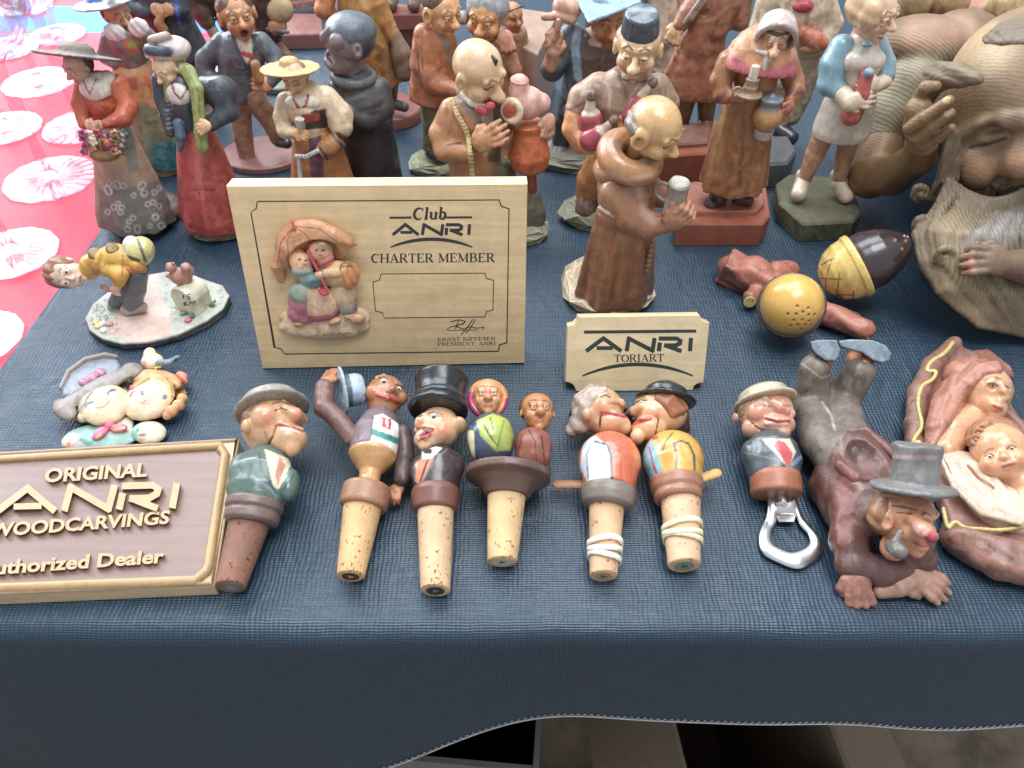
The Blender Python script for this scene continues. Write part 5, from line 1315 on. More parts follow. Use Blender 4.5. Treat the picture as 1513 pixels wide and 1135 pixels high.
t.sdf('base', [v.X(outl, -.55, 0, rnd=.1)]+tuft, 'b3b5aa', 'matte', paint=[v.D([(560, 1010), (600, 900), (700, 760), (690, 715), (790, 690), (800, 790), (840, 870), (880, 1000), (720, 1060)], 4, 'd8b9ab', 14, True)]+[v.D([(430, 945), (447, 1000), (520, 1050), (620, 1075), (760, 1068), (900, 1034), (1050, 960), (1140, 895), (1172, 830)], 11, '4a4844', 5)], k=.05, h=.06)
vb = v.at(Y=float(v.p(650, 880)[1]))
tr = t.sdf('trousers', [vb.C((690, 680, .1, 52), (640, 760, 0, 44), (590, 850, .2, 38)), vb.C((700, 690, -.3, 52), (690, 780, -.4, 50), (672, 860, -.3, 46)), vb.E(690, 670, 0, 60, 55, 55)], '5d6266', 'satin', k=.1)
t.sdf('shoe', [vb.C((575, 870, .1, 30), (605, 882, .1, 26), k=.05)], 'a39483', 'satin', k=.05)
t.sdf('shoe', [vb.C((645, 885, -.5, 32), (720, 872, -.4, 30), k=.05)], 'a08f80', 'satin', k=.05)
jk = t.sdf('jacket', [vb.C((690, 630, 0, 58), (590, 625, -.1, 74), (470, 660, -.2, 58), (420, 690, -.2, 36)), vb.C((560, 680, -.7, 48), (610, 705, -1.0, 42), (605, 740, -1.0, 34)), vb.C((690, 660, -.6, 30), (725, 680, -.5, 20))], 'cf9a34', 'satin', k=.12,
    paint=[vb.D([(600, 530), (690, 570), (680, 600), (640, 590)], 10, 'd88a6a', 14, st=.8), vb.D([(440, 640), (500, 720)], 14, 'a86830', 16, st=.6), vb.D([(625, 610), (620, 720)], 4, '9a5a30', 4), vb.D([(500, 690), (540, 650), (590, 650)], 3, '9a6a24', 4)])
for cx_, cy_ in ((482, 612), (570, 585)):
    t.sdf('rucksack_button', [vb.L((cx_, cy_, -.15), (cx_, cy_-14, -.35), [(0, 32), (.8, 32), (1, 24)]), neg(vb.S(cx_, cy_-20, -.45, 18))], '8a6a2c', 'satin', k=.03, h=.05, parent=jk)
t.sdf('bedroll', [vb.E(712, 590, .2, 68, 75, 80, rot=(0, 35, 0), col='c9c27a'), vb.E(670, 570, .3, 40, 60, 60, col='d7d0c0')], 'c9c27a', 'satin', k=.08, cs=.03, paint=[vb.D([(700, 530), (740, 640)], 8, '5a5a52', 6), vb.D([(640, 620), (700, 640)], 14, '4c4c4a', 6)])
t.sdf('jacket_tail', [vb.C((640, 680, -.7, 26), (720, 680, -.6, 18))], 'b0683a', 'satin', k=.05)
t.sdf('hand', [hand(vb.p(588, 785, -1.0), (-.3, 0, -.9), (0, -1, 0), .26, .5), vb.C((600, 745, -1.0, 24), (590, 780, -1.0, 22))], 'e6c0a0', 'satin', k=.05, h=.05)
t.sdf('hand', [hand(vb.p(530, 770, -.2), (.4, 0, -.8), (0, -1, 0), .24, .5)], 'd69a94', 'satin', k=.05, h=.05)
H = head(vb.p(345, 705, -.5), 1.12, (.5, -.8, .3), (-.82, -.35, .4), skin='e2c4a8', lip='a8453c', brow='8a6a4a', blush='e09080', mouth='flat', ears=.7, nose=.65, neck=1.1, neck_r=.3, eye_r=.14, mw=.2)
ho = put_head(t, H, iris='3f5f86')
t.sdf('hair', [grv(H['e'](0, -.22, .34, .88, .86, .82), H['rt'], 13, .035), neg(H['e'](0, .85, -.25, .72, .6, .75), .05)], '8a5b3e', 'satin', k=.05, parent=ho, paint=[pp(grv(H['e'](0, -.22, .34, .8, .8, .75), H['rt'], 13, .12), 'b08a72', .1, .5)])
ms = t.sdf('milestone', [v.at(Z=.55).L((1010, 880, .5), (938, 868, .62), [(0, 70), (1, 70)])], 'd9d5bd', 'matte', k=.08) if False else None
mp, m = v.pt(948, 905, 0)
ax = nrm((-.42, -.86, 0)); side = np.cross(ax, (0, 0, 1.))
body = [wB(mp-ax*.75+A(0, 0, .55), (.82, .75, .6), np.stack([side, ax, A(0, 0, 1)]), .06), wL(mp-ax*1.5+A(0, 0, 1.05), mp+A(0, 0, 1.05), [(0, .82), (1, .82)])]
ms = t.sdf('milestone', body, 'd6d2b8', 'matte', k=.08, carve=.01)
vp = V(0, 200, 3.439, plane=(mp, ax))
V_, F = ribbon(vp, [([(930, 812), (932, 830)], 3), ([(968, 808), (952, 811), (950, 820), (962, 819), (966, 828), (950, 833)], 2.6), ([(934, 848), (938, 868)], 3), ([(950, 845), (938, 857), (956, 866)], 2.6), ([(962, 864), (966, 843), (977, 856), (986, 841), (994, 861)], 2.6)], .012, .02); t.mesh('lettering', V_, F, 'ink', '4a463c', parent=ms)
sq = t.sdf('squirrel', [vb.E(905, 715, .2, 42, 40, 48), vb.S(868, 672, .1, 27), vb.S(853, 656, .1, 9), vb.S(880, 652, .1, 9), vb.C((945, 735, .3, 28), (955, 690, .4, 30), (945, 672, .3, 26)), vb.C((870, 720, .0, 12), (852, 715, -.1, 10))], 'b27e6c', 'satin', k=.06, h=.05)
for x, y, c in ((500, 968, 'e8dc9a'), (525, 990, 'eee6c8'), (488, 950, 'e6d070'), (556, 958, 'c98a94'), (955, 938, 'c8587c'), (520, 955, 'e6e0d0')):
    q, m = v.pt(x, y, .08); t.sdf('flower', [wS(q, .13), [wS(q+.14*A(math.cos(k_*1.257), math.sin(k_*1.257), 0), .1) for k_ in range(5)]], c, 'satin', k=.03, h=.045)
for x, y, r_ in ((935, 905, 20), (1075, 860, -30), (965, 925, 60)):
    q, m = v.pt(x, y, .1); t.sdf('leaf', [wE(q, (.3, .14, .09), rotm(0, -25, r_).T), wE(q+A(.15, .1, .1), (.22, .1, .07), rotm(0, -40, r_+70).T)], '4f7a4a', 'satin', k=.03, h=.05)

# ------------------------------------------------------------------ acorn shakers on a branch
v = V(1040, 340, 4.728, Z=0)
t = Thing('branch_holder', 'reddish carved branch holding the two acorn shakers', 'shaker stand', v.p(600, 520, 0), None, .075)
bk = t.sdf('branch', [v.C((185, 265, .95, 90), (330, 310, 1.1, 125), (500, 400, .9, 100), k=.2), v.B(250, 300, .85, 120, 95, 95, rot=(10, 15, -28), rnd=12), v.C((500, 400, .9, 90), (800, 560, .75, 85), (1110, 690, .75, 78)), v.C((420, 380, .9, 60), (330, 470, .75, 52)), v.C((500, 300, .7, 80), (600, 290, .6, 70))], 'a9604c', 'satin', k=.12, carve=.11, paint=[v.D([(130, 260), (200, 330), (300, 430)], 55, '7a4638', 60, st=.7)])
def cut_end(p, d, r, nm='cut_end', col='d9bb68'):
    V_, F = lathe_mesh(p, p+nrm(d)*.06, [(0, r), (.7, r*.98), (1, r*.9)], 24); t.mesh(nm, V_, F, 'plain_wood', col, parent=bk, smooth=False)
q, m = v.pt(318, 492, .72); cut_end(q-A(0, .15, 0), (-.35, -.85, .2), 44*m)
q, m = v.pt(1128, 696, .75); cut_end(q, (.75, -.5, .15), 74*m)
bark = t.sdf('leaf', [v.E(1010, 590, .35, 90, 55, 18, rot=(0, 0, -20))], '6f7466', 'satin', k=.05)
t2 = Thing('acorn_shaker', 'acorn shaker with a glossy yellow dome pierced by holes', 'salt shaker', v.p(620, 560, 0), 'acorn shakers', .06)
q, m = v.pt(615, 520, 2.6); axv = nrm(CAMP+A(3, 4, 8)-q); R_ = 215*m
holes = [(653, 532), (730, 546), (585, 588), (644, 588), (692, 573), (733, 593), (773, 593), (627, 632), (688, 630), (738, 637), (606, 670), (655, 665), (708, 663), (742, 660), (682, 693)]
def onball(x, y):
    r = nrm(ray(*v.px(x, y))); oc = CAMP-q; b = r@oc; c_ = oc@oc-R_*R_; return CAMP+r*(-b-math.sqrt(max(b*b-c_, 0)))
hp = [onball(x, y) for x, y in holes]
dm = t2.sdf('dome', [wS(q, R_), [neg(wS(p, .085), .01) for p in hp]], 'd9a544', 'gloss', paint=[pp(wS(p, .08), '3a1f10', .03) for p in hp]+[pp(wS(p, .11), 'a8642c', .08, .5) for p in hp], carve=0, h=.05, k=.02)
t2.sdf('cup', [wL(q-axv*R_*1.15, q-axv*R_*.12, [(0, R_*.3), (.2, R_*.75), (.5, R_*1.02), (.85, R_*1.1), (1, R_*1.08)])], '3a2a2c', 'gloss', carve=0, k=.05)
t3 = Thing('acorn_shaker', 'dark brown acorn shaker lying in a yellow crosshatched cup', 'pepper shaker', v.p(1100, 350, 0), 'acorn shakers', .07)
pa, m = v.pt(900, 330, 2.0); pb, _ = v.pt(1425, 80, 4.4)
Ra = 212*m
t3.sdf('nut', [wL(pa, pb, [(.2, Ra*.9), (.42, Ra*.97), (.55, Ra*.95), (.7, Ra*.84), (.84, Ra*.66), (.94, Ra*.46), (1.0, Ra*.3), (1.03, Ra*.18)])]+[neg(v.S(x, y, 2.6, 13), .02) for x, y in ()], '2f2326', 'gloss', paint=[v.D([p], 11, 'a5603c', 4) for p in ((1335, 70), (1385, 130), (1410, 75))]+[v.D([p], 7, 'd9c8b8', 3) for p in ((1425, 45), (1400, 40))], carve=0, k=.05)
cup = t3.sdf('cup', [wL(pa, pb, [(-.16, Ra*.25), (-.1, Ra*.55), (0, Ra*.82), (.14, Ra*.98), (.27, Ra*1.02), (.28, Ra*1.07), (.36, Ra*1.08), (.375, Ra*1.02)])], 'dcb65c', 'lacquer', carve=0, k=.04,
    paint=[v.D(l, 4, '5a4412', 3) for l in ([(820, 245), (870, 215), (915, 195)], [(815, 338), (960, 345)], [(855, 450), (1050, 455)], [(890, 215), (862, 300), (848, 410)], [(945, 300), (930, 480)], [(1048, 425), (1035, 500)], [(1150, 480), (1145, 510)], [(915, 420), (1000, 520)])])

# ------------------------------------------------------------------ man lying on his belly
v = V(1040, 490, 2.768, Z=0)
t = Thing('lying_man_figurine', 'red coated man in a grey top hat lying on his belly smoking', 'figurine', v.p(650, 800, 0), 'carved figurines', .075)
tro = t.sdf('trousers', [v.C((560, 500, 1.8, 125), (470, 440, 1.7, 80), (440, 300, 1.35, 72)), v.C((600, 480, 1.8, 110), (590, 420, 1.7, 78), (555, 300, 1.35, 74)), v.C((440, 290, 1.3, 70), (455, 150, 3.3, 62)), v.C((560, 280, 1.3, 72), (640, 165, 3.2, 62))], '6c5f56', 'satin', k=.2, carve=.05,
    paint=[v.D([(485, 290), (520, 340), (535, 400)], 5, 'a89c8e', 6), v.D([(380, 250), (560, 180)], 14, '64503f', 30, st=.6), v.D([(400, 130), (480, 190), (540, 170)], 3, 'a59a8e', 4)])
for sx, a_, b_ in ((0, (452, 62, 4.2), (540, 95, 3.9)), (1, (600, 50, 4.1), (722, 100, 3.9))):
    t.sdf('sock', [v.C((470+150*sx, 120-5*sx, 3.4, 38), (488+165*sx, 125+8*sx, 3.6, 36))], 'b5633f', 'satin', k=.05)
pts_l = [(438, 40), (470, 33), (545, 33), (560, 70), (552, 105), (535, 120), (500, 118), (465, 95), (445, 70)]
pts_r = [(552, 38), (600, 30), (690, 34), (745, 55), (770, 90), (760, 118), (730, 128), (690, 115), (650, 85), (600, 72), (560, 60)]
for pts_, zz in ((pts_l, 4.5), (pts_r, 4.5)):
    vs = V(1040, 490, 2.768, plane=(v.p(560, 80, zz), (0, -.62, .78)))
    sh = t.sdf('shoe', [vs.X(pts_, -.55, -.08, rnd=.12)], '2a3138', 'lacquer', k=.05, carve=.02, h=.06)
    t.sdf('sole', [vs.X(pts_, -.1, .05, rnd=.05)], '6f7c88', 'satin', k=.03, carve=.015, h=.06, parent=sh)
coat = t.sdf('coat', [v.C((600, 520, 1.9, 128), (680, 640, 2.0, 130), (700, 740, 2.1, 105)), v.C((540, 600, 1.3, 90), (600, 720, 1.6, 85), (590, 860, 1.3, 72), (610, 940, .95, 66)), v.C((600, 950, .95, 62), (720, 985, .8, 62), (800, 975, .85, 55)), v.C((760, 700, 2.0, 90), (850, 860, 1.6, 85), (890, 930, 1.1, 60)), v.C((500, 640, .8, 70), (560, 760, .8, 60)),
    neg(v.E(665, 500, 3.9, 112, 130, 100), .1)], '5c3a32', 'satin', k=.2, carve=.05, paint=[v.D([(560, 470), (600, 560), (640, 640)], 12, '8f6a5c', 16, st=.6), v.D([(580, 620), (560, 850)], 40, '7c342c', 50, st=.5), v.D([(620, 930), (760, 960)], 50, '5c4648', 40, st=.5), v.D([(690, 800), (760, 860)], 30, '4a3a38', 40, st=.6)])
t.sdf('ash_bowl', [v.C((545, 470, 2.7, 16), (590, 420, 2.9, 18), (660, 405, 3.0, 18), (720, 450, 3.0, 18), (775, 505, 3.0, 14), (700, 440, 3.0, 16)), v.C((545, 470, 2.7, 16), (560, 550, 2.8, 22), (620, 600, 2.9, 24), (690, 610, 2.9, 22))], '6d3e36', 'satin', k=.15, carve=.03)
Hc, m = v.pt(825, 770, 3.4)
H = head(Hc, 1.5, (.5, -.72, .48), (.08, .62, .78), skin='c98660', lip='9a3a36', brow='5a3a2a', blush='c8503c', mouth='smile', ears=1.0, nose=.5, nlen=.5, neck=.9, eyes=False, wide=.95, jaw=.95, mw=.4, bl=.9)
hd = put_head(t, H, [v.C((850, 765, 4.4, 24), (900, 812, 4.6, 32), (932, 838, 4.6, 26))], [v.D([(930, 845)], 30, '9a2f3c', 20), v.D([(900, 815), (870, 800)], 20, 'd8a89a', 16, st=.7), v.D([(770, 712), (820, 718), (870, 730)], 4, '4a2a1c', 3), v.D([(790, 740), (850, 745)], 3, '3a2418', 3)], h=.06)
t.sdf('hair', [grv(H['e'](-.1, -.4, .1, .84, .55, .7), (.3, .3, .9), 10, .03), v.C((740, 665, 4.6, 14), (930, 690, 4.4, 14))], '9c6a48', 'satin', k=.05, parent=hd)
hA = v.p(855, 655, 4.7); hB, m = v.pt(862, 520, 5.55)
ha = nrm((.06, .66, .75))
Lh = float(np.linalg.norm(hB-hA))
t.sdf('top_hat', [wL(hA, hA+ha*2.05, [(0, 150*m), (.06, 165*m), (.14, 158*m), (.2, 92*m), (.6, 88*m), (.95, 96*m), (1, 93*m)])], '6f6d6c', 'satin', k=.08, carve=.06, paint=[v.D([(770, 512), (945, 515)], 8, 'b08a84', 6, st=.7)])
pi = t.sdf('pipe', [v.C((805, 820, 4.3, 12), (785, 860, 4.0, 16), (775, 885, 3.7, 22)), v.C((768, 878, 3.5, 28), (800, 900, 3.9, 32)), neg(v.S(806, 900, 4.35, 20), .03)], '6a6460', 'satin', k=.06)
q, m = v.pt(625, 1030, .7); t.sdf('fist', [hand(q, (.1, -.6, -.4), (-.3, -.2, .9), 58*m, curl=.95)], '9a6250', 'satin', k=.06)
q, m = v.pt(870, 1000, .8); t.sdf('hand', [hand(q, (.75, -.45, -.15), (0, -.35, .9), 62*m, curl=.35, thumb=1), v.C((790, 1040, .5, 45), (830, 1020, .6, 50)), v.C((720, 1060, .4, 32), (800, 1050, .45, 36))], 'a97a66', 'satin', k=.06)
t.sdf('shirt_cuff', [v.C((880, 930, 1.2, 45), (905, 910, 1.3, 42))], '8c8a90', 'satin', k=.05)

# ------------------------------------------------------------------ mother and child relief
v = V(1300, 490, 2.986, Z=0)
t = Thing('madonna_relief', 'carved mother in a gold trimmed brown veil holding her child', 'relief carving', v.p(520, 800, 0), None, .07)
gvv = (.85, -.5, 0)
t.sdf('veil', [v.X([(320, 42), (400, 70), (520, 120), (600, 330), (660, 420), (820, 470), (820, 1080), (700, 1100), (520, 1045), (390, 985), (320, 920), (275, 870), (300, 800), (220, 600), (128, 540), (135, 380), (170, 260), (240, 130)], 0, .9, rnd=.35), v.C((330, 50, .9, 30), (230, 150, .9, 40), (170, 270, .9, 42), (150, 420, .8, 40), (150, 540, .6, 35)), grv(v.C((360, 930, .8, 70), (520, 1000, .8, 80), (700, 1030, .8, 90)), (.3, .95, 0), 5, .12), v.C((540, 340, .9, 24), (640, 440, .8, 24))], '84594b', 'satin', k=.25, carve=.04,
    paint=[v.D([(470, 930), (580, 1000)], 12, '4a2a24', 10, st=.7), v.D([(330, 900), (480, 1010), (640, 1060)], 14, '9a6454', 16, st=.6)])
t.sdf('gold_trim', [v.C(*smooth_path([(322, 50, 1.35, 9), (285, 100, 1.4, 9), (225, 130, 1.4, 9), (200, 180, 1.4, 9), (255, 170, 1.45, 8), (235, 215, 1.45, 8), (178, 240, 1.4, 9), (165, 330, 1.35, 9), (192, 420, 1.3, 9), (150, 470, 1.2, 9), (135, 530, 1.1, 9)])), v.C(*smooth_path([(150, 500, 1.2, 8), (175, 480, 1.3, 8), (200, 545, 1.3, 8)]))], 'bfae62', 'lacquer', k=.05, carve=.01, h=.055)
t.sdf('gold_trim', [v.C(*smooth_path([(280, 780, 1.1, 9), (300, 880, 1.2, 9), (330, 830, 1.3, 9), (370, 870, 1.3, 9), (430, 870, 1.3, 9), (540, 880, 1.3, 9), (660, 850, 1.4, 9), (800, 860, 1.2, 9)]))], 'bfae62', 'lacquer', k=.05, carve=.01, h=.055)
hb_ = [v.E(448, 255, 1.75, 122, 122, 116), v.E(490, 328, 1.75, 66, 66, 60), v.E(540, 262, 1.65, 36, 60, 60)]
def lady(q):
    return [q.C((528, 215, .05, 12), (545, 262, -.06, 15), (555, 292, -.1, 17)), q.S(540, 300, .02, 11), q.C((500, 322, .02, 10), (520, 330, -.02, 11), (534, 336, 0, 8)), q.C((508, 342, .02, 9), (524, 346, .0, 9)), q.S(500, 372, .2, 28), q.S(455, 310, .55, 58), neg(q.S(497, 240, -.1, 20), .12), q.C((470, 206, .02, 8), (505, 202, 0, 9), (535, 212, .02, 7)), q.C((478, 228, .03, 7), (500, 224, 0, 8), (518, 236, .02, 6))]
hd = px_head(t, v, [hb_, v.C((400, 390, .9, 78), (320, 450, .85, 76), (285, 525, .8, 72))], 'cf9468', lady, [v.D([(505, 328), (522, 336), (536, 342)], 8, 'b04a40', 4), v.D([(503, 335), (535, 341)], 2, '7a2c28', 2), v.D([(468, 204), (503, 198), (536, 210)], 3, '7a4a30', 4), v.D([(478, 230), (500, 226), (520, 240)], 3, '4a2c20', 3), v.D([(455, 310)], 30, 'd88460', 50, st=.5), v.D([(555, 240), (568, 248)], 4, '4a3028', 3)], [(500, 238, 11)], iris='4a3a34', h=.06, k=.15)
sq = SV(v, [hb_, v.C((300, 300, 1.2, 60), (230, 480, 1.0, 50))])
t.sdf('headscarf', [v.E(395, 210, 1.35, 105, 105, 95), v.C((330, 260, 1.2, 62), (270, 380, 1.0, 42), (225, 490, .9, 26)), strands(sq, [(560, 155), (470, 95), (380, 105), (300, 190), (245, 310), (215, 430), (195, 520)], [(580, 198), (520, 170), (450, 182), (402, 235), (365, 310), (300, 400), (240, 490)], 9, 20, -.04)], 'a96c57', 'satin', k=.05, carve=.01, h=.06)
t.sdf('blouse', [v.PE(420, 640, 1.0, 165, 85, .7, rot=30), v.PE(560, 780, 1.0, 190, 95, .8, rot=15), v.PE(340, 580, .9, 90, 45, .55, rot=20), v.PE(740, 840, .9, 120, 80, .8), strands(v, [(270, 560), (330, 690), (450, 800), (620, 850)], [(420, 580), (500, 650), (570, 730), (640, 810)], 8, 17, 1.6)], 'cdb299', 'satin', k=.12, carve=.02, h=.065, paint=[v.D([(390, 592), (430, 640), (500, 690)], 8, '8a5444', 8), v.D([(340, 680), (440, 770), (600, 830)], 20, 'c49e88', 34, st=.6), v.D([(520, 690), (600, 780)], 10, 'c8a690', 16, st=.6)])
hb2 = [v.E(528, 520, 2.0, 118, 118, 112), v.E(545, 585, 2.0, 92, 70, 80)]
def child(q):
    return [q.C((538, 525, .03, 9), (548, 552, -.06, 14)), q.S(536, 558, 0, 9), q.S(560, 556, 0, 9), q.S(490, 590, .38, 46), q.S(605, 560, .32, 40), q.C((548, 590, 0, 8), (572, 582, -.02, 9), (595, 576, 0, 7)), q.C((556, 602, 0, 8), (590, 590, 0, 8)), neg(q.S(485, 552, -.1, 16), .08), neg(q.S(580, 516, -.1, 16), .08), q.S(585, 632, .22, 28)]
ch = px_head(t, v, [hb2, v.C((590, 640, 1.6, 60), (660, 700, 1.4, 80))], 'd29468', child, [v.D([(546, 594), (572, 588), (598, 580)], 7, 'b0584c', 4), v.D([(548, 597), (598, 583)], 2, '7a342c', 2), v.D([(462, 540), (478, 520), (505, 515)], 3, 'a0683c', 4), v.D([(555, 492), (580, 482), (600, 490)], 3, 'a0683c', 4), v.D([(465, 550), (485, 541), (506, 546)], 3, '5a3a28', 3), v.D([(562, 516), (582, 504), (602, 510)], 3, '5a3a28', 3), v.D([(490, 595)], 26, 'dc8458', 40, st=.6), v.D([(610, 560)], 22, 'dc8458', 40, st=.6)], [(486, 552, 9), (583, 515, 9)], iris='4a4650', h=.055, k=.12, name='child_head')
sq = SV(v, hb2); rg = random.Random(8); curls = []
for i in range(22):
    a_ = i/21
    x = 400+250*a_; y = 500-105*math.sin(a_*2.7)-10+rg.uniform(-14, 14)+a_*10
    P, m = sq.pt(x, y, -.02)
    curls.append(wT(P, nrm(CAMP-P)+.35*np.array((rg.uniform(-1, 1), rg.uniform(-1, 1), 0)), 19*m, 8*m, k=.03)); curls.append(wS(P, 9*m, k=.03))
t.sdf('child_hair', [v.E(515, 475, 1.9, 118, 112, 92), curls], '9e6644', 'satin', k=.06, parent=ch, carve=.008, h=.055)
t.sdf('child_body', [v.PE(700, 720, 1.2, 110, 110, .8), v.C((640, 720, 1.5, 50), (660, 820, 1.4, 44))], 'd09268', 'lacquer', k=.2)

# ------------------------------------------------------------------ bases for the standing figures
def tab(px, py, z=0.0):
    r = ray(px, py); return CAMP+r*((z-CAMH)/r[2])
def rock_base(t, c, rx, ry, h, col, seed=1, rot=0, name='rock_base'):
    """faceted carved rock: rings of uneven corners, flat facets with pale worn edges"""
    rg = np.random.RandomState(seed); n = 11; Vv, F, cl = [], [], []
    base = np.array(C_(col))
    for k, (z, s) in enumerate(((0, 1.0), (h*.5, 1.04), (h*.82, .96), (h, .78))):
        for j in range(n):
            th = 2*math.pi*(j+(.5 if k % 2 else 0)+rg.uniform(-.2, .2))/n+rot
            q = s*rg.uniform(.9, 1.06)
            Vv.append((c[0]+rx*q*math.cos(th), c[1]+ry*q*math.sin(th), z+(rg.uniform(-.12, .12)*h if 0 < k < 3 else 0)))
    for k in range(3):
        for j in range(n):
            a, b = k*n+j, k*n+(j+1) % n; d, e = (k+1)*n+j, (k+1)*n+(j+1) % n
            F += [(a, b, e), (a, e, d)] if (j+k) % 2 else [(a, b, d), (b, e, d)]
    F.append(tuple(range(3*n, 4*n))); F.append(tuple(reversed(range(n))))
    # separate verts per facet, each facet its own tone; a thin pale edge as a worn arris
    V2, F2, c2 = [], [], []
    for f in F:
        tone = base*rg.uniform(.78, 1.2); cen = np.mean([Vv[i] for i in f], 0); o = len(V2); m = len(f)
        for i in f: V2.append(Vv[i]); c2.append(base*1.9)
        for i in f:
            p = np.array(Vv[i]); d = cen-p; V2.append(p+d*min(.12/max(np.linalg.norm(d), 1e-6), .4)); c2.append(tone)
        for j in range(m): F2.append((o+j, o+(j+1) % m, o+m+(j+1) % m, o+m+j))
        F2.append(tuple(range(o+m, o+2*m)))
    return t.mesh(name, np.array(V2), F2, 'rough_rock', cols=np.clip(np.array(c2), 0, .8))
def slab_base(t, pts, h, col, z0=0.0, bev=.12, mat='flat_satin', name='base'):
    """pts = photo pixels of the slab's upper outline at height h"""
    top = [tab(x, y, h) for x, y in pts]; bot = [A(p[0], p[1], z0) for p in top]
    c = np.mean(top, 0); 
    V_, F = prism_mesh(bot, top, bev); return t.mesh(name, V_, F, mat, col)
def disc_base(t, c, r, h, col, name='base', mat='flat_satin', ry=None):
    V_, F = lathe_mesh((c[0], c[1], 0), (c[0], c[1], h), [(0, r), (.75, r*1.0), (.92, r*.97), (1, r*.92)], 48)
    if ry: V_[:, 1] = c[1]+(V_[:, 1]-c[1])*ry
    return t.mesh(name, V_, F, mat, col, auto=40)
def R_(v, x, y, d, r): return r*v.pt(x, y, d)[1]
GF = 'carved figurines'

# ------------------------------------------------------------------ lady in the orange dress with flowers
v = V(0, 0, 3.7825, Y=47.6)
t = Thing('lady_figurine', 'lady in an orange bodice and wide brown hat with a flower basket', 'figurine', tab(208, 330), GF, .095)
c = tab(214, 318)
V_, F = lathe_mesh((c[0], c[1], 0), (c[0], c[1], 1.1), [(0, 2.7), (.5, 2.85), (.85, 2.6), (1, 2.1)], 40); V_[:, 1] = c[1]+(V_[:, 1]-c[1])*.75
t.mesh('base', V_, F, 'satin', '6b5748', smooth=True)
rg = random.Random(4)
lace = [v.D([(rg.uniform(580, 1040), rg.uniform(1010, 1290))], 16+6*rg.random(), 'cfc9c2', 4, st=.75) for _ in range(40)]
lace2 = [v.D([st_[2][0]], st_[3]*.5, '57534f', 3, st=.8) for st_ in lace]
t.sdf('skirt', [v.L((765, 1225, 0), (610, 660, 0), [(0, 200), (.12, 198), (.5, 150), (.8, 108), (1, 78)], rip=(7, .05, .5, .9), fl=.85)], 'a88b76', 'matte', k=.1,
      paint=[v.D([(560, 1060), (700, 1060), (880, 1010), (1060, 1000), (1060, 1340), (560, 1340)], 4, '77716d', 20, True)]+lace+lace2+[v.D([(690, 700), (720, 790), (745, 930)], 32, '6f7a72', 16, st=.8), v.D([(600, 860), (650, 890)], 40, 'c79a62', 20, st=.6)])
t.sdf('bodice', [v.C((615, 690, 0, 78), (575, 560, 0, 100), (560, 490, .1, 92), fl=None), v.C((470, 490, .1, 52), (445, 580, -.5, 44), (470, 690, -1.3, 34)), v.C((660, 480, .1, 62), (715, 590, -.4, 56), (690, 660, -1.2, 48), (600, 690, -1.8, 30))], 'bd5434', 'satin', k=.12)
t.sdf('white_collar', [v.E(535, 500, -.55, 88, 60, 72), v.C((480, 450, -.1, 40), (600, 440, -.1, 46))], 'dccfc2', 'satin', k=.1, paint=[v.D([(460, 440), (500, 530), (540, 440)], 4, '8a4a52', 3), v.D([(430, 560), (540, 575), (620, 540)], 6, 'a8452c', 4)])
H = head(v.p(440, 375, -.2), R_(v, 440, 375, 0, 92), (-.5, -.82, -.25), (-.1, -.2, .97), skin='cf9f86', lip='b0504a', brow='5a3a2a', ears=.6, eye_r=.1, nose=.8, neck=1.3, neck_r=.33)
hd = put_head(t, H, h=.06)
t.sdf('hair', [H['e'](0, -.3, .2, .82, .66, .8)], '4a2f24', 'satin', k=.05, parent=hd)
hc, m = v.pt(430, 318, .1)
t.sdf('hat', [wL(hc+A(0, 0, -.05), hc+A(.1, .36, .74), [(0, 212*m), (.1, 226*m), (.22, 222*m), (.3, 100*m), (.75, 84*m), (1, 50*m)])], '75685e', 'matte', k=.08, paint=[v.D([(370, 335), (470, 330), (520, 315)], 16, '3f4650', 10, st=.7), v.D([(300, 330)], 14, '9a5a58', 14, st=.7)])
t.sdf('hand', [hand(v.p(560, 700, -1.9), (-.6, -.3, -.5), (0, -.8, .5), .3, .5), hand(v.p(500, 690, -1.8), (.6, -.2, -.4), (0, -.8, .5), .28, .5)], 'cf9f80', 'satin', k=.05, h=.06)
bk = t.sdf('flower_basket', [v.E(585, 850, -2.2, 92, 70, 50), v.C((545, 700, -2.4, 11), (560, 790, -2.9, 11), (575, 880, -2.7, 11))], '8d6a40', 'satin', k=.05, h=.07)
cols = ['b05a86', 'e8e0d0', 'c04a52', '6a3a6a', 'd89a70', '3c5a4c', 'c06a7a', 'e0d8c8', '54606a', 'c8584c', '7a8a54', 'd8a0a8', 'b04a5c', 'e6c078', '4a6a4a', '8a4a76', 'c87a5a', '3f4f5a']
for i in range(24):
    x = 470+(i % 6)*42+rg.uniform(-12, 12); y = 745+(i//6)*34+rg.uniform(-10, 10)
    q = v.p(x, y, -2.75+rg.uniform(-.2, .2)); r = .17+.06*rg.random()
    t.sdf('flower', [wS(q, r*.7), [wS(q+r*A(math.cos(k*1.257+i), -.25, math.sin(k*1.257+i)), r*.62) for k in range(5)]], cols[i % 18], 'satin', k=.03, h=.06, parent=bk, paint=[pp(wS(q+A(0, -.12, .05), r*.6), 'e8c890' if i % 2 else '7a2a44', .06)])

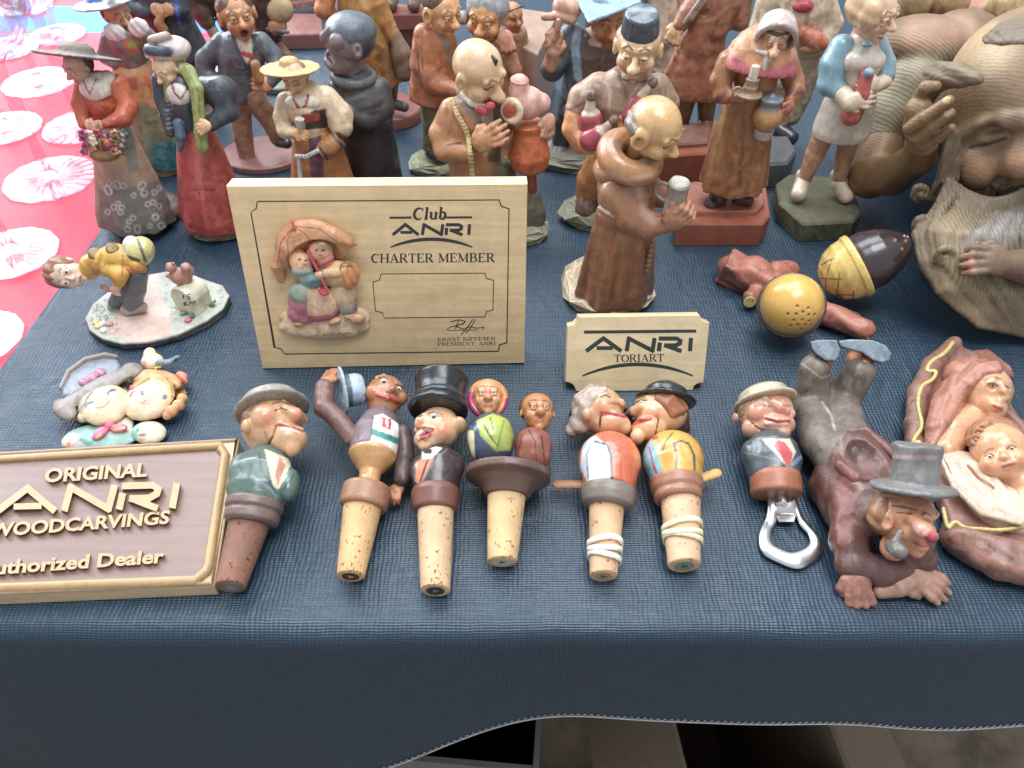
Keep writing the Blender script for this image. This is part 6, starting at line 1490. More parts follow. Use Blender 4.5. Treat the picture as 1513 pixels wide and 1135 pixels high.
# ------------------------------------------------------------------ lady with green scarf and red skirt
v = V(0, 0, 3.7825, Y=47.3)
t = Thing('lady_figurine', 'lady in a red skirt and green scarf with a frilled bonnet', 'figurine', tab(322, 338), GF, .095)
rock_base(t, tab(326, 336), 2.2, 1.8, .9, '7d7656', 3)
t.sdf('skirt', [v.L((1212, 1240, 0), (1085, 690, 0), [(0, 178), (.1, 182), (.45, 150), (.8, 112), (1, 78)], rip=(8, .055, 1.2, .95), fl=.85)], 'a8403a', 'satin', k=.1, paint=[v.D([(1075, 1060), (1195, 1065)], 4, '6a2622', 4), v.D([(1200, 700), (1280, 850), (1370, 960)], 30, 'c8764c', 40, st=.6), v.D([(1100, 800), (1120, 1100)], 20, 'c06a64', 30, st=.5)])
t.sdf('apron', [v.C((1000, 690, -1.0, 34), (1010, 760, -1.35, 30), (1008, 840, -1.6, 14))], '44576a', 'satin', k=.1)
t.sdf('blouse', [v.C((1060, 680, 0, 84), (1030, 560, 0, 98), (1020, 480, .1, 86)), v.C((1150, 500, .2, 70), (1240, 520, .2, 92), (1270, 620, -.3, 62), (1180, 700, -1.2, 36)), v.C((900, 450, .2, 52), (905, 540, 0, 48), (930, 640, -.6, 36), (955, 740, -.8, 30))], '383e46', 'satin', k=.12, paint=[v.D([(930, 590+i*26), (965, 584+i*26)], 3, '8a94a0', 3) for i in range(6)])
t.sdf('white_bodice', [v.E(1000, 530, -.7, 70, 45, 68)], 'd6d0ca', 'satin', k=.08, paint=[v.D([(950, 430), (975, 520), (1010, 555), (1045, 500), (1050, 450)], 6, '8a2f3c', 4), v.D([(950, 600), (1060, 600)], 12, '2e2c30', 8)])
t.sdf('scarf', [v.C((990, 360, .2, 40), (1050, 400, -.2, 42), (1100, 500, -.9, 38), (1110, 620, -1.3, 34), (1120, 740, -1.6, 36), (1130, 820, -1.7, 34), (1135, 870, -1.7, 8), fl=(1, .7, 1)), v.C((980, 370, 0, 30), (935, 440, -.5, 26), (940, 560, -.7, 18))], '8e9850', 'satin', k=.1, paint=[v.D([(1060, 400), (1110, 520), (1125, 840)], 5, '5f6a30', 8), v.D([(1000, 370), (940, 450)], 20, 'c9cbb8', 16, st=.7)])
t.sdf('hand', [hand(v.p(1148, 705, -1.9), (-.75, -.2, -.3), (0, -.9, .3), .36, .7)], 'd8a878', 'satin', k=.05, h=.06)
H = head(v.p(932, 385, -.2), R_(v, 932, 385, 0, 88), (-.38, -.84, -.36), (-.1, -.3, .95), skin='d9b58e', lip='b04a42', brow='5a3a2a', ears=.6, eye_r=.11, nose=.95, neck=1.3, neck_r=.34)
hd = put_head(t, H, h=.06)
t.sdf('hair', [H['e'](0, -.35, .1, .8, .6, .8)], '8a7460', 'satin', k=.05, parent=hd)
t.sdf('bonnet', [v.E(960, 272, .35, 105, 90, 66, col='bfae a8'.replace(' ', '')), [v.S(1010+18*math.sin(i), 240+i*26, .3, 30, col='c9bab2') for i in range(5)], v.L((905, 305, -.1), (900, 252, .05), [(0, 88), (.5, 96), (1, 84)], col='3a4450'), [v.S(830+i*22, 318-abs(i-3)*3, -.75+abs(i-3.)*.12, 20, col='cbbfb2') for i in range(7)], v.C((850, 225, -.1, 26), (930, 205, .1, 28), col='a98e80')], 'c4b6ac', 'satin', k=.06, cs=.03)

# ------------------------------------------------------------------ lady in the pale hat behind
v = V(0, 0, 3.7825, Y=56)
t = Thing('lady_figurine', 'lady with a white pleated collar and pale blue brimmed hat', 'figurine', tab(240, 243), GF, .11)
disc_base(t, tab(248, 243), 1.9, .5, '8a7f62')
t.sdf('skirt', [v.L((925, 900, 0), (735, 330, 0), [(0, 150), (.15, 150), (.5, 135), (.75, 125), (.92, 110), (1, 80)], rip=(6, .05, .3, 1), fl=.85)], '6e7458', 'satin', k=.1, paint=[v.D([(640, 350), (860, 310), (930, 560), (880, 600), (740, 540), (650, 480)], 8, 'b57e4c', 30, True), v.D([(850, 800), (1000, 800), (1000, 950), (850, 950)], 10, '2f6a70', 60, True), v.D([(690, 440), (760, 440), (770, 500), (700, 500)], 4, '8a3034', 6, True, .8), v.D([(820, 440), (900, 600)], 14, 'b8502f', 20)])
t.sdf('bodice', [v.C((740, 330, 0, 88), (715, 230, 0, 105)), v.C((630, 220, .2, 60), (600, 310, 0, 52), (640, 350, -.6, 36)), v.C((800, 190, .2, 55), (860, 230, .2, 42))], '6d6362', 'satin', k=.12, paint=[v.D([(740, 250)], 55, 'b0553c', 20, st=.9), v.D([(720, 260), (745, 230), (760, 280), (770, 240)], 9, '8a9a4a', 8), v.D([(760, 275)], 14, 'd06a44', 8)])
for (x, y, rot) in ((645, 185, 25), (775, 155, -25)):
    t.sdf('collar', [grv(v.E(x, y, -1.0, 62, 26, 52, rot=(0, rot, 0)), nrm((.8, 0, .6)), 14, .03)], 'd9d6d8', 'satin', k=.05, h=.08)
H = head(v.p(660, 85, 0), R_(v, 660, 85, 0, 92), (.72, -.66, -.12), (0, -.1, 1), skin='c98a62', lip='b04a40', brow='4a2a1c', ears=.6, eye_r=.11, nose=.9, neck=1.2)
hd = put_head(t, H, h=.07)
t.sdf('hair', [H['e'](0, -.35, .2, .84, .68, .85)], '552a22', 'satin', k=.05, parent=hd)
hc, m = v.pt(580, 22, .1)
t.sdf('hat', [wL(hc+A(0, 0, -.05), hc+A(-.1, .1, 1.0), [(0, 150*m), (.1, 165*m), (.2, 158*m), (.28, 82*m), (1, 60*m)])], 'c3cbdf', 'satin', k=.08, paint=[v.D([(480, 12), (560, 2)], 12, '3c62b8', 5), v.D([(620, 20), (700, 0)], 22, '5a564f', 10)])

# ------------------------------------------------------------------ dark coated man with pipe, cut by the top of the picture
v = V(0, 0, 3.7825, Y=66)
t = Thing('man_figurine', 'man in a dark coat holding a pipe at the upper left', 'figurine', tab(300, 165), GF, .13)
disc_base(t, tab(285, 165), 2.2, .5, '5f4a40')
t.sdf('coat', [v.L((1040, 330, 0), (860, -60, 0), [(0, 150), (.4, 135), (.75, 130), (1, 110)], fl=.8), v.C((730, -20, 0, 60), (740, 60, -.6, 56), (830, 70, -1.2, 40)), v.C((1000, -20, 0, 60), (1010, 60, -.5, 52), (950, 70, -1.2, 38)), v.C((1080, 330, 0, 90), (1100, 560, 0, 70))], '33353c', 'satin', k=.15, paint=[v.D([(985, 0), (1000, 130)], 10, '2c4aa0', 8)])
t.sdf('hand', [hand(v.p(875, 50, -1.7), (.8, 0, -.2), (0, -.9, .4), .45, .7), hand(v.p(945, 58, -1.7), (-.8, 0, -.2), (0, -.9, .4), .42, .7)], 'bd8a62', 'satin', k=.06, h=.08)
t.sdf('pipe', [v.C((905, 70, -1.9, 16), (890, 130, -2.0, 26)), v.C((890, 130, -2.0, 28), (915, 165, -2.0, 26))], 'a8744c', 'satin', k=.06, h=.08)
H = head(v.p(860, -190, 0), 1.5, (.2, -.95, -.1), (0, 0, 1), skin='c08a62', eyes=False); put_head(t, H, h=.12)
t.sdf('hat', [wL(H['L'](0, -.05, .45), H['L'](0, -.15, 1.3), [(0, 1.9), (.1, 2.0), (.2, 1.9), (.28, 1.25), (1, 1.0)])], '3a332e', 'matte', k=.08)
# man in brown breeches beside him
t = Thing('man_figurine', 'brown breeches and pale stocking of a walker figurine at the top', 'figurine', tab(335, 100), GF, .13)
v = V(0, 0, 3.7825, Y=72)
disc_base(t, tab(350, 108), 2.3, .4, '6a6458')
t.sdf('breeches', [v.C((1060, -40, 0, 62), (1120, 60, -.2, 58), (1155, 120, -.3, 46)), v.C((1180, -60, .4, 62), (1250, 60, .6, 56), (1270, 140, .6, 44)), v.E(1120, -70, 0, 120, 80, 80)], '5d4538', 'satin', k=.15)
t.sdf('stocking', [v.C((1160, 125, -.3, 34), (1195, 190, -.3, 30), (1220, 250, -.2, 22), (1225, 300, -.1, 22))], 'b39a80', 'satin', k=.06)
t.sdf('stocking', [v.C((1270, 140, .6, 34), (1300, 260, .6, 26), (1310, 330, .6, 22))], 'b39a80', 'satin', k=.06)
t.sdf('shirt', [v.L((1120, -60, 0), (1080, -330, 0), [(0, 120), (.5, 130), (.9, 110), (1, 70)], fl=.7)], '8a6a4c', 'satin', k=.1)

# ------------------------------------------------------------------ singing boy
v = V(300, 0, 4.203, Y=57)
t = Thing('boy_figurine', 'singing boy in a grey jacket with open mouth on a round base', 'figurine', tab(385, 235), GF, .1)
disc_base(t, tab(390, 232), 3.3, .5, '8b5c58', ry=.8)
t.sdf('trousers', [v.C((230, 540, 0, 92), (230, 700, 0, 68), (250, 850, -.1, 58), (275, 985, -.2, 50)), v.C((290, 560, 0, 84), (370, 680, -.2, 64), (440, 790, -.2, 56), (460, 860, -.2, 46))], '9d7458', 'satin', k=.15, paint=[v.D([(360, 640), (380, 630), (350, 660)], 4, '6a4a3a', 4)])
t.sdf('shoe', [v.C((280, 1010, -.4, 36), (290, 1040, -.9, 34))], '2e2a2a', 'lacquer', k=.06)
t.sdf('shoe', [v.C((470, 880, -.4, 36), (520, 890, -.8, 34))], '2e2a2a', 'lacquer', k=.06)
t.sdf('jacket', [v.L((225, 600, 0), (245, 200, 0), [(0, 128), (.3, 128), (.7, 140), (.9, 110), (1, 60)], fl=.75), v.C((120, 265, .1, 62), (20, 370, .2, 62), (10, 460, 0, 54), (100, 520, -.7, 46)), v.C((360, 260, .1, 60), (440, 350, -.1, 58), (470, 440, -.8, 50), (420, 510, -1.4, 38))], '545a62', 'satin', k=.14,
      paint=[v.D([(190, 210), (300, 210), (310, 300), (280, 420), (240, 330)], 4, 'cdb8a6', 6, True), v.D([(185, 215), (210, 300), (275, 430)], 12, '3f444c', 8), v.D([(310, 230), (320, 320), (285, 430)], 12, '444a52', 8), v.D([(250, 335), (300, 348)], 16, 'a83a38', 4), v.D([(150, 420), (165, 590)], 3, '36302e', 4)])
t.sdf('hand', [hand(v.p(390, 530, -1.7), (-.7, -.2, .3), (0, -.8, .4), .5, .7)], 'b97850', 'satin', k=.06, h=.07)
t.sdf('song_book', [v.C((325, 400, -1.9, 30), (345, 490, -1.9, 34))], 'a3703f', 'satin', k=.06, h=.07)
H = head(v.p(215, 100, 0), R_(v, 215, 100, 0, 138), (.42, -.88, .05), (-.05, -.05, 1), skin='c2865a', lip='9a4a3a', brow='5a3a28', ears=1.1, mouth='open', eye_r=.12, nose=1.0, neck=1.2, lid=.7)
hd = put_head(t, H, h=.07)
t.sdf('hair', [grv(H['e'](0, -.2, .42, .84, .82, .66), H['rt'], 8, .03), neg(H['e'](0, 1.0, -.1, .7, .5, .62), .05)], '5c4234', 'satin', k=.05, parent=hd)

# ------------------------------------------------------------------ woman in the yellow hat
v = V(300, 0, 4.203, Y=50.5)
t = Thing('woman_figurine', 'woman in a yellow straw hat and cream puffed sleeves with a cask', 'figurine', tab(470, 303), GF, .09)
rock_base(t, tab(472, 303), 2.0, 1.6, .7, '75705a', 9)
t.sdf('skirt', [v.L((760, 1270, 0), (690, 790, 0), [(0, 210), (.2, 200), (.6, 165), (.9, 125), (1, 95)], rip=(7, .05, .2, 1), fl=.85)], 'b2703c', 'satin', k=.1, paint=[v.D([(690, 800), (700, 900), (710, 1100)], 42, '5c3040', 14), v.D([(780, 830), (830, 900)], 40, 'c88a50', 30, st=.6)])
t.sdf('blouse', [v.C((685, 800, 0, 98), (650, 660, 0, 125), (640, 600, .1, 105)), v.C((760, 620, .1, 85), (840, 720, 0, 92), (860, 790, -.4, 70)), v.C((520, 630, .1, 62), (495, 730, -.2, 58), (510, 810, -.7, 50), (570, 830, -1.3, 34))], 'd8bd9a', 'satin', k=.12, paint=[v.D([(690, 690), (760, 680), (770, 790), (640, 800), (640, 730)], 6, '38352f', 8, True), v.D([(630, 735), (700, 730)], 26, 'a84838', 10), v.D([(840, 840), (890, 870)], 20, '7a5a54', 10)])
t.sdf('white_collar', [v.E(620, 640, -.75, 110, 50, 62)], 'dbcdb8', 'satin', k=.08, paint=[v.D([(548, 570), (580, 650), (605, 690), (640, 650), (660, 560)], 9, '9a2f3c', 4), v.D([(560, 600), (600, 660), (630, 620)], 4, 'd8b0a8', 3)])
H = head(v.p(572, 485, -.3), R_(v, 572, 485, 0, 100), (-.1, -.92, -.35), (-.08, -.25, .96), skin='d2a27c', lip='b0584a', brow='6a4a34', ears=.5, eyes=False, nose=.8, neck=1.35, neck_r=.33)
hd = put_head(t, H, h=.06)
t.sdf('hair', [H['e'](0, -.3, .15, .84, .66, .82)], '8a6a4a', 'satin', k=.05, parent=hd)
hc, m = v.pt(542, 432, -.1)
t.sdf('hat', [wL(hc+A(0, 0, -.05), hc+A(.0, .12, .75), [(0, 172*m), (.1, 186*m), (.24, 182*m), (.32, 68*m), (.8, 58*m), (1, 36*m)])], 'b8955e', 'matte', k=.08)
t.sdf('hand', [hand(v.p(590, 830, -1.7), (.7, -.2, -.1), (0, -.8, .5), .34, .6)], 'd59a68', 'satin', k=.05, h=.06)
t.sdf('drinking_glass', [v.L((600, 800, -1.9), (600, 735, -1.9), [(0, 18), (1, 30)])], 'c2bcae', 'gloss', k=.03, h=.06)
ck = t.sdf('cask', [v.L((735, 955, -1.7), (850, 860, -1.2), [(0, 52), (.5, 66), (1, 52)])], 'a56c3c', 'satin', k=.05, h=.06, paint=[v.D([(725, 920), (770, 985)], 10, '4a3638', 5), v.D([(800, 830), (860, 900)], 12, '5c4444', 5)])
t.sdf('cask_strap', [v.C((580, 970, -1.9, 15), (640, 975, -2.1, 15), (715, 935, -2.0, 15)), v.C((595, 980, -1.95, 14), (600, 1060, -2.0, 14), (605, 1110, -2.0, 14))], 'b3b2b6', 'satin', k=.03, h=.06, paint=[v.D([(590+i*22, 972-max(0, i-2)*9)], 5, '3a3a44', 3) for i in range(6)])

# ------------------------------------------------------------------ laughing dark monk
v = V(300, 0, 4.203, Y=54)
t = Thing('monk_figurine', 'dark bronze coloured laughing monk with a skullcap', 'figurine', tab(540, 262), GF, .1)
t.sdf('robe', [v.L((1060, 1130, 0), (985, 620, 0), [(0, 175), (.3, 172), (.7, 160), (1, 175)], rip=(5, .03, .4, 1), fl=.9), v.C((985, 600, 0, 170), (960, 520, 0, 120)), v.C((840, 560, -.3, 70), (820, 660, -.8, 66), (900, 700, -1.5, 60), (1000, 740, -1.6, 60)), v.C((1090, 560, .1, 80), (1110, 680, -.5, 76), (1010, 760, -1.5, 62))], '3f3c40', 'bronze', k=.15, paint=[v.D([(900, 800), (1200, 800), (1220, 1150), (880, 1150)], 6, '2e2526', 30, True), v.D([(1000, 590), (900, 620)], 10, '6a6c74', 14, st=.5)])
t.sdf('cowl', [wT(v.p(935, 475, 0), (.1, 0, 1), 1.25, .36)], '575c62', 'bronze', k=.05)
H = head(v.p(905, 270, 0), R_(v, 905, 270, 0, 208), (-.86, -.5, .1), (.12, -.05, 1), skin='5f4f54', lip='3a2c30', brow='2a2024', blush='7a6468', ears=1.05, mouth='none', eyes=False, nose=1.35, nlen=1.0, neck=.9, cheek=1.2)
bs = [v.E(915, 235, 0, 158, 150, 138), v.E(865, 370, -.1, 112, 110, 88), v.C((920, 420, .1, 90), (940, 480, .1, 90))]
px_head(t, v, bs, '75656a', lambda q: [q.C((785, 190, .1, 26), (755, 228, -.1, 30), (745, 240, 0, 22)), q.S(835, 255, .15, 52), q.E(962, 318, 0, 34, 30, 50), neg(q.E(962, 318, -.35, 16, 20, 30), .05), neg(q.C((772, 340, .1, 18), (800, 380, .1, 20)), .05), q.C((765, 380, .05, 18), (800, 412, .05, 22)), q.C((785, 175, 0, 16), (840, 172, 0, 14)), neg(q.C((840, 320, 0, 7), (850, 380, 0, 8)), .05)],
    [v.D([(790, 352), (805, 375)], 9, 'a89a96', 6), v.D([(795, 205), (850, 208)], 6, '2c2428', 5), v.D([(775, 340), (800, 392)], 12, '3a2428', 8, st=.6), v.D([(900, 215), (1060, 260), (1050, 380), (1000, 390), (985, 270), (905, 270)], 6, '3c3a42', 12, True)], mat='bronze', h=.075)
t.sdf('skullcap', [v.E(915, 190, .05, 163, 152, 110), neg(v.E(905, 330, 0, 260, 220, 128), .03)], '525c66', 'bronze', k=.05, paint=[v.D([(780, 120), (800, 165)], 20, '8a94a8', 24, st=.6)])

# ------------------------------------------------------------------ figures at the back, left of centre
v = V(300, 0, 4.203, Y=68)
t = Thing('peddler_figurine', 'peddler carrying a cream bundle behind the singing boy', 'figurine', tab(415, 125), GF, .13)
disc_base(t, tab(415, 122), 2.4, .5, '6f7258')
t.sdf('coat', [v.L((420, 330, 0), (380, -60, 0), [(0, 60), (.4, 85), (.8, 110), (1, 100)], fl=.8)], '3a3128', 'satin', k=.1)
t.sdf('bundle', [v.E(470, 60, -.5, 90, 70, 85), v.C((420, 0, -.3, 40), (440, 110, -.4, 34))], 'b59c70', 'matte', k=.1)
t.sdf('hand', [hand(v.p(440, 165, -1.2), (.7, 0, -.2), (0, -.9, .3), .5, .7)], 'ab7850', 'satin', k=.06)
t.sdf('boot', [v.C((430, 250, 0, 42), (470, 310, -.3, 44), (520, 350, -.6, 36))], '8c4f3c', 'satin', k=.08)
t.sdf('tool', [v.C((400, 180, -1.2, 14), (490, 195, -1.4, 16), (530, 200, -1.4, 12))], '5f5c58', 'satin', k=.05)
H = head(v.p(390, -170, 0), 1.5, (.2, -.95, -.1), (0, 0, 1), skin='c08a62', eyes=False); put_head(t, H, h=.12)
t = Thing('plinth', 'dull pink carved plinth behind the monk with a skullcap', 'plinth', tab(445, 62), None, .13)
slab_base(t, [(395, 52), (478, 50), (474, 20), (405, 20)], 1.4, '84564f', name='lower_block')
c = tab(440, 25)
V_, F = lathe_mesh((c[0], c[1]+1, 1.42), (c[0], c[1]+1, 8), [(0, 3.0), (.08, 2.9), (.1, 2.3), (.9, 2.2), (1, 2.6)], 8); t.mesh('shaft', V_, F, 'satin', '8c6059')

v = V(300, 0, 4.203, Y=63)
t = Thing('man_figurine', 'man in a long ochre coat on a round red brown base', 'figurine', tab(585, 178), GF, .12)
disc_base(t, tab(580, 172), 2.6, 1.0, '7c463c')
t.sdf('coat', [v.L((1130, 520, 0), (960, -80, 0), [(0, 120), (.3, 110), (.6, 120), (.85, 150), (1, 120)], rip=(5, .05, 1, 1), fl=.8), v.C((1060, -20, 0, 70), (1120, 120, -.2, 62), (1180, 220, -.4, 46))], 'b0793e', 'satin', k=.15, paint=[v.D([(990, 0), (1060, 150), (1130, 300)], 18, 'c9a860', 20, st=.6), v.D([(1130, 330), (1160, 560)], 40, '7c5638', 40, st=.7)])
t.sdf('sack', [v.C((770, -30, -.4, 60), (750, 60, -.8, 58), (820, 110, -.4, 40))], 'b8723e', 'satin', k=.1)
t.sdf('bag', [v.C((1190, 200, -.5, 30), (1230, 330, -.8, 62), (1250, 450, -.9, 56))], '7a604c', 'matte', k=.1, carve=.06)
t.sdf('leg', [v.C((1150, 480, 0, 70), (1160, 610, 0, 46))], '5f4c38', 'satin', k=.1)
t.sdf('shoe', [v.C((1160, 640, -.2, 34), (1250, 665, -.7, 30))], '4a4442', 'satin', k=.06)
H = head(v.p(950, -200, 0), 1.6, (.1, -.95, -.1), (0, 0, 1), skin='c08a62', eyes=False); put_head(t, H, h=.12)
t = Thing('boot_figurine', 'boots of a figure on a two step red brown plinth at the back', 'figurine', tab(600, 60), GF, .14)
slab_base(t, [(545, 42), (640, 40), (632, 18), (550, 18)], 1.6, '7c3b30', name='lower_block')
c0 = [(565, 22), (632, 21), (628, 6), (568, 6)]
slab_base(t, c0, 3.0, '8a4a3c', z0=1.6, name='upper_block')
q = tab(596, 14, 3.0)
for sx in (-1, 1): t.sdf('boot', [wC(q+A(sx*1.1, -.7, .6), .6, q+A(sx*1.1, .6, .6), .6), wC(q+A(sx*1.1, .6, .6), .6, q+A(sx*1.0, .7, 5), .75)], '6a4a3a', 'satin', k=.1)

# ------------------------------------------------------------------ couple and tailor
v = V(590, 0, 4.204, Y=56)
t = Thing('man_figurine', 'big eared man in a russet jacket leaning toward the smiling woman', 'figurine', tab(648, 250), GF, .1)
rock_base(t, tab(650, 246), 2.4, 1.8, .8, '7a7a5e', 12)
t.sdf('trousers', [v.C((215, 600, 0, 92), (205, 760, 0, 66), (195, 900, 0, 56)), v.C((300, 600, 0, 84), (310, 780, 0, 64), (310, 920, 0, 54))], '6e6748', 'satin', k=.12)
for x in (200, 310): t.sdf('shoe', [v.C((x, 950, -.3, 42), (x+50, 985, -.8, 44))], '2b2d30', 'lacquer', k=.08)
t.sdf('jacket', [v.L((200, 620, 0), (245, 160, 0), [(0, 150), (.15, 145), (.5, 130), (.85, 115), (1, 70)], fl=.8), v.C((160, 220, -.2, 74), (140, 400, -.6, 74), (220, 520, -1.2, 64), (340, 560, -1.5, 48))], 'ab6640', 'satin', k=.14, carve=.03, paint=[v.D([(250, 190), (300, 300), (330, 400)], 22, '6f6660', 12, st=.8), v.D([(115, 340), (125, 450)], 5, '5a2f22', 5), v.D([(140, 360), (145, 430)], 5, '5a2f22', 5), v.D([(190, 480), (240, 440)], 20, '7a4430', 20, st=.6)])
H = head(v.p(268, 75, -.1), R_(v, 268, 75, 0, 142), (.66, -.72, -.2), (.08, -.1, 1), skin='d69a66', lip='a84a3a', ears=1.4, eye_r=.11, lid=.8, nose=1.0, neck=1.1)
hd = put_head(t, H, h=.07)
t.sdf('hair', [H['e'](0, -.22, .45, .82, .8, .64)], '54402f', 'satin', k=.05, parent=hd)
v = V(590, 0, 4.204, Y=58)
t = Thing('woman_figurine', 'smiling grey haired woman in a russet vest behind the tailor', 'figurine', tab(712, 235), GF, .1)
disc_base(t, tab(712, 233), 2.2, .6, '6f6a52')
t.sdf('dress', [v.L((560, 950, 0), (560, 230, 0), [(0, 170), (.4, 140), (.75, 130), (.95, 110), (1, 70)], fl=.8), v.C((640, 260, -.1, 62), (680, 370, -.3, 56), (720, 440, -.6, 46))], '9d694c', 'satin', k=.14, paint=[v.D([(600, 230), (630, 330)], 26, 'c8a27c', 12), v.D([(470, 260), (490, 400)], 20, '6d7078', 16)])
t.sdf('hand', [hand(v.p(660, 235, -1.0), (.2, -.3, -.8), (0, -.9, .3), .55, .6)], 'c98a6c', 'satin', k=.06)
H = head(v.p(540, 110, -.2), R_(v, 540, 110, 0, 150), (-.3, -.93, -.15), (.05, -.1, 1), skin='cf9058', lip='a8402f', blush='c8503a', ears=.9, eye_r=.1, lid=.5, nose=1.05, neck=1.0, cheek=1.15, mw=.4, bl=.7)
hd = put_head(t, H, h=.07)
t.sdf('hair', [grv(H['e'](0, -.2, .4, .88, .84, .76), H['rt'], 7, .03), neg(H['e'](-.1, 1.0, -.15, .66, .55, .72), .05), v.S(395, 110, .1, 42)], '8f9094', 'satin', k=.06, parent=hd)
t.sdf('hair_pin', [v.C((650, 85, -.2, 6), (775, 35, -.3, 6))], '4a4440', 'satin', k=.02, h=.06, parent=hd)
t = Thing('man_figurine', 'round faced brown figurine peeking from behind the smiling woman', 'figurine', tab(770, 175), GF, .13)
v = V(590, 0, 4.204, Y=64)
t.sdf('body', [v.L((720, 720, 0), (705, 180, 0), [(0, 150), (.5, 120), (1, 80)])], '8f6248', 'satin', k=.1)
H = head(v.p(700, 110, 0), R_(v, 700, 110, 0, 90), (.5, -.85, 0), (0, 0, 1), skin='b8784c', eyes=False); put_head(t, H, h=.11)
t = Thing('plinth', 'pale wooden plinth leaning behind the raised finger man', 'plinth', tab(785, 82), None)
slab_base(t, [(752, 60), (795, 80), (825, 20), (770, 12)], 6.5, '9c7c68')

v = V(590, 0, 4.204, Y=47.8)
t = Thing('tailor_figurine', 'bald tailor with a tape measure hugging a pink dress form', 'figurine', tab(730, 345), GF, .09)
rock_base(t, tab(742, 345), 3.1, 2.0, 1.0, '85806a', 21)
t.sdf('trousers', [v.C((520, 1080, 0, 120), (500, 1240, 0, 80), (490, 1380, 0, 66)), v.C((620, 1080, 0, 105), (630, 1240, 0, 76), (630, 1380, 0, 62))], '5c5440', 'satin', k=.15)
t.sdf('jacket', [v.L((480, 1120, 0), (420, 600, 0), [(0, 150), (.4, 170), (.75, 165), (.92, 120), (1, 70)], fl=.8), v.C((330, 690, -.2, 82), (265, 830, -.5, 80), (285, 930, -1.1, 72), (420, 950, -1.8, 58)), v.C((580, 640, .3, 70), (650, 780, .2, 66))], 'b07a52', 'satin', k=.14, paint=[v.D([(470, 640), (640, 600), (680, 800), (640, 1000), (560, 1000), (540, 780)], 8, '635840', 14, True), v.D([(340, 590), (420, 650), (520, 770), (470, 720)], 28, '8f8072', 10), v.D([(520, 700), (570, 690), (580, 900), (530, 960)], 10, 'cdbba4', 10, True), v.D([(300, 900), (380, 890)], 8, '6a4430', 8)])
t.sdf('shirt_collar', [v.C((400, 590, -.2, 26), (450, 640, -.9, 24), (520, 660, -1.2, 22))], 'd9d0c0', 'satin', k=.08)
t.sdf('bow_tie', [v.E(510, 690, -1.5, 44, 20, 30, rot=(0, 25, 0)), v.E(565, 660, -1.5, 34, 20, 30, rot=(0, -30, 0))], 'b8454a', 'satin', k=.04, h=.07)
H = head(v.p(490, 450, -.2), R_(v, 490, 450, 0, 190), (.72, -.52, -.45), (.28, -.35, .9), skin='d8b184', lip='a8584a', blush='d88a6a', brow='6a4a34', ears=1.0, eyes=False, nose=1.25, nlen=1.0, neck=.9, cheek=1.3, mouth='flat', bl=.5)
hd = put_head(t, H, [v.E(465, 395, .2, 138, 130, 125), v.S(640, 455, -.9, 26)], mat='lacquer', h=.07)
t.sdf('hair_tuft', [v.C((575, 352, -1.0, 12), (600, 380, -1.2, 14), (598, 405, -1.2, 8))], '2c2824', 'satin', k=.03, h=.055, parent=hd)
t.sdf('hand', [hand(v.p(520, 880, -2.1), (.75, -.1, .45), (-.2, -.95, .1), .72, .35, thumb=-1)], 'c98f66', 'satin', k=.07, h=.07)
tp = t.sdf('tape_measure', [v.C((330, 620, -.75, 17), (365, 720, -1.35, 17), (410, 800, -1.75, 17), (430, 860, -1.9, 17), (440, 960, -2.5, 17), (452, 1090, -2.3, 17), fl=(1, .6, 1))], 'ccb274', 'satin', k=.03, h=.06, paint=[v.D([(335+i*10, 655+i*22), (360+i*10, 650+i*22)], 2.5, '3a3428', 2) for i in range(10)]+[v.D([(436, 900+i*24), (458, 900+i*24)], 2.5, '3a3428', 2) for i in range(8)])
fm = t.sdf('dress_form', [v.E(785, 640, -.6, 122, 95, 105), v.C((745, 560, -.6, 70), (745, 520, -.6, 60)), v.E(880, 640, -.6, 62, 60, 62), v.L((800, 760, -.6), (812, 1070, -.6), [(0, 100), (.15, 92), (.35, 112), (.6, 135), (.85, 120), (1, 60)], col='bf5d30')], 'd29c90', 'satin', k=.1, cs=.06, paint=[v.D([(780, 690), (870, 690)], 12, 'c9a494', 16, st=.6)])
nd, m = v.pt(745, 502, -.6)
t.sdf('neck_cap', [wL(nd-A(0, 0, .12), nd+A(.02, -.03, .14), [(0, 56*m), (.8, 60*m), (1, 54*m)])], 'c88a7c', 'satin', k=.03, h=.07, parent=fm)
t.sdf('armhole', [wT(v.p(700, 690, -1.5), (-.55, -.8, .2), 62*m, 22*m, col='d2b99a'), wE(v.p(702, 692, -1.45), (58*m, 30*m, 66*m), None, col='a34c34')], 'd2b99a', 'satin', k=.05, h=.07, parent=fm, cs=.02)
t.sdf('hand', [hand(v.p(925, 760, -.9), (.0, -.2, -.9), (.6, -.7, .2), .55, .5)], 'cf9a7a', 'satin', k=.06, h=.07)
t.sdf('stand_pole', [v.C((820, 1060, -.6, 30), (830, 1200, -.6, 28))], '8a4328', 'satin', k=.05)
bp, m = v.pt(830, 1195, -.6)
t.sdf('stand_foot', [wL((bp[0], bp[1], .9), (bp[0], bp[1], max(bp[2], 1.3)+.1), [(0, 85*m), (.4, 82*m), (1, 40*m)])], '5f5a4a', 'satin', k=.05)

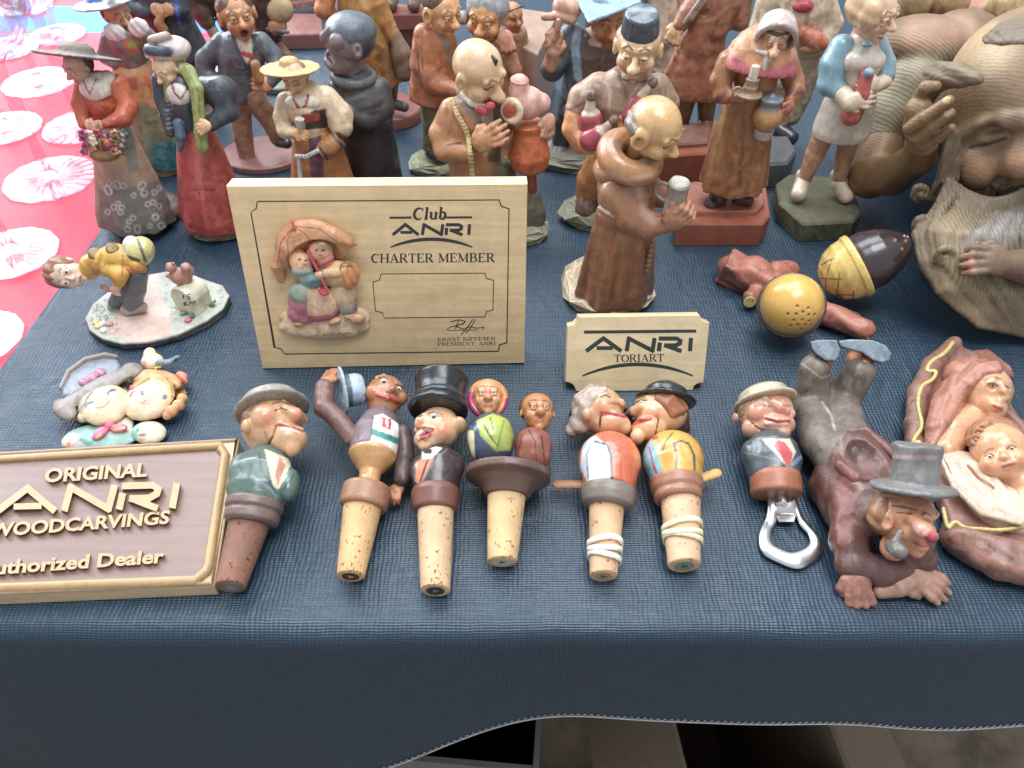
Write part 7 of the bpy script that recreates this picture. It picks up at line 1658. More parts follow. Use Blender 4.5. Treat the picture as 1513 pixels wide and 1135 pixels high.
# ------------------------------------------------------------------ man with raised finger
v = V(790, 0, 4.204, Y=57.5)
t = Thing('professor_figurine', 'man in a grey coat and square cap raising one finger', 'figurine', tab(868, 235), GF, .1)
rock_base(t, tab(855, 238), 3.4, 2.2, 1.0, '72705c', 31)
t.sdf('trousers', [v.C((250, 620, 0, 100), (190, 760, 0, 66), (165, 880, 0, 56)), v.C((380, 620, 0, 100), (400, 780, 0, 70), (410, 900, 0, 60))], '363432', 'satin', k=.12)
t.sdf('shoe', [v.C((160, 920, -.2, 48), (150, 980, -.9, 46))], '57525a', 'satin', k=.08)
t.sdf('shoe', [v.C((410, 920, -.2, 48), (430, 980, -.9, 46))], '57525a', 'satin', k=.08)
t.sdf('coat', [v.L((330, 700, 0), (390, 190, 0), [(0, 190), (.4, 175), (.75, 165), (.93, 130), (1, 80)], fl=.7), v.C((230, 220, .1, 80), (160, 330, -.1, 84), (110, 430, -.5, 72), (125, 400, -.9, 64)), v.C((530, 240, .2, 70), (560, 420, .2, 66))], '50565e', 'satin', k=.14, paint=[v.D([(330, 200), (500, 230), (500, 480), (380, 560), (290, 500)], 10, '5f4a40', 14, True), v.D([(280, 130), (250, 300), (270, 480)], 26, '98b4cc', 14, st=.8), v.D([(345, 180), (400, 270), (360, 260)], 24, 'c2aa98', 8), v.D([(450, 190), (460, 260)], 20, 'c2aa98', 8)]+[v.D([(390, 300+i*70)], 7, '2f2622', 4) for i in range(4)])  # the pale blue streak is a highlight painted into the coat's colour
t.sdf('hand', [hand(v.p(118, 300, -1.2), (.0, 0, 1), (-.2, -.95, .1), .62, .95, thumb=1), v.C((125, 250, -1.3, 20), (145, 180, -1.4, 19), (148, 130, -1.4, 16)), v.C((110, 400, -1.0, 58), (118, 330, -1.2, 46))], 'b57f66', 'satin', k=.06, h=.07)
t.sdf('second_hand', [v.C((60, 105, -.6, 24), (140, 100, -.8, 26), (230, 120, -.8, 34)), v.C((230, 60, -.4, 60), (170, 40, -.3, 62))], 'bf8c74', 'satin', k=.08)
H = head(v.p(445, 130, -.3), R_(v, 445, 130, 0, 150), (.25, -.95, -.15), (.05, -.1, 1), skin='b8784f', lip='9a3f2f', blush='c0543c', ears=.9, eye_r=.09, lid=.7, nose=1.1, neck=1.0, cheek=1.1, mw=.42)
hd = put_head(t, H, h=.07)
cq, m = v.pt(440, 10, -.3)
Mx = rotm(10, -16, 12).T
t.sdf('square_cap', [wB(cq+A(0, -.3, .3), (1.9, 1.9, .12), Mx, .05, col='7f9db4'), wL(cq+A(.2, .2, -.5), cq+A(.2, .2, .3), [(0, 1.2), (1, 1.25)], col='4c5a66')], '6f8494', 'satin', k=.05, cs=.02)

# ------------------------------------------------------------------ man in the fez with bottles
v = V(790, 0, 4.204, Y=48.8)
t = Thing('waiter_figurine', 'man in a dark blue fez hugging three red bottles', 'figurine', tab(880, 325), GF, .09)
rock_base(t, tab(893, 322), 3.2, 2.1, 1.3, '7f7c66', 41)
t.sdf('trousers', [v.C((480, 1000, 0, 170), (350, 1120, 0, 90), (330, 1200, 0, 76)), v.C((560, 1000, 0, 150), (600, 1140, 0, 90), (610, 1210, 0, 76))], 'b07242', 'satin', k=.15)
t.sdf('boot', [v.C((330, 1220, -.1, 62), (315, 1300, -.8, 66), k=.15)], '5f4538', 'satin', k=.1)
t.sdf('boot', [v.C((610, 1220, -.1, 62), (630, 1290, -.8, 66), k=.15)], '5f4538', 'satin', k=.1)
t.sdf('coat', [v.L((520, 1000, .1), (590, 430, .1), [(0, 190), (.4, 200), (.7, 215), (.9, 165), (1, 90)], fl=.75), v.C((400, 540, .1, 90), (300, 610, -.2, 90), (260, 680, -.5, 72)), v.C((760, 540, .2, 85), (820, 640, .0, 80))], '9b7c66', 'satin', k=.15, paint=[v.D([(520, 440), (560, 560), (580, 620)], 12, '7a5f4e', 10), v.D([(690, 440), (640, 540), (590, 620)], 12, 'b89c86', 10, st=.7), v.D([(470, 560), (460, 700)], 8, 'c0a690', 14, st=.7), v.D([(200, 690), (310, 640)], 10, '7a5f50', 8)])
t.sdf('turtleneck', [v.L((610, 500, -.35), (618, 430, -.1), [(0, 95), (.5, 88), (1, 78)])], '8a7060', 'satin', k=.06)
t.sdf('forearm', [v.C((250, 690, -.6, 60), (235, 800, -1.1, 66), (290, 900, -1.7, 56)), hand(v.p(330, 880, -2.1), (.8, -.2, .0), (-.1, -.9, .35), .8, .45, thumb=-1)], 'cc8c5c', 'satin', k=.1, h=.075)
for (cx_, cy_, nx, ny, bx2, by2, rb, dz) in ((352, 600, 345, 670, 352, 800, 80, -1.5), (486, 752, 428, 806, 350, 870, 72, -2.2), (732, 520, 690, 565, 590, 720, 72, -1.3)):
    bo = t.sdf('bottle', [v.C((bx2, by2, dz, rb), (nx+(bx2-nx)*.55, ny+(by2-ny)*.55, dz, rb*.92), k=.1), v.C((nx+(bx2-nx)*.45, ny+(by2-ny)*.45, dz, rb*.75), (nx, ny, dz, rb*.42), (cx_*.7+nx*.3, cy_*.7+ny*.3, dz, rb*.34), k=.1)], 'a33c4c', 'lacquer', k=.1, h=.07, paint=[pp(v.S(nx+(cx_-nx)*.3, ny+(cy_-ny)*.3, dz, rb*.98), 'b9a48e', .15)])
    t.sdf('bottle_cork', [v.C((cx_, cy_, dz, rb*.42), (cx_+(cx_-nx)*.2, cy_+(cy_-ny)*.2, dz, rb*.38))], '6b5048', 'satin', k=.05, h=.07, parent=bo)
t.sdf('hand', [hand(v.p(560, 800, -1.6), (-.2, -.2, .9), (-.1, -.9, .2), .5, .6)], 'cc8c5c', 'satin', k=.06, h=.07)
H = head(v.p(640, 305, -.2), R_(v, 640, 305, 0, 178), (-.22, -.95, -.2), (.0, -.15, 1), skin='dfb486', lip='a8604a', blush='d8683c', brow='4a3424', ears=1.1, eye_r=.12, lid=1.0, nose=1.15, neck=1.0, cheek=1.15, mw=.36, bl=.75, browz=.42)
hd = put_head(t, H, mat='lacquer', h=.065, iris='8a9a9c')
t.sdf('hair', [grv(H['e'](0, -.25, .22, .84, .74, .62), (.9, 0, .4), 12, .02), neg(H['e'](-.1, 1.0, -.1, .78, .62, .9), .05)], '8d8172', 'satin', k=.05, parent=hd)
fa, m = v.pt(648, 185, -.2); 
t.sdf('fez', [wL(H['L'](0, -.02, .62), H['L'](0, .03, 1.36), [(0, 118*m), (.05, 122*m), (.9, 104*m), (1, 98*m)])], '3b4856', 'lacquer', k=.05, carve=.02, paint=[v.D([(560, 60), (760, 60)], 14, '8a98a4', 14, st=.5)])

# ------------------------------------------------------------------ monk with a stein
v = V(780, 130, 3.243, Y=39.4)
t = Thing('monk_figurine', 'balding monk in a brown habit carrying a foaming stein', 'figurine', tab(897, 440), GF, .08)
rock_base(t, tab(897, 428), 3.0, 3.1, .95, 'b3a285', 57)
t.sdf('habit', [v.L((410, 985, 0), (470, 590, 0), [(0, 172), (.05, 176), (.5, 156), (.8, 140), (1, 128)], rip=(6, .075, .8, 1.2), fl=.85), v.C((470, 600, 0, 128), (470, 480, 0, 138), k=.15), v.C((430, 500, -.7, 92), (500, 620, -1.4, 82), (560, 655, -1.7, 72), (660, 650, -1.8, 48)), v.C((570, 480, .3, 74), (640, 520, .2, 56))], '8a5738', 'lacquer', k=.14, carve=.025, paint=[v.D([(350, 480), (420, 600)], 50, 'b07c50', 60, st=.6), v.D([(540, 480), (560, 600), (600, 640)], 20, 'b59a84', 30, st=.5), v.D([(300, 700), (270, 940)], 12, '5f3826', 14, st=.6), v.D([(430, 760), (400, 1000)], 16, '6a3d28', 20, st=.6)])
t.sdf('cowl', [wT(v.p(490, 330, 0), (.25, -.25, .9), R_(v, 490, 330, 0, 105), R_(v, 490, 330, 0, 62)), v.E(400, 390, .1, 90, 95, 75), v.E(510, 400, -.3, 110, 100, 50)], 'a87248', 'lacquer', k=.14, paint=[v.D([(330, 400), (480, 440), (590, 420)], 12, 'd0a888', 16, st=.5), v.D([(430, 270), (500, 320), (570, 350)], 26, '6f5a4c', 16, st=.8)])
t.sdf('rope_belt', [v.C((345, 575, -1.1, 12), (390, 605, -1.6, 12), (440, 630, -1.7, 12), k=.02)], 'a58a72', 'satin', k=.03, h=.055)
t.sdf('prayer_beads', [[v.S(600-i*5, 730+i*24, -1.3, 15) for i in range(7)]], '8a6a4a', 'satin', k=.06, h=.06)
H = head(v.p(612, 205, -.2), R_(v, 612, 205, 0, 148), (.7, -.58, -.42), (.2, -.3, .93), skin='d0a066', lip='a8543c', blush='d07a50', brow='6a4a2c', ears=1.5, eyes=False, nose=.85, neck=1.2, cheek=1.25, bl=.5)
hd = put_head(t, H, [v.E(606, 150, .2, 122, 115, 108)], mat='lacquer', h=.06)
t.sdf('hair', [grv(H['e'](0, -.36, .06, .88, .72, .5), (.85, .3, .4), 13, .035), neg(H['e'](0, -.4, .7, .95, 1.1, .4), .05), neg(H['e'](0, .9, 0, 1.2, .7, 1.2), .05)], '7d6c5c', 'satin', k=.05, parent=hd, paint=[v.D([(500+i*14, 165+i*3), (520+i*14, 215+i*4)], 2.5, 'c9b9a4', 3) for i in range(8)])
q, m = v.pt(705, 520, -1.9)
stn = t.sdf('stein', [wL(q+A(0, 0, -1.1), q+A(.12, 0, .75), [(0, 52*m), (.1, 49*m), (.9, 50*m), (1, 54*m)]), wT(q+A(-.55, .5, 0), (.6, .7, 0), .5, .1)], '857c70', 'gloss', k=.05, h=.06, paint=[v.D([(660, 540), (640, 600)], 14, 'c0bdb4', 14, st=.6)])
t.sdf('foam', [wE(q+A(.1, 0, .82), (48*m, 48*m, .3), None), wS(q+A(.25, -.15, .96), .25), wS(q+A(-.1, -.1, .98), .28)], 'cfcabb', 'matte', k=.1, h=.06, carve=.05, parent=stn)
t.sdf('hand', [hand(v.p(700, 640, -2.3), (.35, -.2, .4), (-.2, -.9, -.2), .62, .8, thumb=-1), v.C((690, 600, -2.2, 28), (698, 545, -2.2, 24))], 'ad7454', 'satin', k=.07, h=.065)
t.sdf('foot', [v.C((470, 990, -1.0, 28), (535, 970, -1.2, 26))]+[v.S(545+i*7, 965+i*9-10, -1.4+.08*i, 9) for i in range(3)], '8a5a44', 'satin', k=.05, h=.06)

# ------------------------------------------------------------------ blacksmith in leather apron
v = V(960, 0, 3.154, Y=58.5)
t = Thing('blacksmith_figurine', 'man in a long brown leather apron on a rust block', 'figurine', tab(1020, 262), GF, .1)
slab_base(t, [(962, 232), (1052, 226), (1060, 178), (985, 180)], 2.4, '8a4630', name='block')
slab_base(t, [(985, 214), (1046, 210), (1050, 182), (992, 184)], 2.75, '7a5348', z0=2.4, name='step')
t.sdf('apron', [v.L((180, 440, -.2), (285, 60, -.2), [(0, 140), (.15, 142), (.6, 105), (1, 78)], rip=(6, .05, .5, 1), fl=.65), v.C((330, 0, -.2, 70), (300, 120, -.3, 74))], '94583f', 'satin', k=.12, carve=.03, paint=[v.D([(170, 250), (240, 270), (300, 240)], 20, '6a3a2a', 20, st=.6), v.D([(230, 100), (300, 90), (380, 20)], 8, 'b98a70', 8, st=.7)])
t.sdf('shirt', [v.L((300, 130, .3), (330, -120, .3), [(0, 95), (.5, 125), (1, 90)], fl=.7), v.C((240, -30, .1, 46), (180, 60, -.4, 48), (140, 120, -.8, 36)), v.C((430, -10, .3, 50), (420, 100, .1, 44))], '8f5a40', 'satin', k=.1)
t.sdf('fist', [hand(v.p(125, 140, -1.0), (-.3, -.3, -.6), (-.4, -.8, .2), .55, .9)], 'c79a68', 'satin', k=.06)
t.sdf('tongs', [v.C((160, 110, -1.2, 12), (250, -20, -1.2, 10)), v.C((190, 95, -1.2, 9), (270, -10, -1.2, 9))], '9a8474', 'satin', k=.03)
t.sdf('trousers', [v.C((170, 440, 0, 52), (150, 560, 0, 36)), v.C((270, 430, 0, 50), (260, 560, 0, 36))], '6a5038', 'satin', k=.1)
t.sdf('shoe', [v.C((145, 590, -.1, 34), (130, 640, -.7, 32))], '6b5240', 'satin', k=.06)
t.sdf('shoe', [v.C((260, 570, -.1, 36), (248, 610, -.7, 36))], '6b4c3c', 'satin', k=.06)
H = head(v.p(345, -160, 0), 1.6, (-.2, -.95, -.1), (0, 0, 1), skin='b87c54', eyes=False); put_head(t, H, h=.12)
t.sdf('beard', [H['e'](0, .35, -.85, .5, .45, .5)], '6a5444', 'satin', k=.1)

# ------------------------------------------------------------------ pale figure between professor and blacksmith
v = V(790, 0, 4.204, Y=67)
t = Thing('pale_figurine', 'cream robed figure behind the man in the fez', 'figurine', tab(985, 140), GF, .13)
t.sdf('robe', [v.L((820, 420, 0), (790, -60, 0), [(0, 110), (.5, 105), (1, 90)], fl=.8), v.C((760, 60, -.3, 60), (800, 230, -.6, 70), (790, 330, -.4, 30)), v.L((835, 590, 0), (820, 400, 0), [(0, 120), (1, 105)], col='6f3a30')], 'c6ad94', 'satin', k=.15, cs=.05)
t.sdf('sleeve', [v.C((870, -20, .2, 60), (890, 110, .1, 52))], 'b88a6c', 'satin', k=.1)
H = head(v.p(780, -190, 0), 1.5, (0, -1, 0), (0, 0, 1), skin='c89068', eyes=False); put_head(t, H, h=.12)
t.sdf('blue_hat', [v.L((640, 40, .2), (640, -70, .2), [(0, 52), (1, 56)])], '6f90aa', 'satin', k=.05)

# ------------------------------------------------------------------ old woman with candle and jug
v = V(960, 0, 3.154, Y=47.6)
t = Thing('old_woman_figurine', 'stooped old woman in a bonnet and pink shawl with candle and jug', 'figurine', tab(1068, 345), GF, .085)
slab_base(t, [(1001, 331), (1128, 331), (1139, 318), (1132, 272), (1010, 268), (1000, 284)], 1.75, '97503a', name='block', bev=.12)
slab_base(t, [(1014, 312), (1118, 312), (1130, 300), (1124, 272), (1024, 268), (1014, 276)], 2.15, 'a0614c', z0=1.75, name='step', bev=.08)
t.sdf('dress', [v.L((385, 865, 0), (480, 400, 0), [(0, 150), (.1, 146), (.5, 125), (.85, 105), (1, 95)], rip=(7, .07, 1.6, 1.1), fl=.8), v.C((485, 420, 0, 96), (500, 320, 0, 105)), v.C((370, 290, 0, 58), (330, 380, -.4, 52), (340, 440, -.9, 44), (400, 450, -1.3, 32)), v.C((640, 300, .1, 54), (670, 380, -.1, 48), (680, 430, -.6, 42), (650, 470, -1.1, 32))], '99623c', 'satin', k=.12, carve=.025, paint=[v.D([(340, 520), (300, 820)], 30, 'b98450', 40, st=.6), v.D([(440, 560), (420, 860)], 12, '5f3826', 14, st=.6), v.D([(310, 470), (360, 430)], 12, '7a3f3c', 10), v.D([(620, 440), (710, 430)], 12, '7a3f3c', 10)])
t.sdf('shawl', [grv(v.L((505, 318, -.1), (560, 120, .15), [(0, 182), (.1, 180), (.5, 150), (.8, 110), (1, 60)], fl=.8), (1, 0, 0), 17, .018)], 'bd8258', 'satin', k=.08, paint=[v.D([(320, 240), (420, 290), (470, 330), (600, 330), (690, 280), (690, 360), (500, 370), (320, 290)], 10, 'b0525e', 24, True)]+[v.D([(345+i*13, 248+i*6), (338+i*13, 290+i*6)], 2, '8a3a44', 3) for i in range(10)])
H = head(v.p(588, 165, -.7), R_(v, 588, 165, 0, 86), (-.2, -.93, -.32), (-.05, -.3, .95), skin='cf9a72', lip='8a4438', brow='5a4434', blush='c85a4c', ears=0, eye_r=.1, nose=1.5, nlen=1.5, neck=1.1, lid=.6, mouth='flat')
hd = put_head(t, H, xpaint=[v.D([(560, 205), (575, 170)], 9, 'e6d4c4', 6, st=.8)], h=.055)
t.sdf('hair', [H['e'](0, -.1, .42, .74, .82, .5)], '4f4038', 'satin', k=.04, parent=hd)
t.sdf('bonnet', [wL(H['L'](0, .55, .12), H['L'](0, -.95, .35), [(0, 92*R_(v, 588, 165, 0, 1)), (.08, 98*R_(v, 588, 165, 0, 1)), (.4, 92*R_(v, 588, 165, 0, 1)), (.8, 80*R_(v, 588, 165, 0, 1)), (1, 55*R_(v, 588, 165, 0, 1))]), neg(wC(H['L'](0, 1.2, -.05), .98*H['R'], H['L'](0, .1, 0), .86*H['R']), .03)], 'b09a94', 'satin', k=.05, paint=[v.D([(530, 130), (600, 40), (680, 100)], 8, 'c9b8ae', 12, st=.6)])
t.sdf('ribbon', [v.C((500, 240, -1.3, 10), (540, 250, -1.5, 13), (580, 255, -1.4, 12)), v.C((545, 255, -1.5, 12), (530, 330, -1.7, 14)), v.C((555, 255, -1.5, 10), (570, 330, -1.6, 12))], 'c3b0a8', 'satin', k=.04, h=.055)
q, m = v.pt(462, 440, -1.8)
cd = t.sdf('candlestick', [wL(q+A(0, 0, -.2), q+A(0, 0, .12), [(0, 30*m), (.3, 55*m), (.7, 62*m), (1, 60*m)]), wL(q, q+A(.03, 0, 1.0), [(0, 36*m), (.3, 30*m), (.45, 36*m), (.6, 30*m), (1, 32*m)]), wT(q+A(-.75, -.1, .2), (0, 1, 0), .28, .08)], '9d7d62', 'lacquer', k=.05, h=.055)
t.sdf('candle', [wL(q+A(0, 0, .9), q+A(.08, 0, 1.75), [(0, 22*m), (1, 20*m)])], 'cbbca4', 'satin', k=.03, h=.055, parent=cd)
q, m = v.pt(548, 545, -1.6)
jg = t.sdf('jug', [wS(q, 66*m), wL(q+A(0, 0, .5), q+A(0, 0, 1.25), [(0, 50*m), (.5, 44*m), (.7, 52*m), (1, 54*m)], col='7f7c80'), wL(q+A(0, 0, -1.35), q+A(0, 0, -.8), [(0, 42*m), (1, 46*m)], col='a89a90')], 'b07e48', 'lacquer', k=.06, h=.06, cs=.03)
t.sdf('jug_lid', [wS(q+A(0, 0, 1.3), .22), wE(q+A(0, 0, 1.22), (48*m, 48*m, .14), None)], '5f6f7c', 'lacquer', k=.05, h=.055, parent=jg)
t.sdf('hand', [hand(v.p(395, 455, -1.7), (.8, -.2, -.1), (0, -.8, -.5), .34, .4)], 'b87a54', 'satin', k=.05, h=.06)
t.sdf('hand', [hand(v.p(648, 500, -1.5), (-.4, -.3, -.7), (.5, -.8, 0), .44, .7)], 'b06a54', 'satin', k=.05, h=.06)
t.sdf('shoe', [v.C((330, 860, .2, 50), (315, 930, -.1, 40), (285, 950, -.5, 32), k=.1)], '4c3a34', 'satin', k=.05, h=.07)
t.sdf('shoe', [v.C((420, 860, .2, 48), (425, 925, .0, 38), (455, 935, -.4, 30), k=.1)], '4c3a34', 'satin', k=.05, h=.07)

# ------------------------------------------------------------------ man in a cream coat
v = V(960, 0, 3.154, Y=60)
t = Thing('man_figurine', 'man in a cream coat with a pink neckerchief on a slate base', 'figurine', tab(1140, 240), GF, .11)
slab_base(t, [(1110, 244), (1165, 240), (1178, 222), (1165, 200), (1095, 202), (1085, 225)], 2.0, '5a5e62', bev=.2)
t.sdf('trousers', [v.C((640, 330, 0, 72), (620, 480, 0, 50), (600, 570, 0, 44)), v.C((720, 330, 0, 70), (700, 450, 0, 50), (660, 540, 0, 44))], 'c0ac8e', 'satin', k=.1)
t.sdf('shoe', [v.C((600, 600, -.3, 38), (655, 640, -1.0, 38))], '33383e', 'lacquer', k=.06)
t.sdf('coat', [v.L((660, 380, 0), (700, -110, 0), [(0, 110), (.3, 120), (.7, 140), (.9, 120), (1, 70)], fl=.7), v.C((800, -40, 0, 52), (850, 110, -.2, 50), (800, 220, -1.0, 40), (730, 240, -1.4, 30)), v.C((560, -30, 0, 52), (510, 120, -.3, 46))], 'cbb79a', 'satin', k=.12, paint=[v.D([(690, 0), (740, 60), (720, 160)], 10, 'a8967a', 12), v.D([(650, 180), (640, 380)], 5, '9a8668', 6)])
t.sdf('neckerchief', [v.E(715, 30, -1.4, 50, 30, 30)], 'b03448', 'satin', k=.05)
t.sdf('pouch', [v.C((710, 150, -1.6, 34), (760, 185, -1.8, 44), (800, 200, -1.7, 34))], 'bd6a52', 'satin', k=.06)
t.sdf('hand', [hand(v.p(730, 235, -1.9), (.5, -.3, .2), (0, -.8, -.5), .5, .6)], 'c98f6a', 'satin', k=.06)
H = head(v.p(705, -210, 0), 1.6, (0, -1, -.1), (0, 0, 1), skin='c89068', eyes=False); put_head(t, H, h=.12)

# ------------------------------------------------------------------ nurse
v = V(960, 0, 3.154, Y=49.5)
t = Thing('nurse_figurine', 'girl in a white dress with blue sleeves on an olive octagonal base', 'figurine', tab(1208, 340), GF, .085)
slab_base(t, [(1187, 331), (1262, 327), (1274, 314), (1257, 262), (1165, 257), (1147, 270), (1152, 300)], 1.45, '57553f', bev=.15, mat='matte')
t.sdf('leg', [v.C((820, 610, 0, 52), (770, 720, 0, 44), (715, 850, -.1, 30), k=.1)], 'b98a68', 'satin', k=.1)
t.sdf('leg', [v.C((940, 610, 0, 52), (910, 720, 0, 42), (880, 850, -.1, 30), k=.1)], 'b98a68', 'satin', k=.1)
t.sdf('shoe', [v.C((710, 855, -.2, 36), (695, 905, -.9, 36)), v.C((708, 815, .15, 28), (708, 850, 0, 30))], 'cdb9a0', 'lacquer', k=.08, h=.07)
t.sdf('shoe', [v.C((880, 860, -.2, 36), (915, 915, -.9, 34)), v.C((868, 815, .15, 28), (876, 850, 0, 30))], 'cdb9a0', 'lacquer', k=.08, h=.07)
t.sdf('dress', [v.L((885, 630, 0), (960, 390, 0), [(0, 128), (.12, 132), (.6, 120), (1, 92)], fl=.8), v.C((960, 400, 0, 92), (985, 270, -.1, 88), (1000, 190, 0, 62)), v.S(950, 285, -.7, 52), v.S(1050, 285, -.65, 48)], 'd3c6b6', 'lacquer', k=.14, paint=[v.D([(985, 160), (1045, 170)], 8, 'c0ae9c', 8)])
t.sdf('brooch', [v.S(1005, 208, -1.15, 14), v.S(1028, 208, -1.15, 12)], '5f8a98', 'gloss', k=.03, h=.05)
t.sdf('sleeve', [v.C((895, 220, .1, 58), (860, 300, -.1, 66), (840, 390, -.4, 58), (890, 430, -1.0, 42), k=.1)], '7aa2b2', 'lacquer', k=.1)
t.sdf('sleeve', [v.C((1060, 220, .1, 52), (1090, 300, 0, 54), (1095, 350, -.4, 46), k=.1)], '7aa2b2', 'lacquer', k=.1)
t.sdf('doll', [v.C((1010, 350, -1.5, 34), (990, 440, -1.8, 36), (940, 540, -1.7, 46)), v.S(1022, 338, -1.9, 22, col='7fa0b0')], 'b8564f', 'satin', k=.06, h=.06, cs=.03)
t.sdf('hand', [v.C((900, 440, -1.2, 42), (940, 480, -1.8, 44)), hand(v.p(960, 470, -2.1), (.9, -.1, .1), (0, -.9, .3), .55, .45)], 'd8c2a4', 'lacquer', k=.07, h=.06)
t.sdf('hand', [v.C((1090, 380, -.8, 36), (1050, 400, -1.5, 34)), hand(v.p(1040, 395, -1.8), (-.8, -.1, .1), (0, -.9, .3), .42, .6)], 'd8c2a4', 'lacquer', k=.07, h=.06)
H = head(v.p(1040, 65, -.1), R_(v, 1040, 65, 0, 125), (.6, -.78, -.1), (-.05, -.1, 1), skin='dfae92', lip='b84a48', blush='d87060', brow='7a5238', ears=0, eye_r=.12, nose=.85, mouth='grin', neck=1.2, neck_r=.36, mw=.26)
hd = put_head(t, H, mat='lacquer', h=.06)
t.sdf('hair', [grv(H['e'](0, -.25, .28, .9, .84, .86), (.3, .0, .95), 7, .03), grv(H['e'](-.5, .15, .2, .42, .5, .62), (.3, .0, .95), 7, .03)], 'd2aa80', 'lacquer', k=.1, parent=hd)

# ------------------------------------------------------------------ reclining bearded man
def ridged():
    m = paint_mat('ridged_wood', rough=.55, coat=.05, bump=.3, var=.16, dirt=.12)
    nt = m.node_tree; N = nt.nodes; K = nt.links
    tc = N.new('ShaderNodeTexCoord'); w = N.new('ShaderNodeTexWave'); w.bands_direction = 'DIAGONAL'; w.inputs['Scale'].default_value = 165; w.inputs['Distortion'].default_value = 4.5; w.inputs['Detail'].default_value = 2; w.inputs['Detail Scale'].default_value = .6
    K.new(tc.outputs['Object'], w.inputs[0])
    b2 = N.new('ShaderNodeBump'); b2.inputs['Strength'].default_value = .22; b2.inputs['Distance'].default_value = .0009
    old = [l for l in nt.links if l.to_socket.name == 'Normal' and l.to_node.type == 'BSDF_PRINCIPLED'][0]
    K.new(old.from_socket, b2.inputs['Normal']); K.new(w.outputs['Fac'], b2.inputs['Height']); K.new(b2.outputs[0], N['Principled BSDF'].inputs['Normal'])
ridged()
def fine_ridged():
    m = paint_mat('fine_ridged', rough=.5, coat=.08, bump=.25, var=.16, dirt=.12)
    nt = m.node_tree; N = nt.nodes; K = nt.links
    tc = N.new('ShaderNodeTexCoord'); w = N.new('ShaderNodeTexWave'); w.bands_direction = 'DIAGONAL'; w.inputs['Scale'].default_value = 190; w.inputs['Distortion'].default_value = 5; w.inputs['Detail'].default_value = 2
    K.new(tc.outputs['Object'], w.inputs[0])
    b2 = N.new('ShaderNodeBump'); b2.inputs['Strength'].default_value = .14; b2.inputs['Distance'].default_value = .0006
    old = [l for l in nt.links if l.to_socket.name == 'Normal' and l.to_node.type == 'BSDF_PRINCIPLED'][0]
    K.new(old.from_socket, b2.inputs['Normal']); K.new(w.outputs['Fac'], b2.inputs['Height']); K.new(b2.outputs[0], N['Principled BSDF'].inputs['Normal'])
fine_ridged()
def beard_wood():
    m = paint_mat('beard_wood', rough=.55, coat=.05, bump=.3, var=.2, dirt=.2)
    nt = m.node_tree; N = nt.nodes; K = nt.links
    tc = N.new('ShaderNodeTexCoord'); w = N.new('ShaderNodeTexWave'); w.bands_direction = 'X'; w.inputs['Scale'].default_value = 120; w.inputs['Distortion'].default_value = 9; w.inputs['Detail'].default_value = 2; w.inputs['Detail Scale'].default_value = .25
    K.new(tc.outputs['Object'], w.inputs[0])
    b2 = N.new('ShaderNodeBump'); b2.inputs['Strength'].default_value = .45; b2.inputs['Distance'].default_value = .0012
    old = [l for l in nt.links if l.to_socket.name == 'Normal' and l.to_node.type == 'BSDF_PRINCIPLED'][0]
    K.new(old.from_socket, b2.inputs['Normal']); K.new(w.outputs['Fac'], b2.inputs['Height']); K.new(b2.outputs[0], N['Principled BSDF'].inputs['Normal'])
beard_wood()
v = V(1200, 0, 2.102, Y=46)
t = Thing('bearded_man_carving', 'large ridged wood carving of a bearded man resting his head on his hand', 'carving', tab(1440, 430), None, .15)
bs = [v.E(665, 290, 0, 225, 270, 250), v.E(650, 420, -1.0, 200, 210, 190)]
def bearded(q):
    return [q.S(525, 512, .9, 78), q.C((640, 430, .5, 34), (645, 480, 0, 44), (648, 505, -.2, 50)), q.S(612, 520, .2, 32), q.S(685, 520, .2, 32),
            q.C((470, 420, .4, 26), (540, 392, .15, 28), (600, 378, .1, 28), (655, 372, .1, 24)), q.C((655, 372, .1, 24), (760, 380, .3, 26)),
            neg(q.S(560, 436, -.35, 44), .6), neg(q.C((590, 560, 0, 20), (560, 590, .2, 22), (510, 590, .3, 18)), .4),
            q.C((495, 445, .35, 13), (545, 430, .25, 16), (598, 420, .35, 11)), q.C((495, 466, .45, 12), (550, 462, .3, 14), (600, 440, .4, 10)),
            q.C((575, 575, .4, 16), (620, 600, .3, 20), (665, 620, .3, 20))]
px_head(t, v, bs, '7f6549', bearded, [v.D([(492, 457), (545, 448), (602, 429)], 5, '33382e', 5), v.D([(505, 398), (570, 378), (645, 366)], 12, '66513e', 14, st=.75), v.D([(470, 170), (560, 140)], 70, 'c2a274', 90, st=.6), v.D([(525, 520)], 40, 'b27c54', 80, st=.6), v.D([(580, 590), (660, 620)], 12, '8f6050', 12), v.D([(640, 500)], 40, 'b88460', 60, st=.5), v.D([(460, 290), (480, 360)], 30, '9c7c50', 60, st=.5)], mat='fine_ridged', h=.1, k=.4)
sq = SV(v, bs)
t.sdf('forelock', [strands(sq, [(760, 60), (660, 62), (590, 80), (535, 118)], [(760, 130), (670, 130), (600, 132), (545, 132)], 6, 15, .14)], '6f5e4a', 'beard_wood', k=.1, h=.1)
t.sdf('hair', [grv(v.C((505, 245, -3.3, 24), (450, 232, -2.2, 40), (390, 240, -.6, 44), (360, 280, .4, 30), k=.1), (.35, .2, .9), 9, .05)], '74624c', 'ridged_wood', k=.1, h=.09)
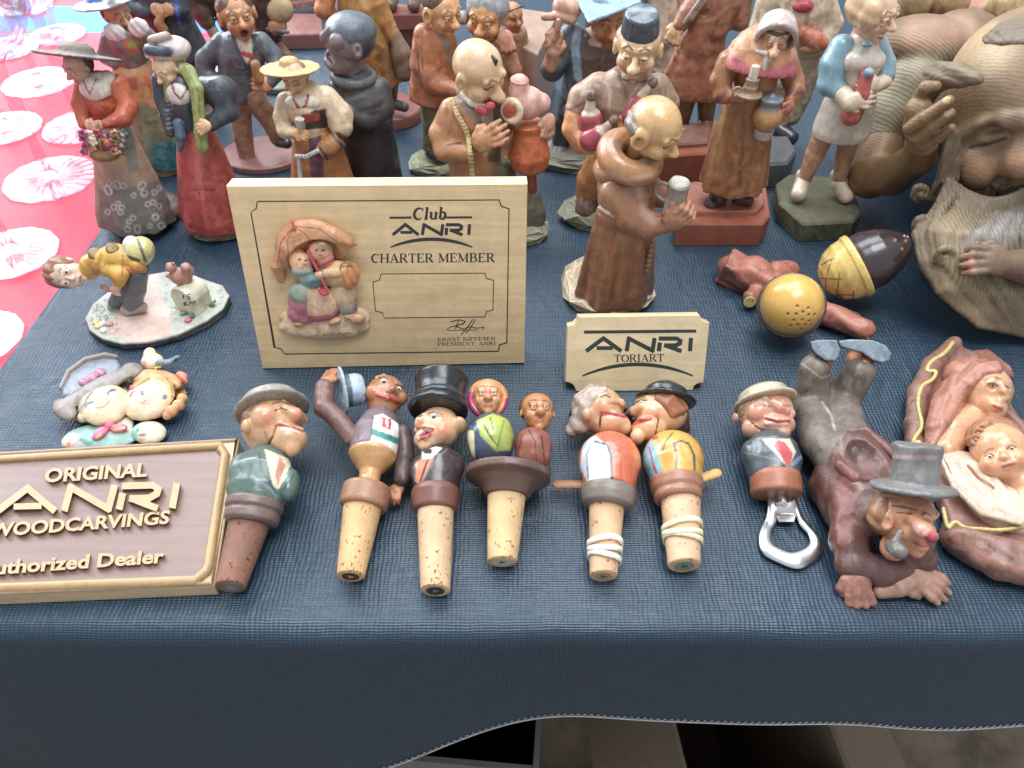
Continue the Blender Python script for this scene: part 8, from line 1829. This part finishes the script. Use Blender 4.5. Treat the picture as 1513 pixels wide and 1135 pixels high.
# beard: long locks flowing down and forward from the cheeks to the cloth
def lock(x0, y0, d0, pts, r0):
    return v.C((x0, y0, d0, r0), *[(x, y, d, r0*s_) for x, y, d, s_ in pts], k=.12)
bd = [v.C((460, 640, -2.4, 70), (470, 760, -3.6, 105), (520, 880, -5.4, 105), (620, 980, -7.6, 90), (740, 1060, -8.6, 80)), v.C((620, 680, -3.0, 80), (640, 820, -4.6, 125), (720, 920, -6.6, 125))]
bd = grv(bd, (.95, .1, .3), 6.0, .09)
rg = random.Random(11)
for i in range(18):
    a_ = i/17
    x0, y0, d0 = 425+a_*270, 560+60*math.sin(a_*3.1), -3.6-1.9*math.sin(a_*2.6)
    xm, ym = 330+a_*330, 730+a_*15+rg.uniform(-12, 12)
    xe, ye = 400+a_*330, 900+a_*35+rg.uniform(-12, 12)
    xf, yf = 520+a_*230, 1010+a_*50
    bd += v.C((x0, y0, d0, 11), ((x0+xm)/2+rg.uniform(-18, 18), (y0+ym)/2, -4.8-1.2*math.sin(a_*3), 17), (xm+rg.uniform(-10, 10), ym, -6.2-1.6*math.sin(a_*3), 20), ((xm+xe)/2-18+rg.uniform(-18, 18), (ym+ye)/2, -7.8-1.2*math.sin(a_*3), 20), (xe, ye, -9.3-.6*math.sin(a_*3), 18), (xf, yf, -10.6, 12), k=.03)
for x, y, d, r in ((340, 600, -3.4, 30), (418, 795, -8.4, 34), (350, 700, -5.4, 34)):            # spiral ends of locks
    bd += v.C(*[(x+r*(1-q/14)*math.cos(q*.62+2), y+r*(1-q/14)*math.sin(q*.62+2), d-.02*q, r*.36) for q in range(12)], k=.02)
bd += strands(SV(v, bs), [(640, 572), (585, 585), (530, 610), (480, 650)], [(655, 600), (610, 620), (570, 650), (530, 690)], 5, 14, .05)
bd += strands(SV(v, [bs, bd[:9]]), [(440, 520), (418, 630), (405, 720), (425, 810)], [(655, 640), (640, 700), (650, 770), (670, 840)], 13, 13, -.03, jit=5)
bd += strands(v, [(430, 400), (410, 480), (395, 560), (360, 620)], [(455, 420), (450, 500), (440, 580), (400, 640)], 4, 15, -3.3)
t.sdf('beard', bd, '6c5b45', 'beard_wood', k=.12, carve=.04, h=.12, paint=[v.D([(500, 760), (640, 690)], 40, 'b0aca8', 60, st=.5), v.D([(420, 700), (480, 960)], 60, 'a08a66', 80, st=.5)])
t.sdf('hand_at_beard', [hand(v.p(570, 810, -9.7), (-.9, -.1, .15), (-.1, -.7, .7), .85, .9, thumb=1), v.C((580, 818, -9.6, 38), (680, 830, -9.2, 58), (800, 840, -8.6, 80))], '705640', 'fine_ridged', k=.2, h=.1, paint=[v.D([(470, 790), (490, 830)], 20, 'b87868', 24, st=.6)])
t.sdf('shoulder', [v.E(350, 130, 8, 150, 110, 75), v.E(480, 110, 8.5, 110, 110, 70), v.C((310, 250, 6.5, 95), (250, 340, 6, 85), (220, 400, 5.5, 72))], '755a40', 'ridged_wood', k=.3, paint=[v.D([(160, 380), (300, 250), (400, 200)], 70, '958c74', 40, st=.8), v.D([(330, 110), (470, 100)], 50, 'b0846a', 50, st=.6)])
t.sdf('forearm', [v.C((215, 450, 4.6, 62), (180, 550, 3, 62), (250, 545, 1.2, 58), (330, 490, -1.2, 50), (345, 420, -2.4, 48), k=.3)], '725332', 'fine_ridged', k=.3)
t.sdf('hand', [v.C((345, 440, -2.6, 46), (335, 390, -2.9, 48), (330, 340, -2.9, 40)), v.C((300, 400, -3.5, 19), (350, 365, -3.9, 20), (425, 312, -4.3, 16), k=.05), v.C((322, 428, -3.6, 19), (372, 392, -4.0, 20), (428, 352, -4.4, 16), k=.05), v.C((345, 452, -3.4, 18), (392, 428, -3.9, 18), (432, 398, -4.3, 14), k=.05), v.C((330, 300, -2.6, 18), (352, 272, -2.9, 20), (385, 268, -3.0, 16), k=.1)], '7f5f3e', 'fine_ridged', k=.1, h=.09, paint=[v.D([(418, 312)], 12, 'c4a070', 6), v.D([(420, 354)], 11, 'c4a070', 6)])
t.sdf('torso', [v.C((420, 330, 7, 150), (700, 300, 8, 200)), v.C((700, 420, 7, 220), (750, 600, 6, 200))], '9c8064', 'ridged_wood', k=.3, h=.25)
v2 = V(1200, 0, 2.102, Y=60)
t = Thing('large_carving', 'big rounded tan wood carving behind the bearded man at upper right', 'carving', tab(1400, 180), None, .2)
t.sdf('round_form', [v2.E(310, -10, 0, 68, 70, 80)], 'b39468', 'satin', k=.2)
t.sdf('round_form', [v2.E(425, 0, 0, 62, 66, 70)], 'b0895f', 'satin', k=.2)
t.sdf('body', [v2.C((340, 150, 2, 130), (520, 120, 2, 150), (660, 60, 3, 150)), v2.E(600, 10, 0, 60, 50, 62, col='c9ac78')], '8f5638', 'satin', k=.2, cs=.1)
b0 = tab(1400, 182); t.sdf('base', [wL((b0[0]+2, b0[1]+4, 0), (b0[0]+2, b0[1]+4, 4), [(0, 9), (1, 8)])], '7a4a34', 'satin', k=.2, h=.35)

# ------------------------------------------------------------------ cut glass goblets on the red cloth
def glass_mat():
    m = bpy.data.materials.new('cut_glass'); m.use_nodes = True; nt = m.node_tree; N = nt.nodes; K = nt.links
    out = N['Material Output']; N.remove(N['Principled BSDF'])
    tr = N.new('ShaderNodeBsdfTransparent'); tr.inputs[0].default_value = (.97, .97, 1, 1)
    gl = N.new('ShaderNodeBsdfGlossy'); gl.inputs['Roughness'].default_value = .12
    rf = N.new('ShaderNodeBsdfRefraction'); rf.inputs['IOR'].default_value = 1.45; rf.inputs['Roughness'].default_value = .02
    df = N.new('ShaderNodeBsdfTranslucent'); df.inputs[0].default_value = (.95, .96, 1, 1)
    lw = N.new('ShaderNodeLayerWeight'); lw.inputs['Blend'].default_value = .13
    m1 = N.new('ShaderNodeMixShader'); m1.inputs[0].default_value = .03; K.new(tr.outputs[0], m1.inputs[1]); K.new(df.outputs[0], m1.inputs[2])
    m2 = N.new('ShaderNodeMixShader'); K.new(lw.outputs['Facing'], m2.inputs[0]); K.new(m1.outputs[0], m2.inputs[1]); K.new(gl.outputs[0], m2.inputs[2])
    K.new(m2.outputs[0], out.inputs['Surface']); MATS['cut_glass'] = m
glass_mat()
m_ = MATS['cut_glass'].copy(); m_.name = 'stem_glass'; MATS['stem_glass'] = m_
for n_ in m_.node_tree.nodes:
    if n_.type == 'LAYER_WEIGHT': n_.inputs['Blend'].default_value = .5
def goblet(px, py, rpx, label):
    c = tab(px, py, -.22); z0 = -.2
    m = float(np.linalg.norm(ray(px, py)*0)+ (c-CAMP)[1]/ray(px, py)[1])
    R = rpx*m
    t = Thing('glass_goblet', label, 'goblet', A(c[0], c[1], z0), 'crystal goblets')
    n = 96; Vv, F = [], []
    rings = [(.0, .5), (.12, .34), (.2, .24), (.35, .2), (.6, .17), (.85, .14), (.97, .13), (1.0, .06), (.98, .0), (.0, .0)]
    for i, (q, z) in enumerate(rings):
        for j in range(n):
            th = 2*math.pi*j/n
            cut = (.5+.5*math.cos(24*th))**.6
            zz = z-(.085*cut*(1 if .15 < q < .9 and i < 7 else 0))
            sc = 1+.012*math.cos(12*th)*(q > .8)
            Vv.append(A(c[0]+R*q*sc*math.cos(th), c[1]+R*q*sc*math.sin(th), z0+zz))
    for i in range(len(rings)-1):
        for j in range(n):
            k = (j+1) % n; F.append((i*n+j, (i+1)*n+j, (i+1)*n+k, i*n+k))
    t.mesh('foot', Vv, F, 'cut_glass', None, auto=25)
    V_, F = lathe_mesh((c[0], c[1], z0+.38), (c[0], c[1], z0+9.5), [(0, .62), (.05, .46), (.2, .42), (.5, .46), (.7, .6), (.78, .44), (.95, .5), (1, .9)], 6); t.mesh('stem', V_, F, 'stem_glass', None)
    Vv, F = [], []
    pr_ = [(0, .7), (.8, 2.2), (2.5, 3.3), (5, 3.7), (8, 3.5), (8, 3.38), (5, 3.55), (2.6, 3.1), (1.0, 1.9), (.3, .3)]
    for (z, r) in pr_:
        for j in range(48):
            th = 2*math.pi*j/48; rr = r*(1+.02*math.cos(12*th)*(z < 4)); Vv.append(A(c[0]+rr*math.cos(th), c[1]+rr*math.sin(th), z0+9.5+z))
    for i in range(len(pr_)-1):
        for j in range(48):
            k = (j+1) % 48; F.append((i*48+j, i*48+k, (i+1)*48+k, (i+1)*48+j))
    t.mesh('bowl', Vv, F, 'cut_glass', None, smooth=True)
for px, py, r, lb in ((75, 265, 66, 'cut glass goblet whose whole foot shows left of the flower lady'), (18, 375, 66, 'cut glass goblet on the red cloth left of the bending boy'), (-35, 502, 66, 'nearest cut glass goblet cut off by the left edge'),
                      (122, 188, 56, 'cut glass goblet foot half hidden behind the flower lady'), (58, 122, 52, 'cut glass goblet under the brown hat brim'), (8, 190, 52, 'cut glass goblet at the left edge above the whole foot'),
                      (12, 72, 44, 'cut glass goblet second from the top at the left edge'), (85, 52, 40, 'cut glass goblet standing on the blue block'), (38, 12, 40, 'farthest cut glass goblet in the upper left corner')):
    goblet(px, py, r, lb)
